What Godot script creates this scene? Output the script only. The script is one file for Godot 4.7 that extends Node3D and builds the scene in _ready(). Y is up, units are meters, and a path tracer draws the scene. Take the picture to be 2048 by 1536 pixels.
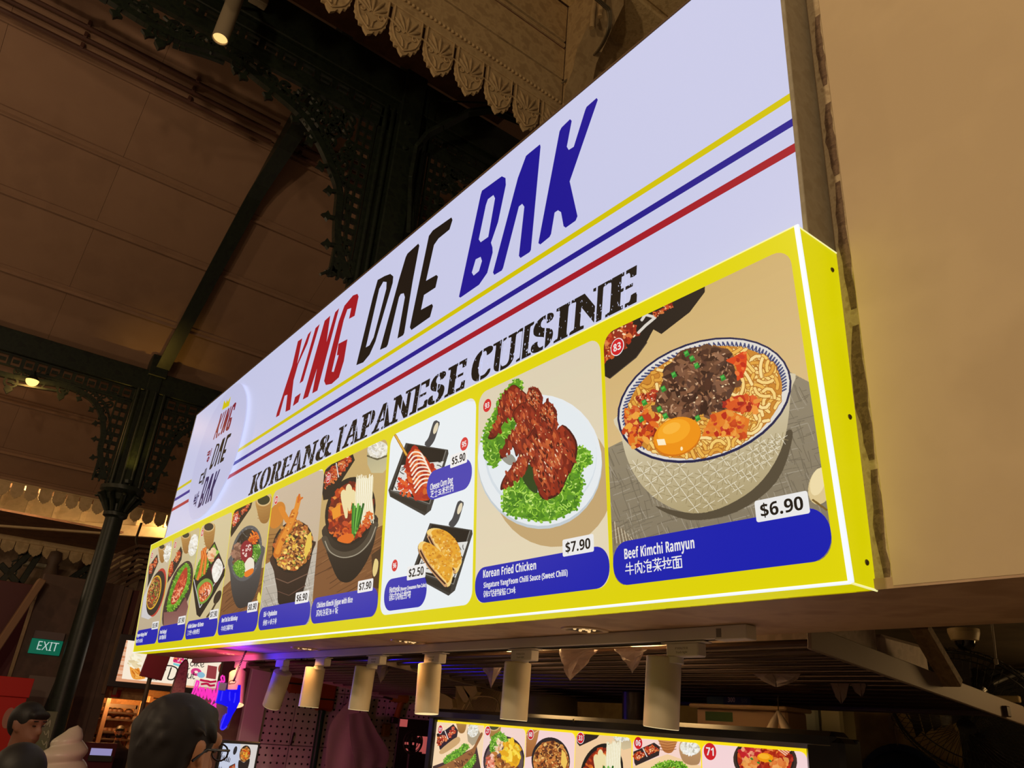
extends Node3D
# A food-hall stall sign under a cast-iron market roof.  Units are metres, y is up, the floor is y = 0.
# x runs along the stall front (negative = further away), z is negative into the stall.

const FOCAL := 1529.287
const EYE := Vector3(0, 1.75, 0)
const SIGHT := Vector3(0.42128, 0.94872, 0.08114)   # pitch, yaw, roll
var lens_basis := Basis.from_euler(SIGHT)
var rng := RandomNumberGenerator.new()
var taken := {}
var mats := {}

func _ready():
	rng.seed = 7
	# ---- camera
	var cam := Camera3D.new()
	cam.name = "camera"
	cam.fov = rad_to_deg(2.0 * atan(768.0 / FOCAL))
	cam.near = 0.05
	cam.far = 200.0
	cam.transform = Transform3D(lens_basis, EYE)
	add_child(cam)
	cam.current = true
	# ---- sky: dull evening light that comes in under the open eaves
	var env := Environment.new()
	env.background_mode = Environment.BG_COLOR
	env.background_color = Color(0.30, 0.25, 0.20)
	env.background_energy_multiplier = 1.0
	env.tonemap_mode = Environment.TONE_MAPPER_LINEAR
	env.tonemap_exposure = 1.0
	env.sdfgi_enabled = true
	env.ssao_enabled = true
	env.ssil_enabled = true
	var we := WorldEnvironment.new()
	we.name = "surroundings"
	we.environment = env
	add_child(we)
	# ---- hall lamps over the seating behind the camera (warm globes)
	hall_lamp(Vector3(2.6, 4.3, 3.4), 8.8, "warm globe pendant lamp above the aisle facing the beige bulkhead")
	hall_lamp(Vector3(-1.6, 4.8, 3.2), 9.5, "warm globe pendant lamp above the seating beside the tall roof column")
	hall_lamp(Vector3(-9.6, 4.3, 4.4), 3.2, "warm globe pendant lamp over the tables under the sloping roof")
	hall_lamp(Vector3(-15.6, 3.5, 4.6), 3.5, "warm globe pendant lamp close to the far eave")
	# ---- structure, then things
	build_shell()
	build_roof()
	build_white_sign()
	build_yellow_sign()
	build_soffit_lights()
	build_stall()
	build_far_side()
	build_people()

# ---------------------------------------------------------------- sight lines
func ray(px, py):
	return lens_basis * Vector3((px - 1024.0) / FOCAL, -(py - 768.0) / FOCAL, -1.0)

func at_x(px, py, x):
	var d = ray(px, py)
	return EYE + d * ((x - EYE.x) / d.x)

func at_y(px, py, y):
	var d = ray(px, py)
	return EYE + d * ((y - EYE.y) / d.y)

func at_z(px, py, z):
	var d = ray(px, py)
	return EYE + d * ((z - EYE.z) / d.z)

func at_plane(px, py, point, normal):
	var d = ray(px, py)
	return EYE + d * ((point - EYE).dot(normal) / d.dot(normal))

func at_dist(px, py, dist):
	return EYE + ray(px, py).normalized() * dist

# ---------------------------------------------------------------- naming
func numbered(called):
	if not taken.has(called):
		taken[called] = 0
		return called
	taken[called] += 1
	return "%s_%03d" % [called, taken[called]]

func tag(o, label, category, group = ""):
	o.set_meta("label", label)
	o.set_meta("category", category)
	if group != "":
		o.set_meta("group", group)
	return o

func thing(called, at, label, category, group = ""):
	var o := Node3D.new()
	o.name = numbered(called)
	add_child(o)
	o.position = at
	return tag(o, label, category, group)

func structure(called, at = Vector3.ZERO):
	var o := Node3D.new()
	o.name = called
	add_child(o)
	o.position = at
	o.set_meta("kind", "structure")
	return o

func world_of(p):
	var w := Vector3.ZERO
	while p is Node3D and p != self:
		w += p.position
		p = p.get_parent()
	return w

# a mesh whose vertices are given in world coordinates, hung under a thing or a part
func obj(called, st, m, parent = null):
	st.generate_normals()
	var o := MeshInstance3D.new()
	o.mesh = st.commit()
	o.material_override = m
	o.cast_shadow = GeometryInstance3D.SHADOW_CASTING_SETTING_ON
	if parent == null or parent == self:
		o.name = numbered(called)
		add_child(o)
	else:
		o.name = called
		parent.add_child(o, true)
		o.position = -world_of(parent)
	return o

func shared(called, mesh, m, parent, xf):
	var o := MeshInstance3D.new()
	o.mesh = mesh
	o.material_override = m
	o.name = called
	parent.add_child(o, true)
	xf.origin -= world_of(parent)
	o.transform = xf
	return o

# ---------------------------------------------------------------- materials
func rgb(r, g, b):
	return Color(r / 255.0, g / 255.0, b / 255.0)

func mat(key, col = Color.WHITE, rough = 0.7, metal = 0.0):
	if mats.has(key):
		return mats[key]
	var m := StandardMaterial3D.new()
	m.resource_name = key
	m.albedo_color = col
	m.roughness = rough
	m.metallic = metal
	mats[key] = m
	return m

func glow(key, col, energy = 1.0, body = 0.5):
	if mats.has(key):
		return mats[key]
	var m = mat(key, Color(col.r * body, col.g * body, col.b * body), 0.35)
	m.emission_enabled = true
	m.emission = col
	m.emission_energy_multiplier = energy
	return m

# mottled paint: a noise texture between two or three tones, laid by world position
func mottled(key, tones, scale, rough = 0.8, bump = 0.0, seed_ = 1, octaves = 4):
	if mats.has(key):
		return mats[key]
	var m = mat(key, Color.WHITE, rough)
	var n := FastNoiseLite.new()
	n.seed = seed_
	n.noise_type = FastNoiseLite.TYPE_SIMPLEX_SMOOTH
	n.frequency = 0.008
	n.fractal_octaves = octaves
	n.fractal_gain = 0.55
	var im: Image = n.get_seamless_image(512, 512)
	var g := Gradient.new()
	g.offsets = PackedFloat32Array([0.25, 0.5, 0.75]) if tones.size() == 3 else PackedFloat32Array([0.3, 0.7])
	g.colors = PackedColorArray(tones)
	var out := Image.create(512, 512, false, Image.FORMAT_RGB8)
	for y in 512:
		for x in 512:
			out.set_pixel(x, y, g.sample(im.get_pixel(x, y).r))
	m.albedo_texture = ImageTexture.create_from_image(out)
	m.uv1_triplanar = true
	m.uv1_world_triplanar = true
	m.uv1_scale = Vector3(scale, scale, scale)
	if bump > 0.0:
		var nm: Image = im.duplicate()
		nm.convert(Image.FORMAT_RGBA8)
		nm.bump_map_to_normal_map(bump)
		m.normal_enabled = true
		m.normal_texture = ImageTexture.create_from_image(nm)
	return m

# ---------------------------------------------------------------- mesh building
func ms(smooth = false):
	var st := SurfaceTool.new()
	st.begin(Mesh.PRIMITIVE_TRIANGLES)
	st.set_smooth_group(0 if smooth else -1)
	return st

func tri(st, a, b, c):
	st.add_vertex(a)
	st.add_vertex(b)
	st.add_vertex(c)

func quad(st, a, b, c, d):
	tri(st, a, b, c)
	tri(st, a, c, d)

# a box with chamfered edges
func bx(st, xf, size, ch = 0.0):
	var h = size * 0.5
	if ch <= 0.0:
		var c = []
		for i in 8:
			c.append(xf * Vector3(h.x if i & 1 else -h.x, h.y if i & 2 else -h.y, h.z if i & 4 else -h.z))
		for f in [[0, 1, 3, 2], [5, 4, 6, 7], [4, 0, 2, 6], [1, 5, 7, 3], [2, 3, 7, 6], [4, 5, 1, 0]]:
			quad(st, c[f[3]], c[f[2]], c[f[1]], c[f[0]])
		return
	ch = minf(ch, minf(h.x, minf(h.y, h.z)) * 0.9)
	var k = h - Vector3(ch, ch, ch)
	for ax in 3:
		for s in [-1.0, 1.0]:
			var u = (ax + 1) % 3
			var v = (ax + 2) % 3
			var p = []
			for q in [[-1, -1], [1, -1], [1, 1], [-1, 1]]:
				var w := Vector3.ZERO
				w[ax] = h[ax] * s
				w[u] = k[u] * q[0]
				w[v] = k[v] * q[1]
				p.append(xf * w)
			if s > 0:
				quad(st, p[3], p[2], p[1], p[0])
			else:
				quad(st, p[0], p[1], p[2], p[3])
	for ax in 3:
		var u = (ax + 1) % 3
		var v = (ax + 2) % 3
		for su in [-1.0, 1.0]:
			for sv in [-1.0, 1.0]:
				var p = []
				for e in [[-1, 0], [1, 0], [1, 1], [-1, 1]]:
					var w := Vector3.ZERO
					w[ax] = k[ax] * e[0]
					w[u] = (h[u] if e[1] == 0 else k[u]) * su
					w[v] = (k[v] if e[1] == 0 else h[v]) * sv
					p.append(xf * w)
				if su * sv > 0:
					quad(st, p[3], p[2], p[1], p[0])
				else:
					quad(st, p[0], p[1], p[2], p[3])
	for sx in [-1.0, 1.0]:
		for sy in [-1.0, 1.0]:
			for sz in [-1.0, 1.0]:
				var a = xf * Vector3(h.x * sx, k.y * sy, k.z * sz)
				var b = xf * Vector3(k.x * sx, h.y * sy, k.z * sz)
				var c = xf * Vector3(k.x * sx, k.y * sy, h.z * sz)
				if sx * sy * sz > 0:
					tri(st, a, c, b)
				else:
					tri(st, a, b, c)

func bb(st, lo, hi, ch = 0.0):
	bx(st, Transform3D(Basis(), (lo + hi) * 0.5), (hi - lo).abs(), ch)

# a bar of rectangular section between two points
func bar(st, a, b, w, h, up = Vector3.UP, ch = 0.0):
	var z = (b - a).normalized()
	if absf(z.dot(up)) > 0.98:
		up = Vector3.RIGHT
	var x = up.cross(z).normalized()
	var y = z.cross(x)
	bx(st, Transform3D(Basis(x, y, z), (a + b) * 0.5), Vector3(w, h, a.distance_to(b)), ch)

func frame_at(z):
	var up := Vector3.UP if absf(z.y) < 0.95 else Vector3.RIGHT
	var x = up.cross(z).normalized()
	return Basis(x, z.cross(x), z)

# a round tube along points; r is a number or one radius for each point
func tube(st, pts, r, n = 8, capped = true):
	var rings = []
	var last := Vector3.ZERO
	for i in pts.size():
		var a = pts[maxi(i - 1, 0)]
		var b = pts[mini(i + 1, pts.size() - 1)]
		var z = (b - a).normalized()
		var x
		if last == Vector3.ZERO:
			x = frame_at(z).x
		else:
			x = (last - z * last.dot(z)).normalized()
		last = x
		var y = z.cross(x)
		var rr = r[i] if r is Array else r
		var ring = []
		for k in n:
			var t = TAU * k / n
			ring.append(pts[i] + (x * cos(t) + y * sin(t)) * rr)
		rings.append(ring)
	st.set_smooth_group(0)
	for i in rings.size() - 1:
		for k in n:
			var m = (k + 1) % n
			quad(st, rings[i][m], rings[i][k], rings[i + 1][k], rings[i + 1][m])
	st.set_smooth_group(-1)
	if capped:
		for k in range(1, n - 1):
			tri(st, rings[0][0], rings[0][k], rings[0][k + 1])
			var e = rings[rings.size() - 1]
			tri(st, e[0], e[k + 1], e[k])

# a profile of (radius, height) points turned about the y axis of xf; a run of smooth faces breaks where the profile bends sharply
func lathe(st, xf, prof, n = 24):
	for i in prof.size() - 1:
		st.set_smooth_group(10 + i)
		for k in n:
			var t0 = TAU * k / n
			var t1 = TAU * (k + 1) / n
			var p = prof[i]
			var q = prof[i + 1]
			var a = xf * Vector3(p.x * cos(t0), p.y, p.x * sin(t0))
			var b = xf * Vector3(p.x * cos(t1), p.y, p.x * sin(t1))
			var c = xf * Vector3(q.x * cos(t1), q.y, q.x * sin(t1))
			var d = xf * Vector3(q.x * cos(t0), q.y, q.x * sin(t0))
			if p.x > 1e-6:
				tri(st, a, b, c)
			if q.x > 1e-6:
				tri(st, a, c, d)
	st.set_smooth_group(-1)

func lathe_soft(st, xf, prof, n = 24):
	st.set_smooth_group(0)
	for i in prof.size() - 1:
		for k in n:
			var t0 = TAU * k / n
			var t1 = TAU * ((k + 1) % n) / n
			var p = prof[i]
			var q = prof[i + 1]
			var a = xf * Vector3(p.x * cos(t0), p.y, p.x * sin(t0))
			var b = xf * Vector3(p.x * cos(t1), p.y, p.x * sin(t1))
			var c = xf * Vector3(q.x * cos(t1), q.y, q.x * sin(t1))
			var d = xf * Vector3(q.x * cos(t0), q.y, q.x * sin(t0))
			if p.x > 1e-6:
				tri(st, a, b, c)
			if q.x > 1e-6:
				tri(st, a, c, d)
	st.set_smooth_group(-1)

# a flat outline (x, y of xf) with thickness along the z of xf
func extr(st, poly, xf, z0, z1):
	var p := PackedVector2Array(poly)
	if p.size() < 3:
		return
	if not Geometry2D.is_polygon_clockwise(p):
		p.reverse()
	var t = Geometry2D.triangulate_polygon(p)
	for i in range(0, t.size(), 3):
		var a = p[t[i]]
		var b = p[t[i + 1]]
		var c = p[t[i + 2]]
		if (b - a).cross(c - a) > 0.0:
			var s = b
			b = c
			c = s
		tri(st, xf * Vector3(a.x, a.y, z1), xf * Vector3(b.x, b.y, z1), xf * Vector3(c.x, c.y, z1))
		tri(st, xf * Vector3(a.x, a.y, z0), xf * Vector3(c.x, c.y, z0), xf * Vector3(b.x, b.y, z0))
	for i in p.size():
		var a = p[i]
		var b = p[(i + 1) % p.size()]
		quad(st, xf * Vector3(a.x, a.y, z1), xf * Vector3(a.x, a.y, z0), xf * Vector3(b.x, b.y, z0), xf * Vector3(b.x, b.y, z1))

# an outline with holes, cut into pieces without holes
func holed(outer, holes):
	var polys = [PackedVector2Array(outer)]
	for h in holes:
		var hp := PackedVector2Array(h)
		var c := Vector2.ZERO
		for q in hp:
			c += q / hp.size()
		var next = []
		for p in polys:
			for side in [-1.0, 1.0]:
				var half := PackedVector2Array([c + Vector2(0, -50), c + Vector2(0, 50), c + Vector2(50 * side, 50), c + Vector2(50 * side, -50)])
				for piece in Geometry2D.intersect_polygons(p, half):
					for left in Geometry2D.clip_polygons(piece, hp):
						next.append(left)
		polys = next
	return polys

func round_rect(x0, y0, x1, y1, r, n = 6):
	var out = []
	r = minf(r, minf(absf(x1 - x0), absf(y1 - y0)) * 0.499)
	for c in [[x1 - r, y1 - r, 0], [x0 + r, y1 - r, 1], [x0 + r, y0 + r, 2], [x1 - r, y0 + r, 3]]:
		for k in n + 1:
			var t = PI * 0.5 * (c[2] + float(k) / n)
			out.append(Vector2(c[0] + r * cos(t), c[1] + r * sin(t)))
	return out

func disc(cx, cy, rx, ry, n = 28):
	var out = []
	for k in n:
		out.append(Vector2(cx + rx * cos(TAU * k / n), cy + ry * sin(TAU * k / n)))
	return out

func smooth_line(pts, steps = 6):
	var out = []
	for i in pts.size() - 1:
		var p0 = pts[maxi(i - 1, 0)]
		var p3 = pts[mini(i + 2, pts.size() - 1)]
		for k in steps:
			out.append(pts[i].cubic_interpolate(pts[i + 1], p0, p3, float(k) / steps))
	out.append(pts[pts.size() - 1])
	return out

func hall_lamp(at, energy, label):
	var t = thing("globe_pendant_lamp", at, label, "lamp")
	var st = ms()
	var prof = []
	for k in 13:
		prof.append(Vector2(0.17 * sin(PI * k / 12.0), -0.17 * cos(PI * k / 12.0)))
	lathe_soft(st, Transform3D(Basis(), at), prof, 20)
	obj("glass_globe", st, glow("lamp_globe", Color(1.0, 0.72, 0.42), 3.0), t)
	st = ms()
	tube(st, [at + Vector3(0, 0.17, 0), at + Vector3(0, 2.0, 0)], 0.012, 8)
	lathe(st, Transform3D(Basis(), at + Vector3(0, 0.16, 0)), [Vector2(0, 0.06), Vector2(0.05, 0.05), Vector2(0.05, 0.0), Vector2(0, 0)], 12)
	obj("stem", st, mat("lamp_stem", rgb(20, 25, 22), 0.5), t)
	var l := OmniLight3D.new()
	l.name = numbered("globe_light")
	l.light_color = Color(1.0, 0.87, 0.70)
	l.light_energy = energy
	l.light_size = 0.16
	l.omni_range = 40.0
	l.omni_attenuation = 2.0
	l.shadow_enabled = true
	add_child(l)
	l.position = at

# ---------------------------------------------------------------- lettering
var fonts := {}
var caps := {}
func font(key):
	if not fonts.has(key):
		var f := SystemFont.new()
		f.font_names = PackedStringArray(["Droid Serif" if key == "serif" else "Droid Sans"])
		f.font_weight = 400 if key == "light" else 700
		fonts[key] = f
		var t = text_mesh("H", key)
		caps[key] = t.get_aabb()
	return fonts[key]

func text_mesh(words, key):
	var t := TextMesh.new()
	t.text = words
	t.font = fonts[key]
	t.font_size = 64
	t.pixel_size = 0.01
	t.depth = 0.01
	t.curve_step = 1.5
	t.horizontal_alignment = HORIZONTAL_ALIGNMENT_LEFT
	return t

# words set from the baseline point o along u (unit vector), v up, n out of the surface
func write(words, key, o, u, v, n, width, cap, m, parent, slant = 0.0):
	font(key)
	var t = text_mesh(words, key)
	var a: AABB = t.get_aabb()
	var c: AABB = caps[key]
	var sx = width / maxf(a.size.x, 0.001)
	var sy = cap / c.size.y
	var node := MeshInstance3D.new()
	node.mesh = t
	node.material_override = m
	node.name = "lettering"
	parent.add_child(node, true)
	var b := Basis(u * sx, v * sy + u * slant * sy, n * 0.04)
	node.transform = Transform3D(b, o - world_of(parent) - u * (a.position.x * sx) - (v * sy + u * slant * sy) * c.position.y)
	return node

# Chinese and Korean characters as brush strokes on a grid of ten by ten (x right, y down), two figures for each point
const GLYPHS := {
	"牛": "2113 2383 0696 5059", "肉": "1219 128289 5034 4366 4638 5579", "泡": "1122 0415 0918 5032 42828677 44747646 444989", "菜": "0191 3032 6062 2334 5345 8374 0696 5459 5619 5689",
	"拉": "0333 2028 2818 0635 6162 4393 5466 8476 4898", "面": "0191 5133 1319 139399 1999 4349 6369 4565 4767", "韩": "0141 2021 034346 0306 0646 0848 2629 5292 5494 569688 7079",
	"式": "0292 607599 8091 0444 2448 0847", "甜": "3011 0343 2125 0545 0509 4549 0949 5393 6069 8089 6686 6989", "辣": "2021 0141 1213 3233 0343 0646 2329 5292 7079 5494 5456 9496 5696 7659 7699",
	"酱": "2024 0113 4135 5181 8164 1595 2629 8689 2989 4558 6565 2777", "口": "2228 228288 2888", "味": "0307 033337 0737 5282 4494 7079 7447 7498", "桂": "0333 2029 2306 2337 6065 5282 4595 6569 5787 4999",
	"煎": "2031 7061 0292 1316 134346 1545 6366 8387 1819 3839 6869 8889", "饼": "2003 1242 2227 2746 5161 8171 4292 4595 6269 8289", "芝": "0191 3032 6062 5354 2484 8417 1799", "士": "0393 5059 2989",
	"玉": "1282 5258 1585 0898 7677", "米": "2143 8163 0494 5059 5419 5489", "热": "0232 2026 2615 0536 4282 6046 828696 1819 3839 6869 8889", "狗": "3013 1139 3919 5042 429299 9989 5456 547476 5676",
	"鸡": "0141 4109 1349 6051 519194 5457 5797 9799 5585", "汤": "1122 0415 0918 4282 8244 44949878 6447 7559", "饭": "2003 1242 2227 2746 5191 5149 5494 9449 5599", "炸": "2029 2619 2637 0315 4334 6043 5393 6369 6595 6797",
	"虾": "0206 024246 0646 2029 0949 5292 7279 7486", "亲": "5051 1292 3234 7274 0494 2686 5459 5628 5688", "子": "2181 8154 5459 5938 0595", "丼": "0393 0696 3039 6069 4455", "石": "0191 5115 3539 358589 3989",
	"锅": "2003 1141 0343 0545 2328 2837 509093 5053 5393 4549 459599 7357 7489", "拌": "0232 2028 2817 0635 5162 8171 4393 4696 7079", "三": "1181 2575 0999", "文": "5051 0292 7219 2389",
	"鱼": "3012 316153 1316 138386 1686 4346 1545 0999", "便": "2004 1319 3191 4246 428286 4484 4686 6065 6539 5799", "当": "5053 2132 8172 148489 1989 2686", "+": "5258 2585",
	"킹": "015144 0353 8085 37567778593837", "대": "0242 0207 0747 6069 8089 6585", "박": "0105 4145 0343 0545 7076 7393 277779"}

func brush(words, o, u, v, n, cell, high, m, parent, weight = 0.085):
	var st = ms()
	var xf := Transform3D(Basis(u, v, n), o)
	var k := 0.0
	for ch in words:
		for s in GLYPHS[ch].split(" "):
			var p = []
			for i in range(0, s.length() - 1, 2):
				p.append(Vector2((k + 0.04 + 0.1 * s[i].to_int()) * cell, (0.98 - 0.1 * s[i + 1].to_int()) * high))
			for i in p.size() - 1:
				var d = (p[i + 1] - p[i]).normalized() * high * weight * 0.5
				var e := Vector2(-d.y, d.x)
				extr(st, [p[i] - d + e, p[i + 1] + d + e, p[i + 1] + d - e, p[i] - d - e], xf, 0.0, 0.0004)
		k += 1.0
	return obj("lettering", st, m, parent)

# ---------------------------------------------------------------- the white lightbox with the stall name
const WHITE_Z := -1.2965
const SIGN_R := -0.7482
const SIGN_L := -6.1086
const TOP_Y := 2.7743      # top edge of the yellow box
const LOW_Y := 2.0311      # its lower edge
const FRONT_TOP := -1.25
const FRONT_LOW := -1.3172
const WALL_Z := -1.405

func on_white(px, py):
	var p = at_z(px, py, WHITE_Z)
	return Vector2(p.x, p.y)

func traced(pts, ox = 0.0, oy = 0.0, sc = 1.0):
	var out = []
	for p in pts:
		out.append(on_white(ox + p[0] / sc, oy + p[1] / sc))
	return out

var name_letters := []   # [colour key, outline, holes]

func build_white_sign():
	var t = thing("white_lightbox_sign", Vector3(-3.35, TOP_Y, WHITE_Z), "long white backlit sign with the stall name in red, black and blue letters", "sign")
	var left := -5.9592
	var top := 3.7765
	var flat := Transform3D(Basis(), Vector3(0, 0, WHITE_Z))
	var white = glow("white_acrylic", rgb(204, 210, 246), 0.80, 0.55)
	var st = ms()
	bb(st, Vector3(left, TOP_Y + 0.0005, WHITE_Z - 0.004), Vector3(SIGN_R - 0.004, top, WHITE_Z))
	obj("acrylic_face", st, white, t)
	var alu = mottled("grey_aluminium", [rgb(150, 142, 122), rgb(158, 150, 130), rgb(146, 137, 116)], 3.0, 0.6, 0.0, 3)
	st = ms()
	bb(st, Vector3(left, TOP_Y + 0.0005, WALL_Z + 0.002), Vector3(SIGN_R - 0.003, top, WHITE_Z - 0.005))
	obj("box_body", st, alu, t)
	st = ms()
	bb(st, Vector3(SIGN_R - 0.012, TOP_Y, WHITE_Z - 0.010), Vector3(SIGN_R, top + 0.006, WHITE_Z + 0.003), 0.0015)
	obj("edge_trim", st, alu, t)
	st = ms()
	bb(st, Vector3(left - 0.004, top, WHITE_Z - 0.014), Vector3(SIGN_R, top + 0.010, WHITE_Z + 0.003), 0.0015)
	obj("edge_trim", st, mat("dark_trim", rgb(88, 66, 44), 0.6), t)
	st = ms()
	bb(st, Vector3(left - 0.008, TOP_Y, WHITE_Z - 0.014), Vector3(left, top + 0.006, WHITE_Z + 0.003), 0.0015)
	obj("edge_trim", st, alu, t)
	# stripes
	for s in [[1.440, 1.418, "stripe_yellow", rgb(205, 192, 0)], [1.361, 1.338, "stripe_blue", rgb(30, 22, 140)], [1.286, 1.261, "stripe_red", rgb(160, 20, 38)]]:
		st = ms()
		bb(st, Vector3(left, EYE.y + s[1], WHITE_Z), Vector3(SIGN_R - 0.012, EYE.y + s[0], WHITE_Z + 0.0006))
		obj("stripe", st, glow(s[2], s[3], 0.9), t)
	# the name, letter by letter
	var red = glow("letter_red", rgb(168, 16, 32), 0.85, 0.25)
	var black = mat("letter_black", rgb(20, 18, 22), 0.5)
	var blue = glow("letter_blue", rgb(25, 18, 150), 0.9, 0.25)
	var a := [480.0, 560.0, 3.49]
	var b := [860.0, 180.0, 2.953]
	var L = [
		[red, a, [[405, 428], [434, 408], [398, 590], [476, 380], [498, 355], [470, 445], [405, 590], [374, 700], [350, 905], [318, 920], [332, 800], [312, 808], [274, 945], [252, 958], [258, 930], [365, 600]], []],
		[red, a, [[528, 336], [556, 309], [440, 705], [417, 722]], []],
		[red, a, [[385, 818], [424, 790], [407, 852], [370, 880]], []],
		[red, a, [[592, 285], [630, 250], [603, 440], [665, 226], [692, 198], [540, 772], [505, 791], [540, 610], [475, 815], [439, 834]], []],
		[red, a, [[820, 97], [828, 115], [800, 250], [762, 271], [778, 195], [750, 205], [724, 280], [640, 640], [655, 642], [690, 524], [677, 526], [688, 446], [750, 414], [725, 565], [690, 680], [640, 725], [600, 733], [588, 705], [620, 560], [690, 290], [730, 180], [790, 108]], []],
		[black, a, [[813, 594], [860, 575], [905, 520], [945, 430], [1066, 20], [1070, -25], [1050, -42], [1012, -28], [962, 0], [928, 120]], [[[878, 472], [905, 456], [934, 400], [1022, 62], [1024, 14], [1000, 12], [972, 62]]]],
		[black, a, [[1245, -253], [1252, -240], [1205, 10], [1146, 370], [1138, 386], [1100, 408], [1152, 120], [1144, 92], [1122, 98], [1110, 120], [1032, 450], [1022, 468], [978, 487], [1110, 0], [1158, -160], [1170, -184]], []],
		[black, null, [[903, 435], [905, 440], [899, 459], [877, 477], [868, 490], [852, 562], [873, 550], [876, 553], [871, 575], [848, 590], [842, 620], [864, 608], [866, 612], [860, 634], [823, 660], [820, 655], [858, 472], [866, 461]], []],
		[blue, b, [[172, 1222], [180, 1226], [290, 1150], [338, 1080], [370, 960], [369, 930], [360, 902], [402, 780], [448, 560], [446, 520], [425, 510], [308, 595], [300, 620]], [[[288, 882], [300, 900], [345, 868], [385, 640], [375, 620], [342, 645], [330, 680]], [[247, 1078], [258, 1097], [290, 1070], [308, 1010], [300, 985], [270, 1000]]]],
		[blue, b, [[650, 322], [653, 335], [596, 945], [588, 958], [535, 992], [526, 980], [558, 690], [545, 672], [525, 688], [432, 1050], [424, 1066], [380, 1092], [373, 1078], [520, 520], [568, 390], [585, 375]], []],
		[blue, b, [[985, 48], [991, 58], [825, 540], [871, 745], [860, 772], [802, 813], [790, 805], [775, 722], [756, 710], [736, 724], [715, 850], [706, 868], [652, 912], [641, 905], [766, 245], [778, 222], [828, 173], [837, 182], [808, 335], [820, 355], [850, 336], [918, 118], [926, 100]], []],
	]
	for e in L:
		var tr = e[1] if e[1] != null else [0.0, 0.0, 1.0]
		var outline = traced(e[2], tr[0], tr[1], tr[2])
		var holes = []
		for h in e[3]:
			holes.append(traced(h, tr[0], tr[1], tr[2]))
		name_letters.append([e[0], outline, holes])
		st = ms()
		for p in holed(outline, holes):
			extr(st, p, flat, 0.0, 0.0008)
		obj("name_letter", st, e[0], t)
	# the line below: stencil letters with worn ink
	var o = on_white(497, 988)
	var e2 = on_white(1277, 609)
	var cap_top = on_white(1240, 545)
	var base = (o.y + e2.y) * 0.5
	var cap := 0.118
	var words = ["KOREAN", "&", "JAPANESE", "CUISINE"]
	var spans = [[[497, 988], [629, 926]], [[629, 924], [663, 908]], [[667, 905], [929, 788]], [[938, 782], [1277, 609]]]
	for i in 4:
		var x0 = on_white(spans[i][0][0], spans[i][0][1]).x
		var x1 = on_white(spans[i][1][0], spans[i][1][1]).x
		write(words[i], "serif", Vector3(x0, base, WHITE_Z), Vector3.RIGHT, Vector3.UP, Vector3.BACK, x1 - x0 - 0.018, cap, black, t, 0.05)
		write(words[i], "serif", Vector3(x0 + 0.011, base, WHITE_Z + 0.0001), Vector3.RIGHT, Vector3.UP, Vector3.BACK, x1 - x0 - 0.018, cap, black, t, 0.05)
		# a second, slightly shifted printing of the same ink thickens the strokes
		write(words[i], "serif", Vector3(x0 + 0.006, base + 0.002, WHITE_Z + 0.00005), Vector3.RIGHT, Vector3.UP, Vector3.BACK, x1 - x0 - 0.018, cap - 0.004, black, t, 0.05)
	st = ms()
	rng.seed = 31
	var x_from = on_white(497, 988).x
	var x_to = on_white(1277, 609).x
	for i in 620:
		var c := Vector2(rng.randf_range(x_from, x_to), base + rng.randf_range(0.0, cap))
		var n = rng.randi_range(4, 6)
		var r = rng.randf_range(0.0008, 0.0030)
		var p = []
		for k in n:
			var g = TAU * k / n
			p.append(c + Vector2(cos(g) * r * rng.randf_range(0.4, 1.1), sin(g) * r * rng.randf_range(0.7, 2.2)))
		extr(st, p, flat, 0.0006, 0.0009)
	# the gaps of the stencil
	for i in 4:
		var x0 = on_white(spans[i][0][0], spans[i][0][1]).x
		var x1 = on_white(spans[i][1][0], spans[i][1][1]).x
		var n = words[i].length()
		for k in n:
			var cx = lerpf(x0, x1, (k + 0.52) / n)
			extr(st, [Vector2(cx - 0.0035, base - 0.003), Vector2(cx + 0.0035, base - 0.003), Vector2(cx + 0.0075, base + cap + 0.004), Vector2(cx + 0.001, base + cap + 0.004)], flat, 0.0006, 0.0009)
	obj("worn_ink_gaps", st, white, t)
	# oval plate standing proud of the face
	var oval = traced([[790, 135], [835, 190], [856, 290], [842, 480], [775, 760], [690, 1000], [600, 1180], [520, 1310], [430, 1410], [350, 1445], [312, 1385], [304, 1250], [335, 1040], [400, 780], [500, 500], [600, 320], [700, 185]], 320.0, 740.0, 4.8)
	var ring = []
	for i in oval.size():
		var n = oval.size()
		for k in 4:
			ring.append(oval[i].cubic_interpolate(oval[(i + 1) % n], oval[(i + n - 1) % n], oval[(i + 2) % n], k / 4.0))
	st = ms()
	extr(st, ring, flat, 0.012, 0.020)
	var plate = obj("oval_plate", st, glow("oval_plate", rgb(200, 205, 243), 0.78, 0.55), t)
	var up := Transform3D(Basis(), Vector3(0, 0, WHITE_Z + 0.020))
	var boxes = [[0, 5, [431.5, 883.8], [479.4, 804.6], glow("plate_red", rgb(125, 16, 48), 0.8)], [5, 8, [424, 942], [469.6, 866], black], [8, 11, [401, 1018], [447, 939], glow("plate_blue", rgb(28, 22, 92), 0.8)]]
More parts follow.
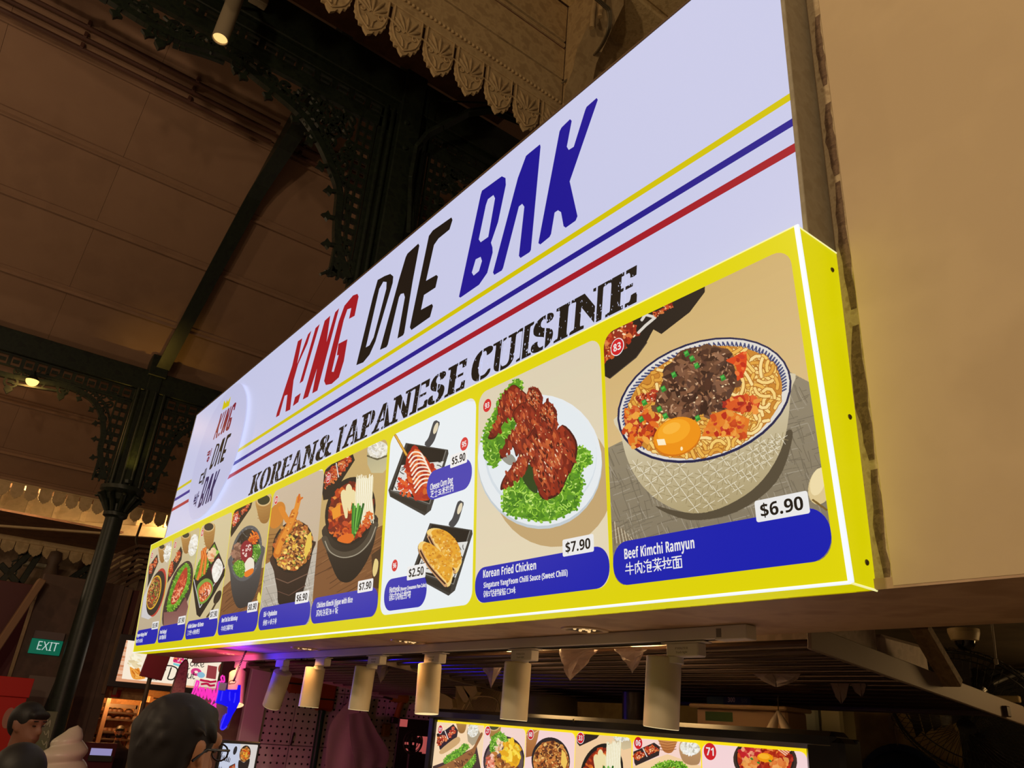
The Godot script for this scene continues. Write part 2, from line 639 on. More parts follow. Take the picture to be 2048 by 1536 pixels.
	for bxs in boxes:
		var lo := Vector2(1e9, 1e9)
		var hi := -lo
		for i in range(bxs[0], bxs[1]):
			for p in name_letters[i][1]:
				lo = lo.min(p)
				hi = hi.max(p)
		var to_lo = on_white(bxs[2][0], bxs[2][1])
		var to_hi = on_white(bxs[3][0], bxs[3][1])
		for i in range(bxs[0], bxs[1]):
			var fit = func(p): return to_lo + (p - lo) / (hi - lo) * (to_hi - to_lo)
			var outline = name_letters[i][1].map(fit)
			var holes = []
			for h in name_letters[i][2]:
				holes.append(h.map(fit))
			st = ms()
			for p in holed(outline, holes):
				extr(st, p, up, 0.0, 0.0007)
			obj("plate_letter", st, bxs[4], plate)
	for k in [["킹", [416, 929], [431, 898], glow("plate_red", Color.WHITE)], ["대", [402, 976], [421, 938], black], ["박", [390, 1018], [406, 984], glow("plate_blue", Color.WHITE)]]:
		var p0 = on_white(k[1][0], k[1][1])
		var p1 = on_white(k[2][0], k[2][1])
		brush(k[0], Vector3(p0.x, p0.y, WHITE_Z + 0.020), Vector3.RIGHT, Vector3.UP, Vector3.BACK, p1.x - p0.x, p1.y - p0.y, k[3], plate, 0.14)
	st = ms()
	extr(st, traced([[624, 392], [645, 300], [660, 330], [672, 290], [680, 315], [708, 262], [690, 352]], 320.0, 740.0, 4.8), up, 0.0, 0.0007)
	obj("crown_mark", st, glow("stripe_yellow", Color.WHITE), plate)
	area_light("white_sign_light", Vector3(-3.35, 3.27, WHITE_Z + 0.03), Vector3(0, 0, 1), Vector2(5.1, 0.98), Color(0.86, 0.88, 1.0), 0.0)

func area_light(called, at, facing, size, col, energy):
	if energy <= 0.0:
		return
	var l := AreaLight3D.new()
	l.name = numbered(called)
	l.area_size = size
	l.light_color = col
	l.light_energy = energy
	l.shadow_enabled = true
	l.area_range = 30.0
	add_child(l)
	l.look_at_from_position(at, at + facing, Vector3.UP if absf(facing.y) < 0.9 else Vector3.RIGHT)

# ---------------------------------------------------------------- printed photographs: colours laid down in an Image
var cv_img: Image
var cv_o: Vector3
var cv_u: Vector3
var cv_v: Vector3
var cv_n: Vector3
var cv_w := 0
var cv_h := 0
var cv_ox := 0.0
var cv_oy := 0.0
var cv_sc := 1.0

func canvas(o, u, v, w, h, paper):
	cv_o = o
	cv_u = u
	cv_v = v
	cv_n = u.cross(v).normalized()
	cv_w = w
	cv_h = h
	cv_img = Image.create(w, h, false, Image.FORMAT_RGB8)
	cv_img.fill(paper)

func measure(ox, oy, sc):
	cv_ox = ox
	cv_oy = oy
	cv_sc = sc

func to_print(x, y):
	var p = at_plane(cv_ox + x / cv_sc, cv_oy + y / cv_sc, cv_o, cv_n) - cv_o
	return Vector2(p.dot(cv_u) / cv_u.length_squared() * cv_w, p.dot(cv_v) / cv_v.length_squared() * cv_h)

func fill_print(p, col, col2 = null):
	var lo := 1e9
	var hi := -1e9
	for q in p:
		lo = minf(lo, q.y)
		hi = maxf(hi, q.y)
	var y0 := maxi(int(ceil(lo - 0.5)), 0)
	var y1 := mini(int(floor(hi - 0.5)), cv_h - 1)
	var n: int = p.size()
	for y in range(y0, y1 + 1):
		var yy := y + 0.5
		var xs = []
		var a: Vector2 = p[n - 1]
		for b in p:
			if (a.y <= yy) != (b.y <= yy):
				xs.append(a.x + (yy - a.y) / (b.y - a.y) * (b.x - a.x))
			a = b
		if xs.size() > 2:
			xs.sort()
		elif xs.size() == 2 and xs[0] > xs[1]:
			xs = [xs[1], xs[0]]
		var c = col if col2 == null else col.lerp(col2, (yy - lo) / (hi - lo))
		for i in range(0, xs.size() - 1, 2):
			var x0 := maxi(int(round(xs[i])), 0)
			var x1 := mini(int(round(xs[i + 1])), cv_w)
			if x1 > x0:
				cv_img.fill_rect(Rect2i(x0, y, x1 - x0, 1), c)

# F: an outline; E: an ellipse; K: a line of some width; all given where they lie in the photograph's crop
func F(pts, col, col2 = null):
	var p = []
	for q in pts:
		p.append(to_print(q[0], q[1]))
	fill_print(p, col, col2)

func smooth_ring(pts):
	var v = []
	for q in pts:
		v.append(Vector2(q[0], q[1]))
	var out = []
	var n = v.size()
	for i in n:
		for k in 4:
			var c = v[i].cubic_interpolate(v[(i + 1) % n], v[(i + n - 1) % n], v[(i + 2) % n], k / 4.0)
			out.append([c.x, c.y])
	return out

func FS(pts, col, col2 = null):
	F(smooth_ring(pts), col, col2)

func E(cx, cy, rx, ry, deg, col, col2 = null):
	var r := Vector2(cos(deg_to_rad(deg)), sin(deg_to_rad(deg)))
	var p = []
	for k in 36:
		var t = TAU * k / 36.0
		var q = r * (rx * cos(t)) + Vector2(-r.y, r.x) * (ry * sin(t))
		p.append([cx + q.x, cy + q.y])
	F(p, col, col2)

func K(pts, w, col):
	var v = []
	for q in pts:
		v.append(Vector2(q[0], q[1]))
	for i in v.size() - 1:
		var d = (v[i + 1] - v[i]).normalized() * w * 0.5
		var e := Vector2(-d.y, d.x)
		var a = v[i]
		var b = v[i + 1]
		F([[a.x + e.x, a.y + e.y], [a.x - d.x * 0.7 + e.x * 0.6, a.y - d.y * 0.7 + e.y * 0.6], [a.x - d.x * 0.7 - e.x * 0.6, a.y - d.y * 0.7 - e.y * 0.6], [a.x - e.x, a.y - e.y], [b.x - e.x, b.y - e.y], [b.x + d.x * 0.7 - e.x * 0.6, b.y + d.y * 0.7 - e.y * 0.6], [b.x + d.x * 0.7 + e.x * 0.6, b.y + d.y * 0.7 + e.y * 0.6], [b.x + e.x, b.y + e.y]], col)

func KS(pts, w, col):
	var v = []
	for q in pts:
		v.append(Vector2(q[0], q[1]))
	var out = []
	for q in smooth_line(v, 5):
		out.append([q.x, q.y])
	K(out, w, col)

func inside(poly, p):
	return Geometry2D.is_point_in_polygon(p, poly)

# scattered bits of food inside an outline: n irregular flecks in the given colours
func bits(pts, n, r0, r1, cols, asp = 1.0, turn = 180.0, at = 0.0):
	var poly := PackedVector2Array()
	var lo := Vector2(1e9, 1e9)
	var hi := -lo
	for q in pts:
		poly.append(Vector2(q[0], q[1]))
		lo = lo.min(Vector2(q[0], q[1]))
		hi = hi.max(Vector2(q[0], q[1]))
	for i in n:
		var c := Vector2(rng.randf_range(lo.x, hi.x), rng.randf_range(lo.y, hi.y))
		if not inside(poly, c):
			continue
		var r = rng.randf_range(r0, r1)
		var g = deg_to_rad(at + rng.randf_range(-turn, turn))
		var col = cols[rng.randi() % cols.size()]
		col = col.lerp(Color.BLACK if rng.randf() < 0.5 else Color.WHITE, rng.randf() * 0.08)
		var p = []
		for k in 7:
			var t = TAU * k / 7.0
			var q = Vector2(cos(t) * r * asp, sin(t) * r) * rng.randf_range(0.7, 1.25)
			q = q.rotated(g)
			p.append([c.x + q.x, c.y + q.y])
		F(p, col)

# wavy strands (noodles, shredded food) inside an outline
func strands(pts, n, long, w, cols, edge, turn = 180.0, at = 0.0, wave = 0.5):
	var poly := PackedVector2Array()
	var lo := Vector2(1e9, 1e9)
	var hi := -lo
	for q in pts:
		poly.append(Vector2(q[0], q[1]))
		lo = lo.min(Vector2(q[0], q[1]))
		hi = hi.max(Vector2(q[0], q[1]))
	for i in n:
		var c := Vector2(rng.randf_range(lo.x, hi.x), rng.randf_range(lo.y, hi.y))
		if not inside(poly, c):
			continue
		var g = deg_to_rad(at + rng.randf_range(-turn, turn))
		var line = []
		var bend = rng.randf_range(-1.0, 1.0) * wave
		var whole := true
		for k in 5:
			line.append([c.x, c.y])
			g += bend * rng.randf_range(0.5, 1.5)
			c += Vector2(cos(g), sin(g)) * long / 4.0
			if not inside(poly, c):
				break
		if line.size() > 1:
			if edge != null:
				K(line, w * 1.45, edge)
			K(line, w, cols[rng.randi() % cols.size()])

# ---------------------------------------------------------------- foods
func kimchi(pts, big = 14.0):
	F(pts, rgb(150, 45, 18))
	bits(pts, 90, big * 0.35, big * 0.9, [rgb(196, 62, 22), rgb(212, 90, 38), rgb(140, 30, 12), rgb(224, 124, 62), rgb(176, 42, 18)], 1.7)
	bits(pts, 50, big * 0.12, big * 0.3, [rgb(246, 190, 130), rgb(110, 18, 8), rgb(250, 220, 180)], 2.0)

func lettuce(pts, r = 14.0, n = 160):
	FS(pts, rgb(92, 150, 28))
	bits(pts, n, r * 0.4, r * 0.9, [rgb(84, 146, 26), rgb(110, 172, 34), rgb(70, 132, 22)], 1.5)
	strands(pts, n / 2, r * 2.4, r * 0.22, [rgb(160, 212, 66), rgb(190, 228, 104), rgb(140, 196, 52), rgb(52, 110, 20)], null, 180.0, 0.0, 1.3)
	bits(pts, n / 2, r * 0.12, r * 0.3, [rgb(200, 234, 120), rgb(46, 100, 18), rgb(168, 216, 76)], 1.6)
	for q in smooth_ring(pts):
		for k in 2:
			E(q[0] + rng.randf_range(-0.4, 0.4) * r, q[1] + rng.randf_range(-0.4, 0.4) * r, r * rng.randf_range(0.2, 0.42), r * rng.randf_range(0.2, 0.4), 0, [rgb(110, 175, 35), rgb(158, 210, 62), rgb(80, 145, 25)][rng.randi() % 3])

func meat(pts, r, n = 90, sesame = 12):
	var c := Vector2.ZERO
	for q in pts:
		c += Vector2(q[0], q[1]) / pts.size()
	var rim = pts.map(func(q): return [q[0] + (q[0] - c.x) * 0.05, q[1] + (q[1] - c.y) * 0.05 + 4])
	FS(rim, rgb(66, 14, 8))
	FS(pts, rgb(124, 32, 15))
	bits(pts, n * 2, r * 0.4, r * 0.95, [rgb(140, 38, 18), rgb(158, 48, 22), rgb(112, 26, 13), rgb(170, 58, 27), rgb(132, 34, 16)], 2.6, 22.0, 72.0)
	var core = pts.map(func(q): return [c.x + (q[0] - c.x) * 0.72 - r * 0.5, c.y + (q[1] - c.y) * 0.72 - r * 0.7])
	bits(core, n, r * 0.25, r * 0.6, [rgb(186, 78, 36), rgb(202, 98, 50), rgb(172, 60, 28)], 3.0, 20.0, 72.0)
	bits(core, n / 3, r * 0.10, r * 0.24, [rgb(236, 170, 120), rgb(248, 214, 180)], 3.0, 20.0, 72.0)
	bits(pts, n / 2, r * 0.15, r * 0.35, [rgb(70, 12, 8), rgb(84, 18, 10)], 3.0, 24.0, 72.0)
	bits(pts, sesame * 2, r * 0.16, r * 0.24, [rgb(240, 205, 140), rgb(225, 180, 110)], 1.7)

func brown_food(pts, r, n):
	F(pts, rgb(150, 85, 30))
	bits(pts, n, r * 0.5, r, [rgb(168, 94, 36), rgb(192, 120, 48), rgb(128, 68, 25), rgb(206, 142, 64), rgb(108, 54, 20), rgb(182, 88, 34)], 1.6)
	bits(pts, n, r * 0.15, r * 0.4, [rgb(236, 184, 104), rgb(74, 34, 14), rgb(214, 150, 70), rgb(150, 80, 30)], 1.7)

func rice(cx, cy, rx, ry, deg, grain):
	E(cx, cy, rx, ry, deg, rgb(228, 224, 208))
	var p = []
	for k in 20:
		var t = TAU * k / 20.0
		var q = Vector2(rx * 0.94 * cos(t), ry * 0.94 * sin(t)).rotated(deg_to_rad(deg))
		p.append([cx + q.x, cy + q.y])
	bits(p, 120, grain * 0.5, grain, [rgb(245, 243, 232), rgb(208, 202, 184), rgb(236, 232, 218), rgb(250, 249, 244)], 2.0)

func wood(pts, at):
	F(pts, rgb(128, 84, 48))
	strands(pts, 70, 160.0, 5.0, [rgb(98, 60, 32), rgb(150, 104, 62), rgb(112, 70, 38), rgb(84, 50, 28)], null, 4.0, at, 0.05)

func linen(pts, tones, n, w):
	F(pts, tones[0], tones[1])
	strands(pts, n, 26.0 * w, w, [tones[0].darkened(0.18), tones[0].lightened(0.18), tones[1].lightened(0.1), tones[1].darkened(0.12)], null, 6.0, -18.0, 0.05)
	strands(pts, n, 26.0 * w, w, [tones[0].darkened(0.18), tones[0].lightened(0.14), tones[1].darkened(0.1)], null, 6.0, 70.0, 0.05)

func paint_83():
	measure(1190, 560, 2.478)
	F([[-60, -300], [1300, -300], [1300, 900], [-60, 900]], rgb(200, 168, 100), rgb(222, 192, 140))
	var cloth = [[30, 850], [130, 800], [500, 700], [965, 455], [1060, 505], [1120, 800], [1200, 1000], [1200, 1560], [60, 1560]]
	linen(cloth, [rgb(146, 135, 112), rgb(128, 117, 96)], 520, 3.4)
	FS([[300, 1120], [470, 1190], [700, 1150], [900, 1000], [980, 780], [940, 760], [800, 1000], [520, 1150]], rgb(84, 74, 56))
	for i in 14:
		K([[90 + i * 8, 1190 + i * 7 + rng.randf() * 20], [100 + i * 9, 1290 + rng.randf() * 30]], 4.0, rgb(205, 190, 160) if i % 2 else rgb(120, 100, 75))
	# tray of kimchi
	F([[36, 400], [36, 470], [75, 490], [205, 385], [215, 372], [255, 312], [290, 245], [330, 268], [470, 160], [545, 60], [545, 20], [400, 90], [180, 190], [50, 260]], rgb(28, 21, 18))
	kimchi([[40, 400], [52, 275], [180, 205], [212, 268], [150, 320], [70, 395]], 16.0)
	K([[215, 262], [252, 225], [300, 185], [250, 172], [232, 200]], 14.0, rgb(222, 216, 206))
	kimchi([[285, 168], [385, 112], [372, 135], [305, 182]], 11.0)
	K([[75, 488], [205, 384], [258, 310]], 4.0, rgb(70, 60, 54))
	# bowl
	FS([[118, 670], [130, 770], [165, 900], [235, 1020], [345, 1112], [480, 1156], [620, 1132], [775, 1045], [880, 925], [945, 770], [970, 560], [960, 460], [500, 600]], rgb(222, 212, 184), rgb(176, 160, 118))
	for row in 6:
		for k in 13:
			var x = 170.0 + k * 72.0 + (36.0 if row % 2 else 0.0)
			var y = 905.0 + row * 52.0 - (x - 200.0) * 0.13 - pow((x - 500.0) / 400.0, 2) * (40.0 + 70.0 * row) * 0.6
			if not inside(PackedVector2Array([Vector2(150, 850), Vector2(240, 1010), Vector2(350, 1100), Vector2(480, 1140), Vector2(620, 1115), Vector2(765, 1030), Vector2(870, 915), Vector2(935, 770), Vector2(960, 590), Vector2(860, 760), Vector2(700, 870), Vector2(480, 925), Vector2(250, 905)]), Vector2(x, y)):
				continue
			for s in 8:
				var g = TAU * s / 8.0 + 0.2
				K([[x, y], [x + cos(g) * 34.0, y + sin(g) * 32.0]], 2.6, rgb(240, 234, 214) if s % 2 else rgb(150, 134, 94))
	E(543, 596, 446, 292, -19, rgb(24, 28, 72))
	E(543, 594, 436, 281, -19, rgb(226, 222, 214))
	for k in 70:
		var t = deg_to_rad(150.0 + k * 3.3)
		var q = Vector2(420 * cos(t), 266 * sin(t)).rotated(deg_to_rad(-19))
		var q2 = Vector2(392 * cos(t + 0.05), 244 * sin(t + 0.05)).rotated(deg_to_rad(-19))
		K([[543 + q.x, 594 + q.y], [543 + q2.x, 594 + q2.y]], 8.0, rgb(50, 58, 105))
		K([[543 + q.x, 594 + q.y], [543 + q2.x - 16, 594 + q2.y + 4]], 5.0, rgb(70, 80, 125))
	var inner = []
	for k in 40:
		var t = TAU * k / 40.0
		var q = Vector2(398 * cos(t), 262 * sin(t)).rotated(deg_to_rad(-19))
		inner.append([543 + q.x, 606 + q.y])
	F(inner, rgb(205, 135, 45))
	strands(inner, 520, 95.0, 15.0, [rgb(246, 206, 112), rgb(238, 184, 82), rgb(250, 222, 150), rgb(226, 164, 62), rgb(248, 214, 130)], rgb(172, 104, 30), 180.0, 0.0, 0.9)
	kimchi([[150, 650], [230, 640], [300, 690], [290, 760], [200, 825], [150, 760]], 20.0)
	bits([[150, 650], [300, 650], [290, 800], [190, 830]], 60, 8.0, 20.0, [rgb(228, 110, 25), rgb(240, 165, 60), rgb(190, 50, 15)], 1.7)
	kimchi([[210, 580], [310, 545], [300, 600], [220, 610]], 12.0)
	# beef
	var beef = [[335, 505], [300, 600], [320, 660], [450, 690], [545, 660], [620, 640], [690, 545], [705, 480], [655, 365], [560, 330], [430, 350], [380, 415]]
	FS(beef, rgb(88, 52, 34))
	bits(beef, 120, 14.0, 34.0, [rgb(74, 43, 28), rgb(100, 62, 41), rgb(112, 72, 48), rgb(88, 52, 37), rgb(66, 36, 24)], 1.7)
	bits(beef, 150, 6.0, 16.0, [rgb(124, 80, 54), rgb(78, 44, 30), rgb(58, 30, 20), rgb(142, 96, 66)], 2.6)
	bits(beef, 150, 2.0, 5.0, [rgb(176, 130, 96), rgb(200, 158, 122), rgb(44, 22, 14), rgb(160, 108, 72)], 2.6)
	bits(beef, 26, 3.0, 4.5, [rgb(240, 214, 170)], 1.6)
	FS([[690, 380], [745, 355], [752, 420], [735, 470], [705, 500], [700, 430], [650, 400]], rgb(222, 70, 18))
	bits([[690, 380], [745, 360], [735, 470], [705, 490]], 20, 5.0, 14.0, [rgb(238, 110, 40), rgb(200, 40, 12)], 1.6)
	FS([[640, 605], [720, 570], [810, 590], [805, 640], [740, 655], [660, 640]], rgb(192, 48, 20))
	bits([[640, 605], [720, 570], [810, 590], [805, 640], [740, 655], [660, 640]], 40, 5.0, 18.0, [rgb(225, 90, 30), rgb(160, 24, 14), rgb(240, 150, 60)], 1.8)
	F([[530, 775], [580, 665], [655, 640], [768, 690], [745, 795], [690, 775]], rgb(228, 120, 32))
	bits([[545, 765], [590, 672], [655, 650], [755, 695], [740, 780]], 80, 6.0, 18.0, [rgb(240, 158, 62), rgb(205, 70, 20), rgb(232, 132, 40), rgb(190, 40, 20)], 1.3)
	E(408, 778, 122, 92, -22, rgb(214, 116, 8))
	E(408, 772, 119, 89, -22, rgb(240, 148, 14))
	E(392, 750, 84, 56, -22, rgb(248, 168, 32))
	E(380, 735, 46, 26, -22, rgb(252, 184, 60))
	F([[306, 790], [345, 788], [354, 818], [314, 820]], rgb(255, 240, 205))
	E(430, 836, 6, 10, 0, rgb(255, 235, 190))
	for g in [[455, 365], [482, 390], [505, 425], [392, 470], [340, 540], [320, 640], [230, 690], [350, 675], [510, 685], [635, 485], [246, 608]]:
		F([[g[0] - 16, g[1] - 8], [g[0] + 4, g[1] - 18], [g[0] + 16, g[1] + 6], [g[0] - 6, g[1] + 18]], rgb(38, 140, 46))
		F([[g[0] - 12, g[1] - 5], [g[0] + 4, g[1] - 14], [g[0] + 6, g[1] - 4], [g[0] - 8, g[1] + 6]], rgb(86, 186, 76))
	E(1120, 1020, 60, 95, 15, rgb(222, 200, 146))
	E(1105, 1000, 36, 70, 15, rgb(240, 222, 172))
	K([[1080, 1090], [1150, 1140]], 10.0, rgb(120, 92, 40))

func paint_93():
	measure(940, 680, 2.844)
	F([[-80, -200], [900, -200], [900, 1560], [-40, 1560]], rgb(218, 208, 184), rgb(232, 218, 186))
	E(470, 800, 345, 378, -8, rgb(196, 166, 116))
	E(398, 694, 354, 382, -8, rgb(196, 206, 212))
	E(398, 684, 352, 374, -8, rgb(232, 238, 242))
	E(404, 660, 318, 330, -8, rgb(214, 224, 232))
	E(408, 652, 312, 320, -8, rgb(230, 238, 243))
	lettuce([[75, 560], [100, 480], [160, 360], [190, 300], [250, 235], [285, 232], [300, 300], [250, 520], [170, 690], [120, 715], [82, 640]], 20.0)
	FS([[178, 668], [235, 650], [262, 690], [225, 712]], rgb(150, 150, 140))
	meat([[165, 370], [235, 262], [290, 285], [352, 352], [335, 408], [250, 410], [190, 470], [150, 545], [108, 545], [160, 452]], 13.0)
	meat([[318, 332], [360, 266], [404, 300], [410, 362], [380, 412], [340, 392]], 12.0)
	meat([[392, 412], [440, 350], [488, 400], [492, 500], [468, 566], [412, 486]], 13.0)
	meat([[245, 425], [290, 365], [345, 370], [395, 440], [445, 480], [470, 560], [440, 590], [370, 520], [300, 590], [268, 655], [244, 600], [192, 664], [178, 640], [222, 556], [268, 490]], 13.0)
	lettuce([[560, 770], [590, 680], [622, 602], [690, 655], [680, 700], [640, 735], [600, 790]], 17.0, 90)
	lettuce([[190, 870], [205, 800], [245, 752], [300, 775], [380, 865], [480, 850], [560, 765], [610, 758], [645, 810], [632, 870], [600, 960], [450, 1030], [300, 1012], [200, 975]], 22.0, 260)
	FS([[296, 772], [345, 705], [372, 790], [385, 868], [340, 850]], rgb(40, 66, 22))
	meat([[330, 560], [380, 495], [450, 572], [520, 488], [596, 575], [592, 680], [548, 770], [500, 866], [410, 890], [372, 785], [345, 690], [300, 745], [200, 838], [184, 824], [210, 762], [300, 640], [282, 600]], 17.0, 190, 22)

func pan(dx, dy, food):
	F([[670 + dx, 230 + dy], [965 + dx, 278 + dy], [968 + dx, 305 + dy], [845 + dx, 700 + dy], [800 + dx, 737 + dy], [560 + dx, 605 + dy], [548 + dx, 560 + dy]], rgb(58, 57, 54))
	F([[684 + dx, 240 + dy], [950 + dx, 284 + dy], [835 + dx, 655 + dy], [566 + dx, 560 + dy]], rgb(20, 19, 19))
	F([[560 + dx, 575 + dy], [820 + dx, 665 + dy], [812 + dx, 720 + dy], [570 + dx, 605 + dy]], rgb(38, 37, 34))
	K([[566 + dx, 560 + dy], [835 + dx, 655 + dy], [950 + dx, 284 + dy]], 7.0, rgb(120, 118, 112))
	KS([[822 + dx, 240 + dy], [850 + dx, 200 + dy], [878 + dx, 110 + dy], [886 + dx, 92 + dy]], 46.0, rgb(66, 68, 72))
	E(879 + dx, 128 + dy, 14, 42, 18, rgb(226, 214, 184))
	var paper = [[640 + dx, 385 + dy], [935 + dx, 358 + dy], [850 + dx, 610 + dy], [580 + dx, 562 + dy]]
	F(paper, rgb(226, 226, 222))
	strands(paper, 60, 34.0, 6.0, [rgb(50, 50, 50), rgb(110, 110, 108)], null, 180.0, 0.0, 0.4)

func paint_95():
	measure(620, 820, 3.491)
	F([[480, -60], [1200, -60], [1200, 1500], [480, 1500]], rgb(236, 243, 247))
	pan(0, 0, 0)
	K([[596, 176], [676, 316]], 18.0, rgb(176, 116, 30))
	K([[598, 178], [674, 312]], 9.0, rgb(232, 182, 70))
	var dog = [[690, 296], [750, 268], [800, 325], [850, 385], [895, 440], [862, 560], [830, 628], [740, 622], [700, 540], [668, 400]]
	FS(dog, rgb(196, 58, 20))
	bits(dog, 90, 10.0, 26.0, [rgb(215, 78, 26), rgb(176, 36, 14), rgb(226, 108, 40), rgb(160, 28, 12)], 1.5)
	for i in 9:
		KS([[688 + i * 6, 336 + i * 30], [720 + i * 9, 296 + i * 27], [770 + i * 13, 300 + i * 26], [800 + i * 11, 340 + i * 26]], 11.0, rgb(250, 234, 214))
	bits([[620, 480], [700, 470], [700, 600], [630, 600]], 30, 6.0, 16.0, [rgb(205, 45, 20), rgb(226, 96, 36)], 2.0)
	pan(168, 560, 0)
	for c in [[[818, 848], [868, 824], [950, 848], [1030, 935], [1060, 1040], [1050, 1090], [1012, 1140], [920, 1030], [840, 900]], [[758, 945], [800, 918], [890, 975], [985, 1090], [1000, 1150], [962, 1235], [862, 1130], [775, 1020]]]:
		FS(c.map(func(q): return [q[0] - 3, q[1] + 5]), rgb(120, 76, 30))
		FS(c, rgb(246, 212, 128))
		var m := Vector2.ZERO
		for q in c:
			m += Vector2(q[0], q[1]) / c.size()
		var skin = c.map(func(q): return [m.x + (q[0] - m.x) * 0.86 + 12, m.y + (q[1] - m.y) * 0.86 - 12])
		FS(skin, rgb(232, 166, 44))
		bits(skin, 160, 5.0, 13.0, [rgb(236, 174, 56), rgb(226, 156, 38), rgb(240, 184, 70), rgb(218, 144, 34)], 1.4)
		bits(skin, 50, 3.0, 6.0, [rgb(250, 214, 130), rgb(196, 116, 24)], 1.4)
		var x = c[0][0]
		var y = c[0][1]
		KS([[x + 12, y + 34], [x + 58, y + 122], [x + 118, y + 198], [x + 190, y + 280]], 26.0, rgb(206, 156, 108))
		KS([[x + 14, y + 38], [x + 60, y + 124], [x + 120, y + 198], [x + 186, y + 268]], 11.0, rgb(66, 34, 20))

func soup_pot(cx, cy, k, lid):
	# a black stone pot seen from above, with stew, mushrooms and spring onions; k scales the drawing
	FS([[cx - 186 * k, cy + 110 * k], [cx - 182 * k, cy + 210 * k], [cx - 160 * k, cy + 300 * k], [cx - 130 * k, cy + 380 * k], [cx - 100 * k, cy + 450 * k], [cx - 66 * k, cy + 490 * k], [cx - 10 * k, cy + 496 * k], [cx + 50 * k, cy + 450 * k], [cx + 110 * k, cy + 360 * k], [cx + 158 * k, cy + 250 * k], [cx + 180 * k, cy + 140 * k], [cx + 182 * k, cy + 30 * k], [cx, cy]], rgb(58, 50, 42), rgb(24, 20, 18))
	KS([[cx - 180 * k, cy + 190 * k], [cx - 140 * k, cy + 268 * k], [cx - 50 * k, cy + 306 * k], [cx + 50 * k, cy + 280 * k], [cx + 130 * k, cy + 200 * k], [cx + 176 * k, cy + 90 * k]], 44.0 * k, rgb(74, 66, 54))
	KS([[cx - 176 * k, cy + 210 * k], [cx - 138 * k, cy + 286 * k], [cx - 50 * k, cy + 324 * k], [cx + 52 * k, cy + 298 * k], [cx + 134 * k, cy + 216 * k], [cx + 178 * k, cy + 110 * k]], 7.0 * k, rgb(160, 152, 132))
	E(cx, cy, 172 * k, 242 * k, 14, rgb(26, 23, 20))
	E(cx, cy + 6 * k, 150 * k, 212 * k, 14, rgb(128, 34, 14))
	var stew = []
	for i in 24:
		var t = TAU * i / 24.0
		var q = Vector2(146 * cos(t), 206 * sin(t)).rotated(deg_to_rad(14)) * k
		stew.append([cx + q.x, cy + 6 * k + q.y])
	bits(stew, 170, 8.0 * k, 22.0 * k, [rgb(190, 62, 18), rgb(150, 36, 12), rgb(216, 96, 26), rgb(110, 24, 10), rgb(228, 132, 48)], 1.6)
	F([[cx - 130 * k, cy - 10 * k], [cx - 70 * k, cy - 50 * k], [cx - 66 * k, cy + 30 * k], [cx - 120 * k, cy + 60 * k]], rgb(236, 150, 40))
	for m in [[-45, -110, -30, 30], [-10, -150, -6, -20], [20, -110, 30, -40]]:
		FS([[cx + (m[0] - 22) * k, cy + m[1] * k], [cx + m[0] * k, cy + (m[1] - 40) * k], [cx + (m[0] + 24) * k, cy + m[1] * k], [cx + (m[2] + 12) * k, cy + m[3] * k], [cx + m[2] * k, cy + (m[3] + 20) * k], [cx + (m[2] - 10) * k, cy + m[3] * k]], rgb(238, 222, 168))
	for i in 26:
		var x = 45.0 + i * 4.6
		K([[cx + x * k, cy + (-225 - rng.randf() * 40) * k], [cx + (x - 8) * k, cy - 90 * k], [cx + (x + 6) * k, cy + (40 + rng.randf() * 70) * k]], 6.0 * k, [rgb(246, 240, 210), rgb(226, 214, 170), rgb(252, 248, 228)][i % 3])
	bits([[cx + 80 * k, cy + 40 * k], [cx + 150 * k, cy], [cx + 150 * k, cy + 110 * k], [cx + 90 * k, cy + 120 * k]], 24, 5.0 * k, 14.0 * k, [rgb(226, 110, 40), rgb(205, 70, 24)], 1.8)
	for i in 7:
		K([[cx + (20 + i * 12) * k, cy + (-50 + (i % 3) * 16) * k], [cx + (16 + i * 9) * k, cy + (90 - i * 6) * k], [cx + (18 + i * 6) * k, cy + (196 - i * 14) * k]], 15.0 * k, [rgb(46, 124, 34), rgb(86, 166, 52), rgb(30, 98, 28), rgb(120, 190, 80)][i % 4])
	FS([[cx - 90 * k, cy + 205 * k], [cx - 60 * k, cy + 170 * k], [cx + 14 * k, cy + 158 * k], [cx + 22 * k, cy + 200 * k], [cx - 20 * k, cy + 226 * k]], rgb(226, 110, 28))

func side_dishes(x, y, k):
	# black box of kimchi in two halves, at (x, y) its lower left corner
	F([[x, y], [x + 12 * k, y - 130 * k], [x + 200 * k, y - 300 * k], [x + 230 * k, y - 210 * k], [x + 60 * k, y + 60 * k], [x + 10 * k, y + 70 * k]], rgb(30, 24, 22))
	kimchi([[x + 18 * k, y - 10 * k], [x + 28 * k, y - 120 * k], [x + 95 * k, y - 180 * k], [x + 108 * k, y - 90 * k]], 13.0 * k)
	kimchi([[x + 112 * k, y - 190 * k], [x + 190 * k, y - 262 * k], [x + 205 * k, y - 205 * k], [x + 125 * k, y - 108 * k]], 13.0 * k)
	K([[x + 100 * k, y - 188 * k], [x + 116 * k, y - 92 * k]], 8.0 * k, rgb(220, 214, 206))

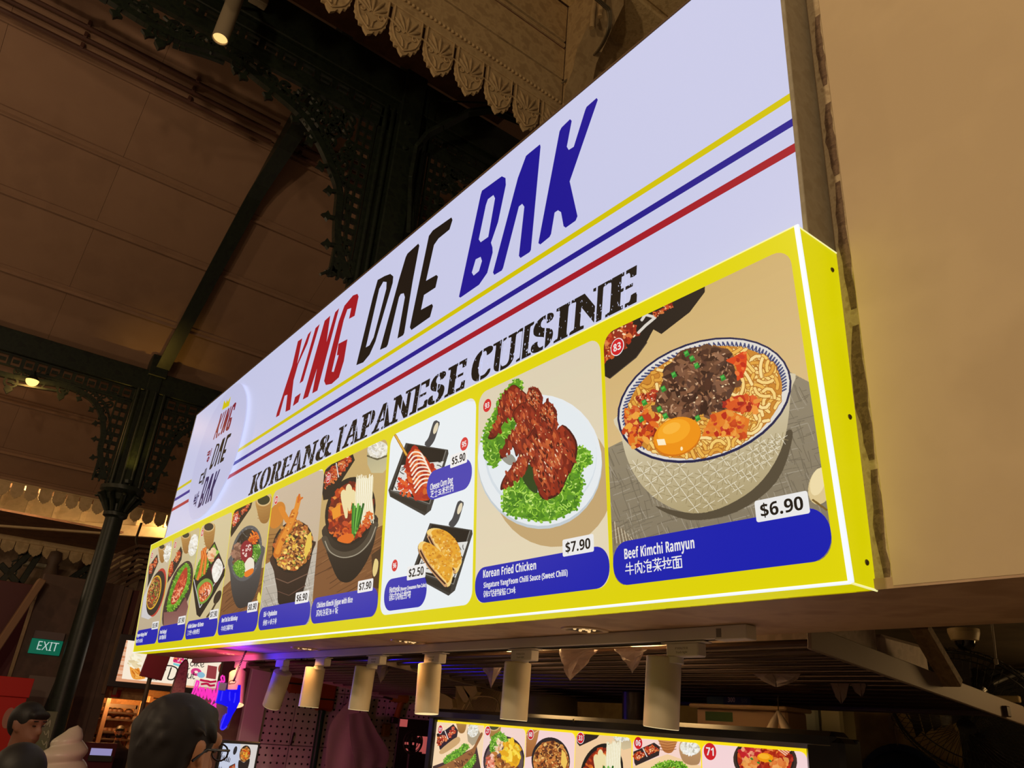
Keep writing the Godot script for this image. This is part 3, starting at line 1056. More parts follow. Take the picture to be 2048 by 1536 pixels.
func cup(x, y, w, h, tea):
	FS([[x, y], [x + w, y - w * 0.25], [x + w * 0.98, y + h * 0.5], [x + w * 0.75, y + h], [x + w * 0.3, y + h], [x + w * 0.06, y + h * 0.5]], rgb(196, 152, 84), rgb(150, 104, 48))
	for i in 5:
		K([[x + w * 0.08, y + h * (0.3 + i * 0.13)], [x + w * 0.5, y + h * (0.36 + i * 0.13)], [x + w * 0.92, y + h * (0.24 + i * 0.13)]], h * 0.025, rgb(168, 118, 56))
	E(x + w * 0.5, y, w * 0.5, w * 0.42, -14, rgb(218, 186, 130))
	E(x + w * 0.5, y, w * 0.42, w * 0.33, -14, tea)

func paint_33():
	measure(620, 820, 3.491)
	F([[0, 100], [620, 100], [620, 1500], [0, 1500]], rgb(206, 176, 112), rgb(188, 158, 104))
	side_dishes(84, 560, 1.0)
	F([[400, 270], [545, 230], [545, 400], [510, 440], [430, 440], [402, 380]], rgb(176, 170, 138), rgb(204, 194, 150))
	K([[402, 320], [470, 345], [545, 318]], 12.0, rgb(96, 90, 68))
	rice(474, 276, 72, 58, -10, 8.0)
	wood([[40, 930], [120, 860], [450, 830], [520, 800], [505, 1340], [20, 1340]], -32.0)
	F([[430, 1010], [500, 960], [500, 1250], [440, 1240]], rgb(74, 50, 30))
	soup_pot(282.0, 706.0, 1.0, 0)
	FS([[438, 1120], [455, 1040], [478, 1060], [470, 1130], [448, 1165]], rgb(230, 206, 134))

func paint_61():
	measure(250, 960, 4.2675)
	F([[1140, -80], [1720, -80], [1720, 700], [1140, 700]], rgb(208, 190, 166), rgb(198, 178, 150))
	linen([[1140, 700], [1300, 660], [1700, 560], [1720, 1500], [1120, 1500]], [rgb(196, 188, 174), rgb(166, 156, 142)], 120, 5.0)
	F([[1235, 260], [1300, 190], [1365, 215], [1345, 420], [1335, 640], [1200, 720], [1210, 440]], rgb(182, 138, 74), rgb(150, 104, 54))
	for i in 7:
		K([[1222, 470 + i * 34], [1290, 462 + i * 34], [1340, 430 + i * 34]], 6.0, rgb(120, 80, 38))
	E(1300, 300, 62, 120, 20, rgb(206, 128, 40))
	FS([[1258, 640], [1272, 780], [1300, 940], [1322, 1068], [1480, 1050], [1550, 840], [1600, 620], [1606, 520]], rgb(62, 40, 32), rgb(28, 20, 18))
	K([[1290, 840], [1390, 880], [1560, 800]], 9.0, rgb(112, 82, 66))
	K([[1305, 950], [1400, 985], [1540, 900]], 7.0, rgb(96, 66, 54))
	E(1434, 570, 172, 226, 14, rgb(22, 20, 20))
	E(1436, 566, 156, 208, 14, rgb(120, 76, 24))
	var f = []
	for i in 24:
		var t = TAU * i / 24.0
		var q = Vector2(152 * cos(t), 204 * sin(t)).rotated(deg_to_rad(14))
		f.append([1436 + q.x, 564 + q.y])
	brown_food(f, 22.0, 330)
	bits(f, 60, 7.0, 14.0, [rgb(244, 196, 74), rgb(250, 214, 110), rgb(52, 26, 12)], 1.5)
	bits(f, 40, 4.0, 8.0, [rgb(120, 160, 50), rgb(90, 140, 40)], 1.2)
	F([[1560, 470], [1590, 440], [1596, 560], [1540, 680], [1530, 600]], rgb(232, 196, 80))
	KS([[1296, 640], [1330, 520], [1400, 400], [1452, 270]], 62.0, rgb(204, 112, 26))
	KS([[1300, 620], [1345, 500], [1410, 380], [1462, 250], [1486, 150]], 40.0, rgb(226, 142, 44))
	K([[1478, 190], [1490, 124]], 16.0, rgb(206, 96, 26))
	K([[1482, 180], [1516, 150]], 14.0, rgb(214, 106, 30))
	KS([[1330, 240], [1362, 300], [1390, 350]], 46.0, rgb(220, 134, 38))
	bits([[1290, 640], [1330, 480], [1440, 260], [1480, 300], [1420, 480], [1340, 660]], 70, 5.0, 12.0, [rgb(242, 176, 74), rgb(188, 92, 20), rgb(232, 152, 54)], 1.3)

func paint_45():
	measure(250, 960, 4.2675)
	F([[780, 40], [1280, 40], [1280, 1400], [780, 1400]], rgb(212, 190, 142), rgb(190, 166, 120))
	F([[895, 330], [910, 260], [1090, 180], [1075, 240], [1000, 350], [905, 490]], rgb(30, 24, 22))
	kimchi([[915, 340], [925, 290], [970, 262], [978, 330], [920, 410]], 12.0)
	kimchi([[990, 262], [1062, 200], [1050, 240], [1000, 300]], 10.0)
	cup(1122.0, 170.0, 126.0, 190.0, rgb(46, 50, 24))
	wood([[815, 940], [900, 860], [1200, 740], [1190, 1180], [800, 1200]], -42.0)
	FS([[900, 650], [898, 800], [915, 970], [955, 1080], [1010, 1090], [1080, 1040], [1140, 900], [1172, 700], [1176, 560]], rgb(92, 92, 92), rgb(44, 44, 46))
	E(1036, 626, 128, 242, 12, rgb(88, 90, 92))
	var rim = []
	for i in 24:
		var t = TAU * i / 24.0
		var q = Vector2(124 * cos(t), 238 * sin(t)).rotated(deg_to_rad(12))
		rim.append([1036 + q.x, 626 + q.y])
	bits(rim, 220, 3.0, 6.0, [rgb(130, 132, 134), rgb(56, 58, 60), rgb(104, 106, 108)], 1.0)
	E(1036, 618, 106, 204, 12, rgb(46, 40, 34))
	strands([[980, 480], [1040, 420], [1050, 540], [1000, 560], [960, 540]], 50, 60.0, 10.0, [rgb(40, 36, 32), rgb(90, 88, 84), rgb(24, 22, 20)], null, 30.0, 80.0)
	strands([[1050, 430], [1110, 430], [1150, 490], [1110, 560], [1050, 530]], 60, 60.0, 9.0, [rgb(232, 110, 20), rgb(248, 146, 50), rgb(210, 84, 12)], rgb(180, 70, 10), 40.0, 60.0)
	bits([[925, 560], [985, 540], [990, 660], [940, 720], [915, 680]], 70, 8.0, 18.0, [rgb(140, 96, 74), rgb(110, 68, 52), rgb(168, 122, 98)], 1.6)
	strands([[1090, 560], [1150, 540], [1160, 620], [1120, 700], [1090, 680]], 50, 60.0, 12.0, [rgb(110, 170, 50), rgb(190, 220, 130), rgb(70, 130, 34)], rgb(50, 100, 24), 50.0, 40.0)
	FS([[990, 570], [1035, 515], [1080, 550], [1085, 640], [1040, 705], [995, 680]], rgb(140, 18, 40))
	bits([[1000, 560], [1070, 540], [1080, 630], [1010, 680]], 26, 5.0, 8.0, [rgb(250, 230, 220), rgb(235, 200, 190)], 1.5)
	FS([[1020, 720], [1060, 662], [1098, 680], [1100, 760], [1060, 800], [1022, 780]], rgb(238, 228, 210))
	FS([[1020, 790], [1090, 752], [1094, 790], [1050, 826], [1022, 822]], rgb(232, 120, 30))
	lettuce([[925, 740], [960, 690], [1010, 700], [1020, 760], [1005, 826], [955, 810]], 12.0, 80)
	FS([[1128, 1010], [1145, 955], [1158, 1000], [1146, 1050]], rgb(236, 212, 96))

func paint_bento():
	measure(250, 960, 4.2675)
	F([[500, 200], [940, 200], [940, 1400], [500, 1400]], rgb(218, 206, 166), rgb(204, 186, 140))
	cup(668.0, 400.0, 96.0, 180.0, rgb(52, 46, 34))
	F([[766, 524], [852, 742], [858, 800], [770, 960], [640, 1172], [612, 1150], [576, 880], [590, 820], [700, 620]], rgb(26, 22, 22))
	K([[588, 850], [640, 1090], [852, 742]], 7.0, rgb(196, 196, 200))
	F([[700, 640], [764, 545], [792, 620], [735, 720]], rgb(110, 160, 40))
	bits([[705, 645], [762, 570], [786, 625], [736, 700]], 70, 8.0, 18.0, [rgb(236, 170, 120), rgb(245, 205, 160), rgb(150, 200, 70), rgb(226, 140, 90)], 1.6)
	F([[730, 760], [800, 650], [845, 760], [770, 895]], rgb(120, 20, 40))
	FS([[742, 768], [798, 668], [838, 760], [772, 880]], rgb(238, 234, 224))
	bits([[745, 770], [797, 672], [836, 760], [772, 876]], 60, 6.0, 11.0, [rgb(250, 248, 240), rgb(216, 210, 198)], 1.8)
	lettuce([[600, 800], [640, 680], [690, 640], [715, 720], [680, 800], [620, 850]], 14.0, 80)
	for s in [[[660, 610], [655, 720], [620, 850]], [[690, 580], [660, 700], [640, 820]], [[672, 590], [690, 660], [676, 800]]]:
		KS(s, 22.0, rgb(206, 92, 24))
		KS(s, 10.0, rgb(236, 140, 52))
	FS([[620, 900], [690, 840], [745, 870], [748, 950], [700, 1030], [645, 1060], [622, 1000]], rgb(120, 160, 60))
	var fish = [[632, 930], [690, 870], [735, 890], [738, 950], [690, 1020], [650, 1040], [634, 1000]]
	FS(fish, rgb(214, 88, 40))
	strands(fish, 60, 70.0, 7.0, [rgb(240, 150, 90), rgb(190, 60, 30), rgb(250, 214, 190), rgb(130, 50, 30)], null, 10.0, 66.0)
	E(790, 1000, 26, 62, 24, rgb(44, 34, 26))
	K([[776, 1050], [738, 1120], [700, 1170]], 14.0, rgb(70, 54, 36))

func paint_pork():
	measure(250, 960, 4.2675)
	F([[270, 300], [660, 300], [660, 1420], [270, 1420]], rgb(212, 196, 146), rgb(186, 168, 134))
	F([[362, 880], [374, 760], [478, 566], [492, 610], [482, 680], [420, 790]], rgb(32, 26, 26))
	kimchi([[372, 780], [398, 690], [412, 700], [408, 770], [378, 830]], 9.0)
	kimchi([[422, 680], [460, 600], [478, 630], [440, 710]], 9.0)
	cup(484.0, 470.0, 72.0, 150.0, rgb(52, 52, 34))
	F([[540, 560], [630, 470], [622, 640], [590, 716], [552, 700]], rgb(176, 170, 130), rgb(206, 196, 150))
	rice(584, 556, 38, 96, 12, 8.0)
	FS([[330, 1080], [420, 800], [530, 690], [580, 760], [560, 960], [440, 1200], [330, 1250]], rgb(60, 44, 42))
	lettuce([[358, 1080], [400, 900], [470, 760], [530, 716], [558, 780], [540, 920], [460, 1060], [390, 1125]], 14.0, 170)
	var m = [[392, 1040], [420, 930], [480, 800], [528, 745], [528, 860], [480, 980], [420, 1060]]
	FS(m, rgb(176, 52, 30))
	strands(m, 110, 70.0, 9.0, [rgb(206, 76, 44), rgb(226, 116, 76), rgb(150, 34, 22), rgb(240, 170, 130)], null, 30.0, 110.0)
	F([[330, 1130], [440, 1120], [520, 1000], [540, 1080], [500, 1240], [330, 1300]], rgb(120, 70, 68), rgb(150, 110, 100))

func paint_hotplate():
	measure(250, 960, 4.2675)
	F([[40, 480], [430, 480], [430, 1460], [40, 1460]], rgb(214, 200, 168), rgb(186, 168, 140))
	F([[198, 860], [204, 740], [276, 634], [286, 700], [240, 810], [190, 920]], rgb(34, 30, 30))
	kimchi([[204, 790], [222, 710], [236, 720], [226, 800]], 8.0)
	kimchi([[240, 720], [268, 660], [276, 690], [252, 750]], 7.0)
	cup(288.0, 570.0, 56.0, 130.0, rgb(56, 50, 36))
	rice(366, 620, 32, 80, 12, 7.0)
	F([[140, 1170], [160, 1000], [220, 860], [300, 900], [260, 1150], [200, 1190]], rgb(208, 204, 206))
	E(276, 960, 62, 212, 13, rgb(188, 58, 44))
	E(262, 966, 66, 196, 14, rgb(40, 34, 32))
	E(248, 960, 54, 150, 14, rgb(226, 176, 40))
	var f = []
	for i in 20:
		var t = TAU * i / 20.0
		var q = Vector2(48 * cos(t), 138 * sin(t)).rotated(deg_to_rad(14))
		f.append([246 + q.x, 960 + q.y])
	F(f, rgb(112, 60, 30))
	strands(f, 130, 46.0, 8.0, [rgb(150, 80, 40), rgb(206, 150, 80), rgb(60, 34, 22), rgb(120, 140, 50), rgb(170, 60, 30)], null, 180.0, 0.0)

# ---------------------------------------------------------------- the yellow lightbox with nine photographs
func down():
	return Vector3(0, LOW_Y - TOP_Y, FRONT_LOW - FRONT_TOP).normalized()

func face_out():
	return down().cross(Vector3.RIGHT)

func fp(x, s, out = 0.0):
	return Vector3(x, TOP_Y, FRONT_TOP) + down() * s + face_out() * out

func on_face(px, py):
	var p = at_plane(px, py, fp(0, 0), face_out())
	return Vector2(p.x, (p - fp(0, 0)).dot(down()))

# a flat print with a picture: outline in metres from o along u and down v
func print_panel(called, o, u, v, r, lift, tex, energy, parent):
	var m := StandardMaterial3D.new()
	m.resource_name = "food_photograph"
	m.albedo_texture = tex
	m.albedo_color = Color(0.3, 0.3, 0.3)
	m.roughness = 0.5
	m.emission_enabled = true
	m.emission = Color.BLACK
	m.emission_texture = tex
	m.emission_energy_multiplier = energy
	m.texture_repeat = false
	var st = ms()
	var w = u.length()
	var h = v.length()
	var n = u.cross(v).normalized()
	if n.dot(EYE - o) < 0.0:
		n = -n
	var p := PackedVector2Array(round_rect(0, 0, w, h, r))
	var t = Geometry2D.triangulate_polygon(p)
	for i in range(0, t.size(), 3):
		for k in [0, 2, 1]:
			var q = p[t[i + k]]
			st.set_uv(Vector2(q.x / w, q.y / h))
			st.add_vertex(o + u / w * q.x + v / h * q.y + n * lift)
	return obj(called, st, m, parent)

func build_yellow_sign():
	var t = thing("menu_lightbox_sign", Vector3(-3.43, LOW_Y, FRONT_LOW), "yellow backlit menu box with nine food photographs and blue price labels", "sign")
	var yellow = glow("yellow_acrylic", rgb(234, 226, 0), 0.74, 0.55)
	var st = ms()
	# wedge-shaped box: deeper at the top
	var A = Vector3(SIGN_R, TOP_Y, FRONT_TOP)
	var B = Vector3(SIGN_R, LOW_Y, FRONT_LOW)
	var C = Vector3(SIGN_R, LOW_Y, WALL_Z + 0.001)
	var D = Vector3(SIGN_R, TOP_Y, WALL_Z + 0.001)
	var q := Vector3(SIGN_L - SIGN_R, 0, 0)
	quad(st, A, B, B + q, A + q)
	obj("acrylic_face", st, yellow, t)
	st = ms()
	quad(st, A, D, C, B)
	obj("end_panel", st, yellow, t)
	st = ms()
	quad(st, A + q, B + q, C + q, D + q)
	obj("end_panel", st, yellow, t)
	st = ms()
	quad(st, B, C, C + q, B + q)
	obj("bottom_panel", st, yellow, t)
	st = ms()
	quad(st, A, A + q, D + q, D)
	obj("top_panel", st, yellow, t)
	st = ms()
	quad(st, D, D + q, C + q, C)
	obj("back_panel", st, mat("box_back", rgb(150, 145, 120), 0.6), t)
	# bright edges where the sheets meet
	var edge = glow("lit_edge", rgb(236, 244, 255), 0.95, 0.6)
	var edge2 = glow("lit_edge_yellow", rgb(250, 246, 170), 0.9, 0.6)
	st = ms()
	bar(st, A + Vector3(0.001, 0, 0.001), B + Vector3(0.001, 0, 0.001), 0.011, 0.006, Vector3.BACK, 0.0015)
	obj("lit_edge", st, edge, t)
	st = ms()
	bar(st, B + Vector3(0, 0.001, 0.0), B + q + Vector3(0, 0.001, 0.0), 0.006, 0.006, Vector3.UP, 0.0015)
	obj("lit_edge", st, edge, t)
	for e in [[A, A + q, 0.003], [A, D, 0.003], [B, C, 0.004], [D, C, 0.003], [A + q, B + q, 0.003]]:
		st = ms()
		bar(st, e[0], e[1], e[2], e[2], Vector3(0.3, 0.5, 0.2).normalized(), 0.0005)
		obj("lit_edge", st, edge2, t)
	# screws on the end panel
	for s in [[1664, 540], [1699, 834], [1733, 1125]]:
		var p = at_x(s[0], s[1], SIGN_R)
		st = ms()
		lathe(st, Transform3D(Basis(Vector3(0, 1, 0), Vector3(1, 0, 0), Vector3(0, 0, -1)), p), [Vector2(0.0058, 0), Vector2(0.0058, 0.0015), Vector2(0.004, 0.0032), Vector2(0, 0.004)], 16)
		obj("screw", st, mat("screw_steel", rgb(120, 110, 88), 0.35, 0.9), t)
	# photographs with their labels
	var blue = glow("label_blue", rgb(18, 28, 178), 0.9, 0.25)
	var white = glow("tag_white", rgb(236, 238, 240), 0.86)
	var ink = mat("tag_ink", rgb(24, 22, 24), 0.5)
	var red = glow("badge_red", rgb(206, 30, 38), 0.9)
	var P = [
		[-1.345, -0.772], [-1.928, -1.358], [-2.515, -1.943], [-3.112, -2.536], [-3.710, -3.110],
		[-4.304, -3.722], [-4.892, -4.312], [-5.500, -4.903], [-6.085, -5.512]]
	var S0 := 0.041
	var S1 := 0.702
	var flat := Transform3D(Basis(Vector3.RIGHT, -down(), face_out()), fp(0, 0))
	var parts = []
	for i in P.size():
		var e = P[i]
		var res := 1320.0 if i < 2 else 1150.0
		rng.seed = 100 + i
		canvas(fp(e[0], S0), Vector3.RIGHT * (e[1] - e[0]), down() * (S1 - S0), int((e[1] - e[0]) * res), int((S1 - S0) * res), rgb(230, 230, 225))
		match i:
			0: paint_83()
			1: paint_93()
			2: paint_95()
			3: paint_33()
			4: paint_61()
			5: paint_45()
			6: paint_bento()
			7: paint_pork()
			8: paint_hotplate()
		parts.append(print_panel("photo_panel", fp(e[0], S0), Vector3.RIGHT * (e[1] - e[0]), down() * (S1 - S0), 0.042, 0.0006, ImageTexture.create_from_image(cv_img), 0.92, t))
	var labels = [
		[0, -1.345, -0.772, 0.600, 0.702, 0], [1, -1.928, -1.358, 0.600, 0.702, 0], [3, -3.112, -2.536, 0.600, 0.702, 0], [4, -3.710, -3.122, 0.600, 0.702, 0], [5, -4.300, -3.722, 0.600, 0.702, 0], [6, -4.888, -4.318, 0.600, 0.702, 0], [7, -5.494, -4.910, 0.600, 0.702, 0], [8, -6.078, -5.518, 0.600, 0.702, 0]]
	for l in labels:
		label_plate(flat, l[1], l[2], l[3], l[4], parts[l[0]], blue)
	var c1 = on_face(853, 1007)
	var c2 = on_face(945, 938)
	label_plate(flat, c1.x, c2.x - 0.002, 0.244, 0.345, parts[2], blue)
	label_plate(flat, -2.490, -2.205, 0.582, 0.690, parts[2], blue)
	# price tags: left, right, top, bottom of the tag on the face
	var tags = [
		[0, -0.929, -0.808, 0.567, 0.611, "$6.90"], [1, -1.528, -1.410, 0.567, 0.611, "$7.90"], [3, -2.700, -2.580, 0.567, 0.611, "$7.90"], [4, -3.290, -3.150, 0.563, 0.611, "$6.90"],
		[5, -3.880, -3.745, 0.563, 0.611, "$8.90"], [6, -4.470, -4.330, 0.563, 0.611, "$7.90"], [7, -5.080, -4.935, 0.563, 0.611, "$7.90"], [8, -5.690, -5.535, 0.563, 0.611, "$5.90"], [2, -2.335, -2.215, 0.552, 0.598, "$2.50"]]
	for g in tags:
		price_tag(flat, g, parts[g[0]], white, ink)
	var a1 = on_face(901, 943)
	var a2 = on_face(935, 915)
	price_tag(flat, [2, a1.x, a2.x, 0.214, 0.258, "$5.90"], parts[2], white, ink)
	# number badges
	for b in [[0, 1235, 694, "83", 0.0245], [1, 975, 811, "93", 0.0215], [2, 929, 888, "95", 0.0225], [2, 790, 1131, "96", 0.0205], [3, 657, 956, "33", 0.0225], [4, 553, 1000, "61", 0.0225], [5, 472, 1037, "45", 0.0235], [6, 405, 1066, "50", 0.0225], [7, 351, 1090, "32", 0.0225], [8, 304.5, 1111, "22", 0.0225]]:
		var c = on_face(b[1], b[2])
		var ring = b[3] in ["83", "33", "61", "45", "50", "32", "22"]
		if ring:
			st = ms()
			extr(st, disc(c.x, -c.y, b[4], b[4]), flat, 0.0006, 0.0010)
			obj("badge_ring", st, white, parts[b[0]])
		st = ms()
		extr(st, disc(c.x, -c.y, b[4] * (0.9 if ring else 1.0), b[4] * (0.9 if ring else 1.0)), flat, 0.0010, 0.0014)
		obj("number_badge", st, red, parts[b[0]])
		write(b[3], "sans", fp(c.x - b[4] * 0.56, c.y + b[4] * 0.42, 0.0014), Vector3.RIGHT, -down(), face_out(), b[4] * 1.12, b[4] * 0.84, white, parts[b[0]])
	# wording
	var W = [
		[0, "Beef Kimchi Ramyun", 1250, 1118.5, 1390, 0.0240, "牛肉泡菜拉面", 1252, 1152, 1366, 0.030], [1, "Korean Fried Chicken", 967, 1156, 1073, 0.0225, "", 0, 0, 0, 0.0],
		[1, "Singature YangYeom Chilli Sauce (Sweet Chilli)", 968, 1176, 1136, 0.0150, "韩式甜辣酱口味", 968, 1196, 1032, 0.020], [2, "Cheese Corn Dog", 861, 981, 906, 0.0215, "芝士玉米热狗", 861, 998, 907, 0.027],
		[2, "Hotteok", 779.5, 1186, 800, 0.0195, "韩式肉桂煎饼", 779, 1203, 822, 0.027], [2, "(Honey Cinnamon Pan-Cake)", 801, 1182, 853, 0.0120, "", 0, 0, 0, 0.0], [3, "Chicken Kimchi Jjigae with Rice", 634, 1216, 705.5, 0.0205, "鸡肉泡菜汤+饭", 632.5, 1234, 676, 0.027],
		[4, "Ebi + Oyakodon", 527.5, 1234, 554, 0.0220, "炸虾+亲子丼", 526, 1252, 553.5, 0.027], [5, "Beef Dol Sot Bibimbap", 443.5, 1245, 475, 0.0220, "牛肉石锅拌饭", 442, 1263, 466, 0.027],
		[6, "Grilled Salmon + Ebi Bento", 376, 1257, 407, 0.0220, "三文鱼+炸虾便当", 374, 1271, 399, 0.027], [7, "Pork Bulgogi", 320, 1268, 333, 0.0220, "韩式辣肉饭", 318.5, 1280, 332, 0.027], [8, "Teppan Bulgogi Beef", 273.5, 1274, 294, 0.0220, "韩式牛肉饭", 271, 1287, 285, 0.027]]
	for w in W:
		var o = on_face(w[2], w[3])
		var e = on_face(w[4], lerpf(w[3], w[3] - (w[4] - w[2]) * 0.16, 1.0))
		write(w[1], "sans", fp(o.x, o.y, 0.0014), Vector3.RIGHT, -down(), face_out(), e.x - o.x, w[5], white, parts[w[0]])
		if w[6] != "":
			var o2 = on_face(w[7], w[8])
			var e2 = on_face(w[9], w[8] - (w[9] - w[7]) * 0.13)
			var n = w[6].length()
			brush(w[6], fp(o2.x, o2.y, 0.0014), Vector3.RIGHT, -down(), face_out(), (e2.x - o2.x) / n, w[10], white, parts[w[0]])

func label_plate(flat, x0, x1, s0, s1, parent, m):
	var st = ms()
	extr(st, round_rect(x0, -s1, x1, -s0, (s1 - s0) * 0.47, 8), flat, 0.0006, 0.0012)
	obj("label_plate", st, m, parent)

func price_tag(flat, g, parent, white, ink):
	var st = ms()
	extr(st, round_rect(g[1], -g[4], g[2], -g[3], 0.005, 4), flat, 0.0012, 0.0018)
	obj("price_tag", st, white, parent)
	var w = g[2] - g[1]
	write(g[5], "sans", fp(g[1] + w * 0.10, g[4] - (g[4] - g[3]) * 0.20, 0.0018), Vector3.RIGHT, -down(), face_out(), w * 0.80, (g[4] - g[3]) * 0.60, ink, parent)

# ---------------------------------------------------------------- bulkhead, soffit, floor, stall walls
const SOFFIT_BACK := -1.86
const STALL_CEIL := 2.16
const STALL_BACK := -4.3

func build_shell():
	var f = structure("floor")
	var st = ms()
	bb(st, Vector3(-30, -0.2, -14), Vector3(9, 0.0, 12))
	obj("slab", st, mottled("floor_tone", [rgb(120, 108, 96), rgb(134, 122, 108), rgb(110, 98, 88)], 0.4, 0.5, 0.0, 5), f)
	# beige bulkhead that carries the sign
	var w = structure("wall_front")
	var paint = mottled("beige_board", [rgb(192, 170, 134), rgb(197, 175, 138), rgb(188, 166, 130)], 0.35, 0.62, 0.0, 11, 5)
	st = ms()
	bb(st, Vector3(-6.10, 2.052, SOFFIT_BACK), Vector3(-0.74, 3.74, WALL_Z))
	obj("bulkhead_core", st, mat("bare_board", rgb(150, 128, 98), 0.85), w)
	st = ms()
	bb(st, Vector3(-0.74, 2.052, SOFFIT_BACK), Vector3(7.0, 5.6, WALL_Z))
	obj("bulkhead_core", st, mat("bare_board"), w)
	st = ms()
	bb(st, Vector3(-0.7135, 2.034, WALL_Z + 0.0005), Vector3(7.0, 5.6, WALL_Z + 0.010), 0.002)
	obj("beige_panel", st, paint, w)
	# strip of old plaster between the sign and the panel, with paint flaked off in patches
	st = ms()
	bb(st, Vector3(-0.748, 2.04, WALL_Z + 0.0004), Vector3(-0.7140, 5.6, WALL_Z + 0.004))
	obj("plaster_strip", st, mottled("old_plaster", [rgb(176, 156, 124), rgb(186, 168, 134), rgb(160, 140, 108)], 6.0, 0.9, 3.0, 21), w)
	rng.seed = 44
	var bare = mottled("bare_plaster", [rgb(104, 84, 66), rgb(120, 98, 76), rgb(92, 72, 56)], 9.0, 0.95, 4.0, 23)
	for pz in [[3.26, 3.50], [2.98, 3.20], [2.62, 2.96], [2.28, 2.58], [2.05, 2.26]]:
		var p = []
		var n := 9
		var wl = rng.randf_range(0.3, 0.9)
		for k in n:
			p.append(Vector2(-0.7145 - 0.001 - rng.randf_range(0.0, 0.005), lerpf(pz[0], pz[1], float(k) / (n - 1))))
		for k in n:
			var e = sin(PI * (k + 0.5) / n)
			p.append(Vector2(-0.7145 - 0.008 - 0.024 * e * rng.randf_range(0.55, 1.0) * wl - 0.006, lerpf(pz[1], pz[0], float(k) / (n - 1))))
		st = ms()
		extr(st, p, Transform3D(Basis(), Vector3(0, 0, WALL_Z)), 0.004, 0.0046)
		obj("flaked_patch", st, bare, w)
	# soffit below
	var s = structure("trim_1")
	st = ms()
	bb(st, Vector3(-6.10, LOW_Y, SOFFIT_BACK), Vector3(7.0, 2.0515, WALL_Z + 0.009))
	obj("soffit_board", st, mottled("soffit_board", [rgb(176, 146, 118), rgb(186, 156, 126), rgb(164, 134, 106)], 0.8, 0.6, 0.0, 31), s)
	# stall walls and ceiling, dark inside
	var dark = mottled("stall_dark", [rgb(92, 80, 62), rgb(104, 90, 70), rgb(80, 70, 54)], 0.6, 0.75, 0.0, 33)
	var b = structure("wall_back")
	st = ms()
	bb(st, Vector3(-6.3, 0.0, STALL_BACK - 0.12), Vector3(2.0, 2.8, STALL_BACK))
	obj("back_board", st, mottled("back_wall", [rgb(150, 130, 84), rgb(160, 140, 92), rgb(138, 118, 76)], 0.7, 0.6, 0.0, 35), b)
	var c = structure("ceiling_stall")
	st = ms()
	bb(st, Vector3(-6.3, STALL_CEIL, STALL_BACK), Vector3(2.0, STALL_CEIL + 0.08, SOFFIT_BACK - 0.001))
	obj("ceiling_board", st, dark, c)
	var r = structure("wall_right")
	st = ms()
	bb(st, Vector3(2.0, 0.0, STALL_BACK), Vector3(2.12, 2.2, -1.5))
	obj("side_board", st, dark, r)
	# pegboard end wall, pressed panels with rows of holes
	var pg = structure("wall_left")
	var peg = mottled("pegboard_paint", [rgb(196, 190, 192), rgb(206, 200, 202), rgb(186, 180, 182)], 0.5, 0.5, 0.0, 37)
	var hole = mat("peg_hole", rgb(30, 24, 26), 0.9)
	for z0 in [-2.62, -3.02, -3.42, -3.82, -4.22]:
		for y0 in [1.10, 1.50, 1.90]:
			st = ms()
			bb(st, Vector3(-6.24, y0 + 0.002, z0 + 0.002), Vector3(-6.20, minf(y0 + 0.398, STALL_CEIL), z0 + 0.398), 0.003)
			var panel = obj("panel", st, peg, pg)
			st = ms()
			for i in 8:
				for j in 8:
					var y = y0 + 0.025 + j * 0.05
					if y < 2.13:
						extr(st, disc(z0 + 0.025 + i * 0.05 + (0.0 if j % 2 else 0.0), y, 0.008, 0.008, 10), Transform3D(Basis(Vector3(0, 0, 1), Vector3(0, 1, 0), Vector3(-1, 0, 0)), Vector3(-6.20, 0, 0)), -0.0015, 0.001)
			var h = obj("peg_holes", st, hole, panel)
			h.set_meta("kind", "stuff")
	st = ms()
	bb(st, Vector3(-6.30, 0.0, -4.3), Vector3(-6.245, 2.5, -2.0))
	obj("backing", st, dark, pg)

# ---------------------------------------------------------------- cast-iron roof
const NEAR_X := -6.6
const FAR_X := -12.64
const EAVE_X := -5.0

func roof_y(x):
	return 6.69 + 0.476 * (x + 12.83)

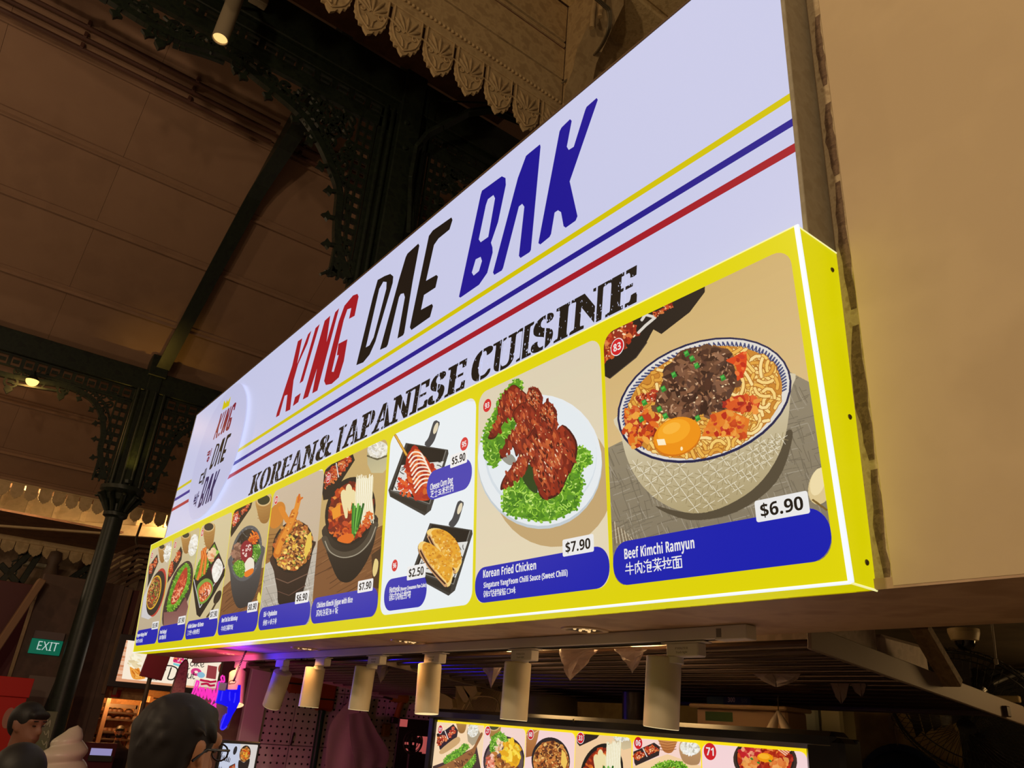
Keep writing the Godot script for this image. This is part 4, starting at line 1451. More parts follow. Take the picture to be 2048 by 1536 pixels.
func build_roof():
	var iron = mottled("green_iron", [rgb(28, 36, 28), rgb(36, 44, 32), rgb(24, 30, 25)], 1.5, 0.42, 0.0, 51)
	var boards = mottled("ceiling_paint", [rgb(156, 122, 98), rgb(160, 126, 101), rgb(150, 117, 93)], 0.22, 0.8, 0.0, 53, 5)
	var boards2 = mottled("ceiling_paint_b", [rgb(152, 119, 95), rgb(158, 124, 99), rgb(147, 114, 91)], 0.27, 0.8, 0.0, 57, 5)
	var cl = structure("ceiling")
	var xs = [-16.05, -15.43, -14.27, -13.08, -11.91, -10.76, -9.755, -8.725, -7.70, -6.70, -5.95]
	var up := Vector3(-0.476, 1, 0).normalized()
	for i in xs.size() - 1:
		var zs = [-9.5, -7.3, -5.1, -3.55, -2.03, -0.4, 1.15, 2.75, 4.6, 6.4]
		for k in zs.size() - 1:
			var a = Vector3(xs[i] + 0.004, roof_y(xs[i] + 0.004), 0)
			var b = Vector3(xs[i + 1] - 0.004, roof_y(xs[i + 1] - 0.004), 0)
			var zm = (zs[k] + zs[k + 1]) * 0.5
			var st = ms()
			bx(st, Transform3D(Basis((b - a).normalized(), up, Vector3(0, 0, 1)), (a + b) * 0.5 + up * 0.02 + Vector3(0, 0, zm)), Vector3(a.distance_to(b), 0.04, zs[k + 1] - zs[k] - 0.003), 0.001)
			obj("panel", st, boards if (i + k * 3) % 4 else boards2, cl)
	for i in range(0, xs.size()):
		var st = ms()
		var y = roof_y(xs[i])
		bar(st, Vector3(xs[i], y - 0.028, -9.5), Vector3(xs[i], y - 0.028, 6.4), 0.030, 0.055, Vector3.UP, 0.004)
		bar(st, Vector3(xs[i] + 0.035, y + 0.004, -9.5), Vector3(xs[i] + 0.035, y + 0.004, 6.4), 0.075, 0.014, up, 0.003)
		obj("purlin", st, boards2, cl)
	# roof covering above, so that no sky shows through the joints
	var st = ms()
	var a = Vector3(-16.4, roof_y(-16.4), 0)
	var b = Vector3(-5.3, roof_y(-5.3), 0)
	bx(st, Transform3D(Basis((b - a).normalized(), up, Vector3(0, 0, 1)), (a + b) * 0.5 + up * 0.10 + Vector3(0, 0, -1.5)), Vector3(a.distance_to(b), 0.05, 17.0))
	obj("roof_sheet", st, boards2, cl)
	# rafter in the plane of the columns
	var t = thing("iron_rafter", Vector3(-12.6, roof_y(-12.6) - 0.2, -2.03), "dark green iron rafter sloping up under the brown roof panels", "rafter")
	st = ms()
	var low = []
	var high = []
	for k in 25:
		var x = lerpf(-12.9, -6.75, k / 24.0)
		var d = 0.12 + 0.06 * smoothstep(0.35, 0.0, k / 24.0) + 0.42 * smoothstep(0.55, 0.85, k / 24.0)
		low.append(Vector2(x, roof_y(x) - 0.055 - d))
		high.append(Vector2(x, roof_y(x) - 0.055))
	high.reverse()
	extr(st, low + high, Transform3D(Basis(), Vector3(0, 0, -2.03)), -0.07, 0.07)
	obj("web", st, iron, t)
	st = ms()
	for k in 24:
		bar(st, Vector3(low[k].x, low[k].y, -2.03), Vector3(low[k + 1].x, low[k + 1].y, -2.03), 0.20, 0.03, Vector3.UP)
	obj("flange", st, iron, t)
	# conduits along one purlin
	var pipe = mat("conduit_red", rgb(92, 58, 46), 0.6)
	var names = ["lowest reddish conduit pipe running under the sloping roof panels", "middle reddish conduit pipe running under the sloping roof panels", "uppermost reddish conduit pipe running under the sloping roof panels"]
	for i in 3:
		var x = -8.60 + i * 0.13
		var pt = thing("conduit_pipe", Vector3(x, roof_y(x) - 0.07, -2.2), names[i], "pipe", "conduit pipes under the roof")
		st = ms()
		for seg in [[-7.0, -2.16], [-1.90, 6.0]]:
			tube(st, [Vector3(x, roof_y(x) - 0.09, seg[0]), Vector3(x, roof_y(x) - 0.09, seg[1])], 0.024 if i else 0.03, 10)
		obj("pipe", st, pipe, pt)
		for z in [0.42, -0.82, -2.3, 1.9]:
			st = ms()
			bb(st, Vector3(x - 0.045, roof_y(x) - 0.10, z - 0.02), Vector3(x + 0.045, roof_y(x) - 0.02, z + 0.02), 0.006)
			obj("clip", st, pipe, pt)
	far_arcade(iron)
	near_arcade(iron)
	eave()

func plane_x(x):
	return Transform3D(Basis(Vector3(0, 0, 1), Vector3(0, 1, 0), Vector3(-1, 0, 0)), Vector3(x, 0, 0))

# a flat ring of casting
func flat_ring(st, c, r, w, xf, d, n = 12, from = 0.0, to = TAU):
	for k in n:
		var t0 = lerpf(from, to, float(k) / n)
		var t1 = lerpf(from, to, float(k + 1) / n)
		var o0 := Vector2(cos(t0), sin(t0))
		var o1 := Vector2(cos(t1), sin(t1))
		var q = [c + o0 * (r - w), c + o0 * r, c + o1 * r, c + o1 * (r - w)]
		for z in [-d, d]:
			quad(st, xf * Vector3(q[0].x, q[0].y, z), xf * Vector3(q[1].x, q[1].y, z), xf * Vector3(q[2].x, q[2].y, z), xf * Vector3(q[3].x, q[3].y, z))
		quad(st, xf * Vector3(q[1].x, q[1].y, -d), xf * Vector3(q[1].x, q[1].y, d), xf * Vector3(q[2].x, q[2].y, d), xf * Vector3(q[2].x, q[2].y, -d))
		quad(st, xf * Vector3(q[0].x, q[0].y, -d), xf * Vector3(q[0].x, q[0].y, d), xf * Vector3(q[3].x, q[3].y, d), xf * Vector3(q[3].x, q[3].y, -d))

func flat_bar(st, a, b, w, xf, d):
	var e = (b - a).normalized() * w * 0.5
	var n := Vector2(-e.y, e.x)
	extr(st, [a + n, b + n, b - n, a - n], xf, -d, d)

# pierced bracket between a post, a beam and an arch: arch is a list of (z, y) from the foot of the bracket up to the crown
func bracket(called, x, arch, post_z, top_y, parent, m, step, seed_):
	var xf = plane_x(x)
	var side = signf(arch[arch.size() - 1].x - post_z)
	var curve = smooth_line(arch, 5)
	var st = ms()
	for i in curve.size() - 1:
		flat_bar(st, curve[i], curve[i + 1], 0.075, xf, 0.035)
	# inner rib
	for i in curve.size() - 1:
		var n = (curve[i + 1] - curve[i]).orthogonal().normalized()
		var c := Vector2(post_z, top_y)
		if n.dot(c - curve[i]) < 0.0:
			n = -n
		flat_bar(st, curve[i] + n * 0.10, curve[i + 1] + n * 0.10, 0.03, xf, 0.022)
	# border bars along the post and the beam
	var foot = arch[0].y
	for o in [0.02, 0.11, 0.20]:
		flat_bar(st, Vector2(post_z + side * o, foot - 0.05), Vector2(post_z + side * o, top_y), 0.024, xf, 0.025)
	flat_bar(st, Vector2(post_z, top_y - 0.03), Vector2(arch[arch.size() - 1].x, top_y - 0.03), 0.03, xf, 0.03)
	# link chain next to the post
	var y = foot + 0.02
	while y < top_y - 0.05:
		flat_bar(st, Vector2(post_z + side * 0.02, y), Vector2(post_z + side * 0.20, y), 0.055, xf, 0.02)
		y += 0.135
	# scrolls in the field
	rng.seed = seed_
	var field := PackedVector2Array(curve)
	field.append(Vector2(arch[arch.size() - 1].x, top_y - 0.02))
	field.append(Vector2(post_z + side * 0.2, top_y - 0.02))
	field.append(Vector2(post_z + side * 0.2, foot))
	var lo := Vector2(1e9, 1e9)
	var hi := -lo
	for p in field:
		lo = lo.min(p)
		hi = hi.max(p)
	var gx = lo.x
	while gx < hi.x:
		var gy = lo.y
		while gy < hi.y:
			var c := Vector2(gx + rng.randf_range(-0.3, 0.3) * step, gy + rng.randf_range(-0.3, 0.3) * step)
			if Geometry2D.is_point_in_polygon(c, field):
				var r = step * rng.randf_range(0.42, 0.62)
				var t = rng.randf() * TAU
				flat_ring(st, c, r, step * 0.22, xf, 0.018, 10, t, t + rng.randf_range(4.0, TAU))
				flat_ring(st, c + Vector2(cos(t), sin(t)) * r * 0.35, r * 0.5, step * 0.14, xf, 0.02, 8, t, t + 4.5)
				if rng.randf() < 0.6:
					var dir = Vector2.from_angle(rng.randf() * TAU) * step * 0.9
					flat_bar(st, c - dir, c + dir, step * 0.16, xf, 0.016)
			gy += step
		gx += step
	var lace = obj(called, st, m, parent)
	# cusps on the open side of the arch
	var cusp = ms()
	extr(cusp, [Vector2(-0.018, -0.02), Vector2(-0.016, 0.05), Vector2(-0.055, 0.075), Vector2(-0.022, 0.098), Vector2(0, 0.135), Vector2(0.022, 0.098), Vector2(0.055, 0.075), Vector2(0.016, 0.05), Vector2(0.018, -0.02)], Transform3D(), -0.02, 0.02)
	cusp.generate_normals()
	var mesh = cusp.commit()
	var run := 0.12
	for i in curve.size() - 1:
		var l = curve[i].distance_to(curve[i + 1])
		run -= l
		if run < 0.0 and i > 1:
			run += step * 2.1
			var n = (curve[i + 1] - curve[i]).orthogonal().normalized()
			if n.dot(Vector2(post_z, top_y) - curve[i]) > 0.0:
				n = -n
			var s = step / 0.135
			var b := Basis(xf.basis * Vector3(n.y, -n.x, 0) * s, xf.basis * Vector3(n.x, n.y, 0) * s, xf.basis.z)
			shared("cusp", mesh, m, lace, Transform3D(b, xf * Vector3(curve[i].x, curve[i].y, 0) + xf.basis * Vector3(n.x, n.y, 0) * 0.03))
	return lace

# a row of short links between two rails, under a beam
func link_band(st, x, z0, z1, y0, y1, pitch):
	var xf = plane_x(x)
	flat_bar(st, Vector2(z0, y0), Vector2(z1, y0), 0.022, xf, 0.025)
	flat_bar(st, Vector2(z0, y1), Vector2(z1, y1), 0.022, xf, 0.025)
	var z = z0
	while z < z1:
		flat_bar(st, Vector2(z, y0), Vector2(z, y1), pitch * 0.30, xf, 0.02)
		flat_bar(st, Vector2(z + pitch * 0.25, (y0 + y1) * 0.5), Vector2(z + pitch * 0.75, (y0 + y1) * 0.5), (y1 - y0) * 0.28, xf, 0.02)
		z += pitch

func pendant(called, x, z, y, s, parent, m):
	var st = ms()
	var xf = plane_x(x)
	flat_ring(st, Vector2(z, y - 0.10 * s), 0.12 * s, 0.035 * s, xf, 0.02, 14)
	extr(st, [Vector2(z - 0.05 * s, y - 0.18 * s), Vector2(z - 0.07 * s, y - 0.25 * s), Vector2(z, y - 0.34 * s), Vector2(z + 0.07 * s, y - 0.25 * s), Vector2(z + 0.05 * s, y - 0.18 * s)], xf, -0.025, 0.025)
	flat_bar(st, Vector2(z - 0.05 * s, y - 0.10 * s), Vector2(z + 0.05 * s, y - 0.10 * s), 0.05 * s, xf, 0.02)
	return obj(called, st, m, parent)

func far_arcade(iron):
	var e = EYE.y
	var zc := -1.985
	var t = thing("iron_arcade", Vector3(FAR_X, 0, zc), "dark green iron arcade with lacework brackets on the column under the lower roof", "arcade")
	var st = ms()
	bb(st, Vector3(FAR_X - 0.08, e + 4.44, -7.5), Vector3(FAR_X + 0.08, e + 4.79, 6.0), 0.01)
	obj("beam", st, iron, t)
	st = ms()
	link_band(st, FAR_X + 0.02, -7.0, 5.0, e + 4.25, e + 4.42, 0.17)
	obj("link_band", st, iron, t)
	st = ms()
	lathe(st, Transform3D(Basis(), Vector3(FAR_X, 0, zc)), [Vector2(0.24, 0), Vector2(0.24, 0.25), Vector2(0.17, 0.4), Vector2(0.155, 0.8), Vector2(0.125, e + 2.40), Vector2(0.17, e + 2.43), Vector2(0.17, e + 2.48), Vector2(0.13, e + 2.50)], 20)
	obj("shaft", st, iron, t)
	st = ms()
	lathe(st, Transform3D(Basis(), Vector3(FAR_X, 0, zc)), [Vector2(0.13, e + 2.50), Vector2(0.15, e + 2.60), Vector2(0.22, e + 2.66), Vector2(0.25, e + 2.74), Vector2(0.31, e + 2.80), Vector2(0.31, e + 2.86), Vector2(0.2, e + 2.87), Vector2(0, e + 2.87)], 20)
	var cap = obj("capital", st, iron, t)
	for k in 10:
		var g = TAU * k / 10.0
		var d := Vector3(cos(g), 0, sin(g))
		st = ms(true)
		tube(st, [Vector3(FAR_X, e + 2.5, zc) + d * 0.14, Vector3(FAR_X, e + 2.62, zc) + d * 0.20, Vector3(FAR_X, e + 2.73, zc) + d * 0.29, Vector3(FAR_X, e + 2.70, zc) + d * 0.35], [0.03, 0.045, 0.04, 0.015], 6)
		obj("acanthus_leaf", st, iron, cap)
	st = ms()
	bb(st, Vector3(FAR_X - 0.16, e + 2.87, zc - 0.10), Vector3(FAR_X + 0.10, e + 5.0, zc + 0.10), 0.012)
	for o in [-0.19, -0.06, 0.07, 0.20]:
		tube(st, [Vector3(FAR_X + 0.11, e + 2.87, zc + o), Vector3(FAR_X + 0.11, e + 4.44, zc + o)], 0.026, 8)
	bb(st, Vector3(FAR_X - 0.06, e + 2.9, zc - 0.24), Vector3(FAR_X + 0.05, e + 4.44, zc + 0.24), 0.01)
	bb(st, Vector3(FAR_X - 0.12, e + 4.7, zc - 0.14), Vector3(FAR_X + 0.14, e + 5.06, zc + 0.14), 0.012)
	obj("post", st, iron, t)
	var arch_l = [Vector2(-1.70, e + 2.94), Vector2(-1.62, e + 3.10), Vector2(-1.52, e + 3.36), Vector2(-1.50, e + 3.60), Vector2(-1.40, e + 3.88), Vector2(-1.24, e + 4.06), Vector2(-1.02, e + 4.15), Vector2(-0.78, e + 4.17), Vector2(-0.5, e + 4.14), Vector2(-0.15, e + 4.10)]
	bracket("bracket", FAR_X + 0.02, arch_l, -1.74, e + 4.25, t, iron, 0.125, 5)
	var arch_r = arch_l.map(func(p): return Vector2(2.0 * zc - p.x, p.y))
	bracket("bracket", FAR_X + 0.02, arch_r, 2.0 * zc + 1.74, e + 4.25, t, iron, 0.125, 6)
	var arch_b = [Vector2(-0.15, e + 4.10), Vector2(0.2, e + 4.10), Vector2(0.55, e + 4.14), Vector2(0.8, e + 4.18)]
	st = ms()
	var cv = smooth_line(arch_b, 4)
	for i in cv.size() - 1:
		flat_bar(st, cv[i], cv[i + 1], 0.075, plane_x(FAR_X + 0.02), 0.035)
	obj("arch_rib", st, iron, t)
	pendant("pendant", FAR_X + 0.02, -0.14, e + 4.10, 0.8, t, iron)
	pendant("pendant", FAR_X + 0.02, -0.80, e + 4.17, 0.7, t, iron)
	# globe under the arcade and the up-light on the capital
	var gp = at_x(65, 761, FAR_X + 0.25)
	var g = thing("arcade_globe_light", gp, "small glowing half globe lamp under the far lacework arch", "lamp")
	st = ms()
	var prof = []
	for k in 9:
		prof.append(Vector2(0.085 * sin(PI * k / 16.0 + 0.0), -0.085 * cos(PI * k / 16.0)))
	lathe_soft(st, Transform3D(Basis(), gp), prof, 18)
	obj("glass_bowl", st, glow("bowl_glow", Color(1.0, 0.80, 0.42), 2.2), g)
	st = ms()
	lathe(st, Transform3D(Basis(), gp), [Vector2(0, 0.06), Vector2(0.05, 0.06), Vector2(0.09, 0.0), Vector2(0.0, 0.0)], 16)
	tube(st, [gp + Vector3(0, 0.05, 0), Vector3(FAR_X + 0.05, e + 4.26, gp.z)], 0.012, 6)
	obj("holder", st, iron, g)
	omni("globe_light", gp + Vector3(0, -0.03, 0), Color(1.0, 0.74, 0.40), 0.5, 0.05)
	uplight(Vector3(FAR_X + 0.24, e + 2.90, zc + 0.0), iron, 0.7, "small up-light on the capital of the far column")

func uplight(at, iron, energy, label):
	var t = thing("column_uplight", at, label, "lamp")
	var st = ms()
	lathe(st, Transform3D(Basis(), at), [Vector2(0, 0), Vector2(0.04, 0), Vector2(0.05, 0.05), Vector2(0.045, 0.05), Vector2(0.04, 0.04)], 14)
	obj("housing", st, iron, t)
	st = ms()
	lathe(st, Transform3D(Basis(), at + Vector3(0, 0.04, 0)), [Vector2(0.04, 0.0), Vector2(0.0, 0.001)], 14)
	obj("lens", st, glow("uplight_lens", Color(1.0, 0.86, 0.4), 3.0), t)
	var l := SpotLight3D.new()
	l.name = numbered("uplight_beam")
	l.light_color = Color(1.0, 0.80, 0.34)
	l.light_energy = energy
	l.light_size = 0.03
	l.spot_angle = 30.0
	l.spot_range = 12.0
	l.spot_attenuation = 2.0
	l.shadow_enabled = true
	add_child(l)
	l.look_at_from_position(at + Vector3(0, 0.07, 0), at + Vector3(-0.16, 1.4, 0.0), Vector3.RIGHT)

func omni(called, at, col, energy, size):
	var l := OmniLight3D.new()
	l.name = numbered(called)
	l.light_color = col
	l.light_energy = energy
	l.light_size = size
	l.omni_range = 30.0
	l.omni_attenuation = 2.0
	l.shadow_enabled = true
	add_child(l)
	l.position = at
	return l

func near_arcade(iron):
	var e = EYE.y
	var zc := -2.88
	var t = thing("iron_arcade", Vector3(NEAR_X, 0, zc), "tall dark green iron arcade behind the white sign, with pierced brackets and a deep beam", "arcade")
	var st = ms()
	bb(st, Vector3(NEAR_X - 0.10, e + 6.578, -7.5), Vector3(NEAR_X + 0.10, e + 7.062, 5.5), 0.012)
	bb(st, Vector3(NEAR_X - 0.05, e + 6.446, -7.5), Vector3(NEAR_X + 0.05, e + 6.578, 5.5), 0.01)
	obj("beam", st, iron, t)
	st = ms()
	link_band(st, NEAR_X, -7.0, 5.0, e + 6.314, e + 6.446, 0.21)
	bb(st, Vector3(NEAR_X - 0.02, e + 6.160, -7.0), Vector3(NEAR_X + 0.02, e + 6.309, 5.0), 0.005)
	obj("link_band", st, iron, t)
	st = ms()
	lathe(st, Transform3D(Basis(), Vector3(NEAR_X, 0, zc)), [Vector2(0.24, 0), Vector2(0.24, 0.25), Vector2(0.17, 0.4), Vector2(0.15, 0.8), Vector2(0.138, e + 3.520), Vector2(0.308, e + 3.850), Vector2(0.308, e + 3.916), Vector2(0.000, e + 3.927)], 20)
	obj("shaft", st, iron, t)
	st = ms()
	bb(st, Vector3(NEAR_X - 0.14, e + 3.916, zc - 0.14), Vector3(NEAR_X + 0.14, e + 7.590, zc + 0.14), 0.014)
	for o in [-0.27, -0.18, 0.18, 0.27]:
		tube(st, [Vector3(NEAR_X + 0.03, e + 3.927, zc + o), Vector3(NEAR_X + 0.03, e + 6.490, zc + o)], 0.03, 8)
	bb(st, Vector3(NEAR_X - 0.05, e + 3.927, zc - 0.34), Vector3(NEAR_X + 0.02, e + 6.490, zc + 0.34), 0.01)
	obj("post", st, iron, t)
	for p in [Vector3(NEAR_X + 0.16, e + 6.292, zc + 0.05), Vector3(NEAR_X + 0.16, e + 5.940, zc + 0.02)]:
		st = ms()
		lathe(st, Transform3D(Basis(Vector3(0, 1, 0), Vector3(1, 0, 0), Vector3(0, 0, -1)), p - Vector3(0.02, 0, 0)), [Vector2(0.035, 0), Vector2(0.03, 0.02), Vector2(0, 0.028)], 10)
		obj("bolt", st, iron, t)
	var arch = [Vector2(-2.530, e + 4.092), Vector2(-2.354, e + 4.422), Vector2(-2.288, e + 4.796), Vector2(-2.255, e + 5.060), Vector2(-2.134, e + 5.280), Vector2(-1.958, e + 5.522), Vector2(-1.738, e + 5.742), Vector2(-1.441, e + 5.863), Vector2(-1.199, e + 5.929), Vector2(-0.979, e + 5.995), Vector2(-0.814, e + 6.006), Vector2(-0.583, e + 5.962), Vector2(-0.330, e + 5.896), Vector2(-0.066, e + 5.896), Vector2(0.275, e + 5.940)]
	bracket("bracket", NEAR_X + 0.01, arch, -2.53, e + 6.182, t, iron, 0.15, 15)
	var arch_r = arch.map(func(p): return Vector2(2.0 * zc - p.x, p.y))
	bracket("bracket", NEAR_X + 0.01, arch_r, 2.0 * zc + 2.53, e + 6.182, t, iron, 0.15, 16)
	pendant("pendant", NEAR_X + 0.01, -0.242, e + 5.918, 0.75, t, iron)
	pendant("pendant", NEAR_X + 0.01, -0.946, e + 6.006, 0.5, t, iron)
	var more = [Vector2(0.275, e + 5.940), Vector2(0.660, e + 5.984), Vector2(1.100, e + 6.050), Vector2(1.540, e + 6.105)]
	st = ms()
	var cv = smooth_line(more, 4)
	for i in cv.size() - 1:
		flat_bar(st, cv[i], cv[i + 1], 0.09, plane_x(NEAR_X + 0.01), 0.045)
	obj("arch_rib", st, iron, t)
	# curved bracket that carries the eave
	var n := Vector3(0.62, 0, -0.78).cross(Vector3.UP).normalized()
	var c := Vector3(NEAR_X + 0.1, 0, zc)
	var pts = []
	for p in [[818, 470], [822, 359], [833, 297], [856, 268], [885, 253], [936, 226], [985, 219], [1062, 252]]:
		pts.append(at_plane(p[0], p[1], c, n))
	st = ms()
	for i in pts.size() - 1:
		bar(st, pts[i], pts[i + 1], 0.10, 0.05, n.cross(pts[i + 1] - pts[i]).normalized(), 0.006)
	obj("curved_bracket", st, iron, t)
	st = ms()
	var web = []
	var bx0 := Vector3(0.62, 0, -0.78).normalized()
	for p in pts:
		web.append(Vector2((p - c).dot(bx0), p.y))
	web.append(Vector2(web[web.size() - 1].x, e + 6.710))
	web.append(Vector2(web[0].x, e + 6.710))
	extr(st, web, Transform3D(Basis(bx0, Vector3.UP, bx0.cross(Vector3.UP)), c), -0.015, 0.015)
	obj("bracket_web", st, iron, t)
	# cylinder spotlight hung on the beam
	var top = at_x(472, -6, NEAR_X + 0.55)
	var low = at_x(440, 78, NEAR_X + 0.55)
	var s = thing("cylinder_spotlight", top, "cream cylinder spotlight hanging from the tall iron arcade, its mouth glowing", "lamp")
	var ax = (low - top).normalized()
	var cream = mat("cream_metal", rgb(150, 136, 112), 0.5)
	st = ms()
	var xf := Transform3D(frame_at(ax) * Basis(Vector3(1, 0, 0), Vector3(0, 0, 1), Vector3(0, -1, 0)), top)
	var ln = top.distance_to(low)
	lathe(st, xf, [Vector2(0, 0), Vector2(0.07, 0), Vector2(0.075, 0.01), Vector2(0.075, ln), Vector2(0.068, ln), Vector2(0.068, ln - 0.03)], 20)
	obj("barrel", st, cream, s)
	st = ms()
	lathe(st, xf, [Vector2(0.068, ln - 0.02), Vector2(0, ln - 0.018)], 20)
	obj("lens", st, glow("spot_mouth", Color(1.0, 0.80, 0.50), 1.2), s)
	st = ms()
	tube(st, [top, top + Vector3(-0.1, 0.2, 0.0), Vector3(NEAR_X + 0.08, top.y + 0.3, top.z)], 0.02, 8)
	obj("arm", st, cream, s)
	var box_p = at_x(517, 2, NEAR_X + 0.2)
	st = ms()
	bb(st, box_p - Vector3(0.05, 0.04, 0.09), box_p + Vector3(0.05, 0.04, 0.09), 0.008)
	obj("junction_box", st, cream, s)

func eave():
	var e = EYE.y
	var paint = mottled("eave_paint", [rgb(176, 150, 108), rgb(188, 162, 118), rgb(164, 138, 98)], 1.1, 0.72, 2.0, 61, 5)
	var brown = mottled("eave_brown", [rgb(112, 76, 54), rgb(122, 84, 60), rgb(104, 70, 48)], 0.6, 0.75, 0.0, 63)
	# brown soffit boards between the deep beam and the valance
	var so = structure("trim_2")
	for i in 4:
		var x0 = lerpf(NEAR_X + 0.10, EAVE_X - 0.02, i / 4.0)
		var x1 = lerpf(NEAR_X + 0.10, EAVE_X - 0.02, (i + 1) / 4.0)
		var st = ms()
		bb(st, Vector3(x0 + 0.003, e + 7.08 + (i % 2) * 0.012, -4.1), Vector3(x1 - 0.003, e + 7.12 + (i % 2) * 0.012, 4.0), 0.004)
		obj("board", st, brown, so)
	# valance: carved teeth hanging from a beaded rail
	var v = thing("carved_valance", Vector3(EAVE_X, e + 5.6, -2.6), "cream carved valance with palmette teeth hanging from a beaded rail by the white sign", "valance")
	var st = ms()
	bb(st, Vector3(EAVE_X - 0.03, e + 6.10, -4.05), Vector3(EAVE_X + 0.02, e + 6.22, 4.0), 0.008)
	obj("rail", st, paint, v)
	st = ms()
	var z := -4.0
	while z < 1.5:
		st.set_smooth_group(0)
		lathe_soft(st, Transform3D(Basis(), Vector3(EAVE_X + 0.028, e + 6.215, z)), [Vector2(0, -0.022), Vector2(0.017, -0.013), Vector2(0.022, 0), Vector2(0.017, 0.013), Vector2(0, 0.022)], 6)
		z += 0.05
	obj("beading", st, paint, v)
	var pitch := 0.362
	for i in 12:
		var zc = -3.85 + pitch * i + 0.005
		tooth(v, EAVE_X + 0.004, zc, e + 5.60, pitch - 0.035, 0.56, paint, 1.0)
	# boards above the valance with dark open joints between them
	var b = structure("trim_3")
	for yy in [[6.22, 6.58], [6.61, 7.055], [7.10, 7.15], [7.19, 7.735]]:
		st = ms()
		bb(st, Vector3(EAVE_X - 0.06, e + yy[0], -3.95), Vector3(EAVE_X, e + yy[1], 4.0), 0.006)
		obj("board", st, paint, b)
	st = ms()
	bb(st, Vector3(EAVE_X - 0.12, e + 6.2, -3.95), Vector3(EAVE_X - 0.065, e + 7.8, 4.0))
	obj("backing", st, mat("joint_dark", rgb(26, 20, 16), 0.9), b)
	# box beam at the top, rough cast
	var bm = structure("trim_4")
	st = ms()
	bb(st, Vector3(EAVE_X + 0.0, e + 7.74, -8.0), Vector3(EAVE_X + 0.62, e + 8.2, 4.0), 0.02)
	obj("box_beam", st, mottled("rough_cream", [rgb(206, 180, 128), rgb(218, 192, 140), rgb(192, 166, 116)], 2.5, 0.8, 6.0, 65, 5), bm)
	st = ms()
	bb(st, Vector3(EAVE_X + 0.63, e + 7.80, -8.0), Vector3(EAVE_X + 1.6, e + 8.2, 4.0), 0.02)
	obj("box_beam", st, mats["rough_cream"], bm)
	# end bracket where the boards stop, and a dark panel behind
	var k = thing("console_bracket", Vector3(EAVE_X, e + 6.2, -4.1), "cream scrolled console bracket at the end of the eave boards", "bracket")
	st = ms()
	var prof = [Vector2(0.0, 6.0), Vector2(0.03, 6.45), Vector2(0.14, 6.62), Vector2(0.20, 6.9), Vector2(0.42, 7.2), Vector2(0.62, 7.45), Vector2(0.62, 7.74), Vector2(0.0, 7.74)]
	var poly = []
	for q in prof:
		poly.append(Vector2(EAVE_X + q.x, e + q.y))
	extr(st, poly, Transform3D(), -4.25, -3.955)
	obj("scroll_body", st, paint, k)
	for o in [[0.45, 7.0, 7.42], [0.58, 7.05, 7.40]]:
		st = ms()
		tube(st, [Vector3(EAVE_X + o[0], e + o[1], -3.94), Vector3(EAVE_X + o[0] + 0.02, e + (o[1] + o[2]) * 0.5, -3.93), Vector3(EAVE_X + o[0] + 0.05, e + o[2], -3.94)], 0.03, 8)
		obj("moulding", st, paint, k)
	st = ms()
	bb(st, Vector3(EAVE_X - 0.1, e + 5.2, -7.8), Vector3(EAVE_X + 0.02, e + 7.8, -4.26))
	obj("end_panel", st, paint, k)
	# cable bundle that hangs down from the box beam and runs to the boards
	var w = thing("cable_bundle", at_x(1222, 40, EAVE_X + 0.3), "bundle of thin grey cables looping down from the cream eave beam", "cable")
	for i in 3:
		st = ms(true)
		var line = []
		for p in [[1195, -5, 0.75], [1210, 8, 0.70], [1222, 22, 0.66], [1221, 55, 0.64], [1206, 90, 0.40], [1183, 118, 0.10], [1158, 142, 0.04], [1130, 163, 0.03]]:
			line.append(at_x(p[0] - i * 3.0, p[1] + i * 1.5, EAVE_X + p[2] + 0.02))
		tube(st, smooth_line(line, 5), 0.010, 6)
		obj("strand", st, mat("cable_grey", rgb(120, 108, 84), 0.5), w)

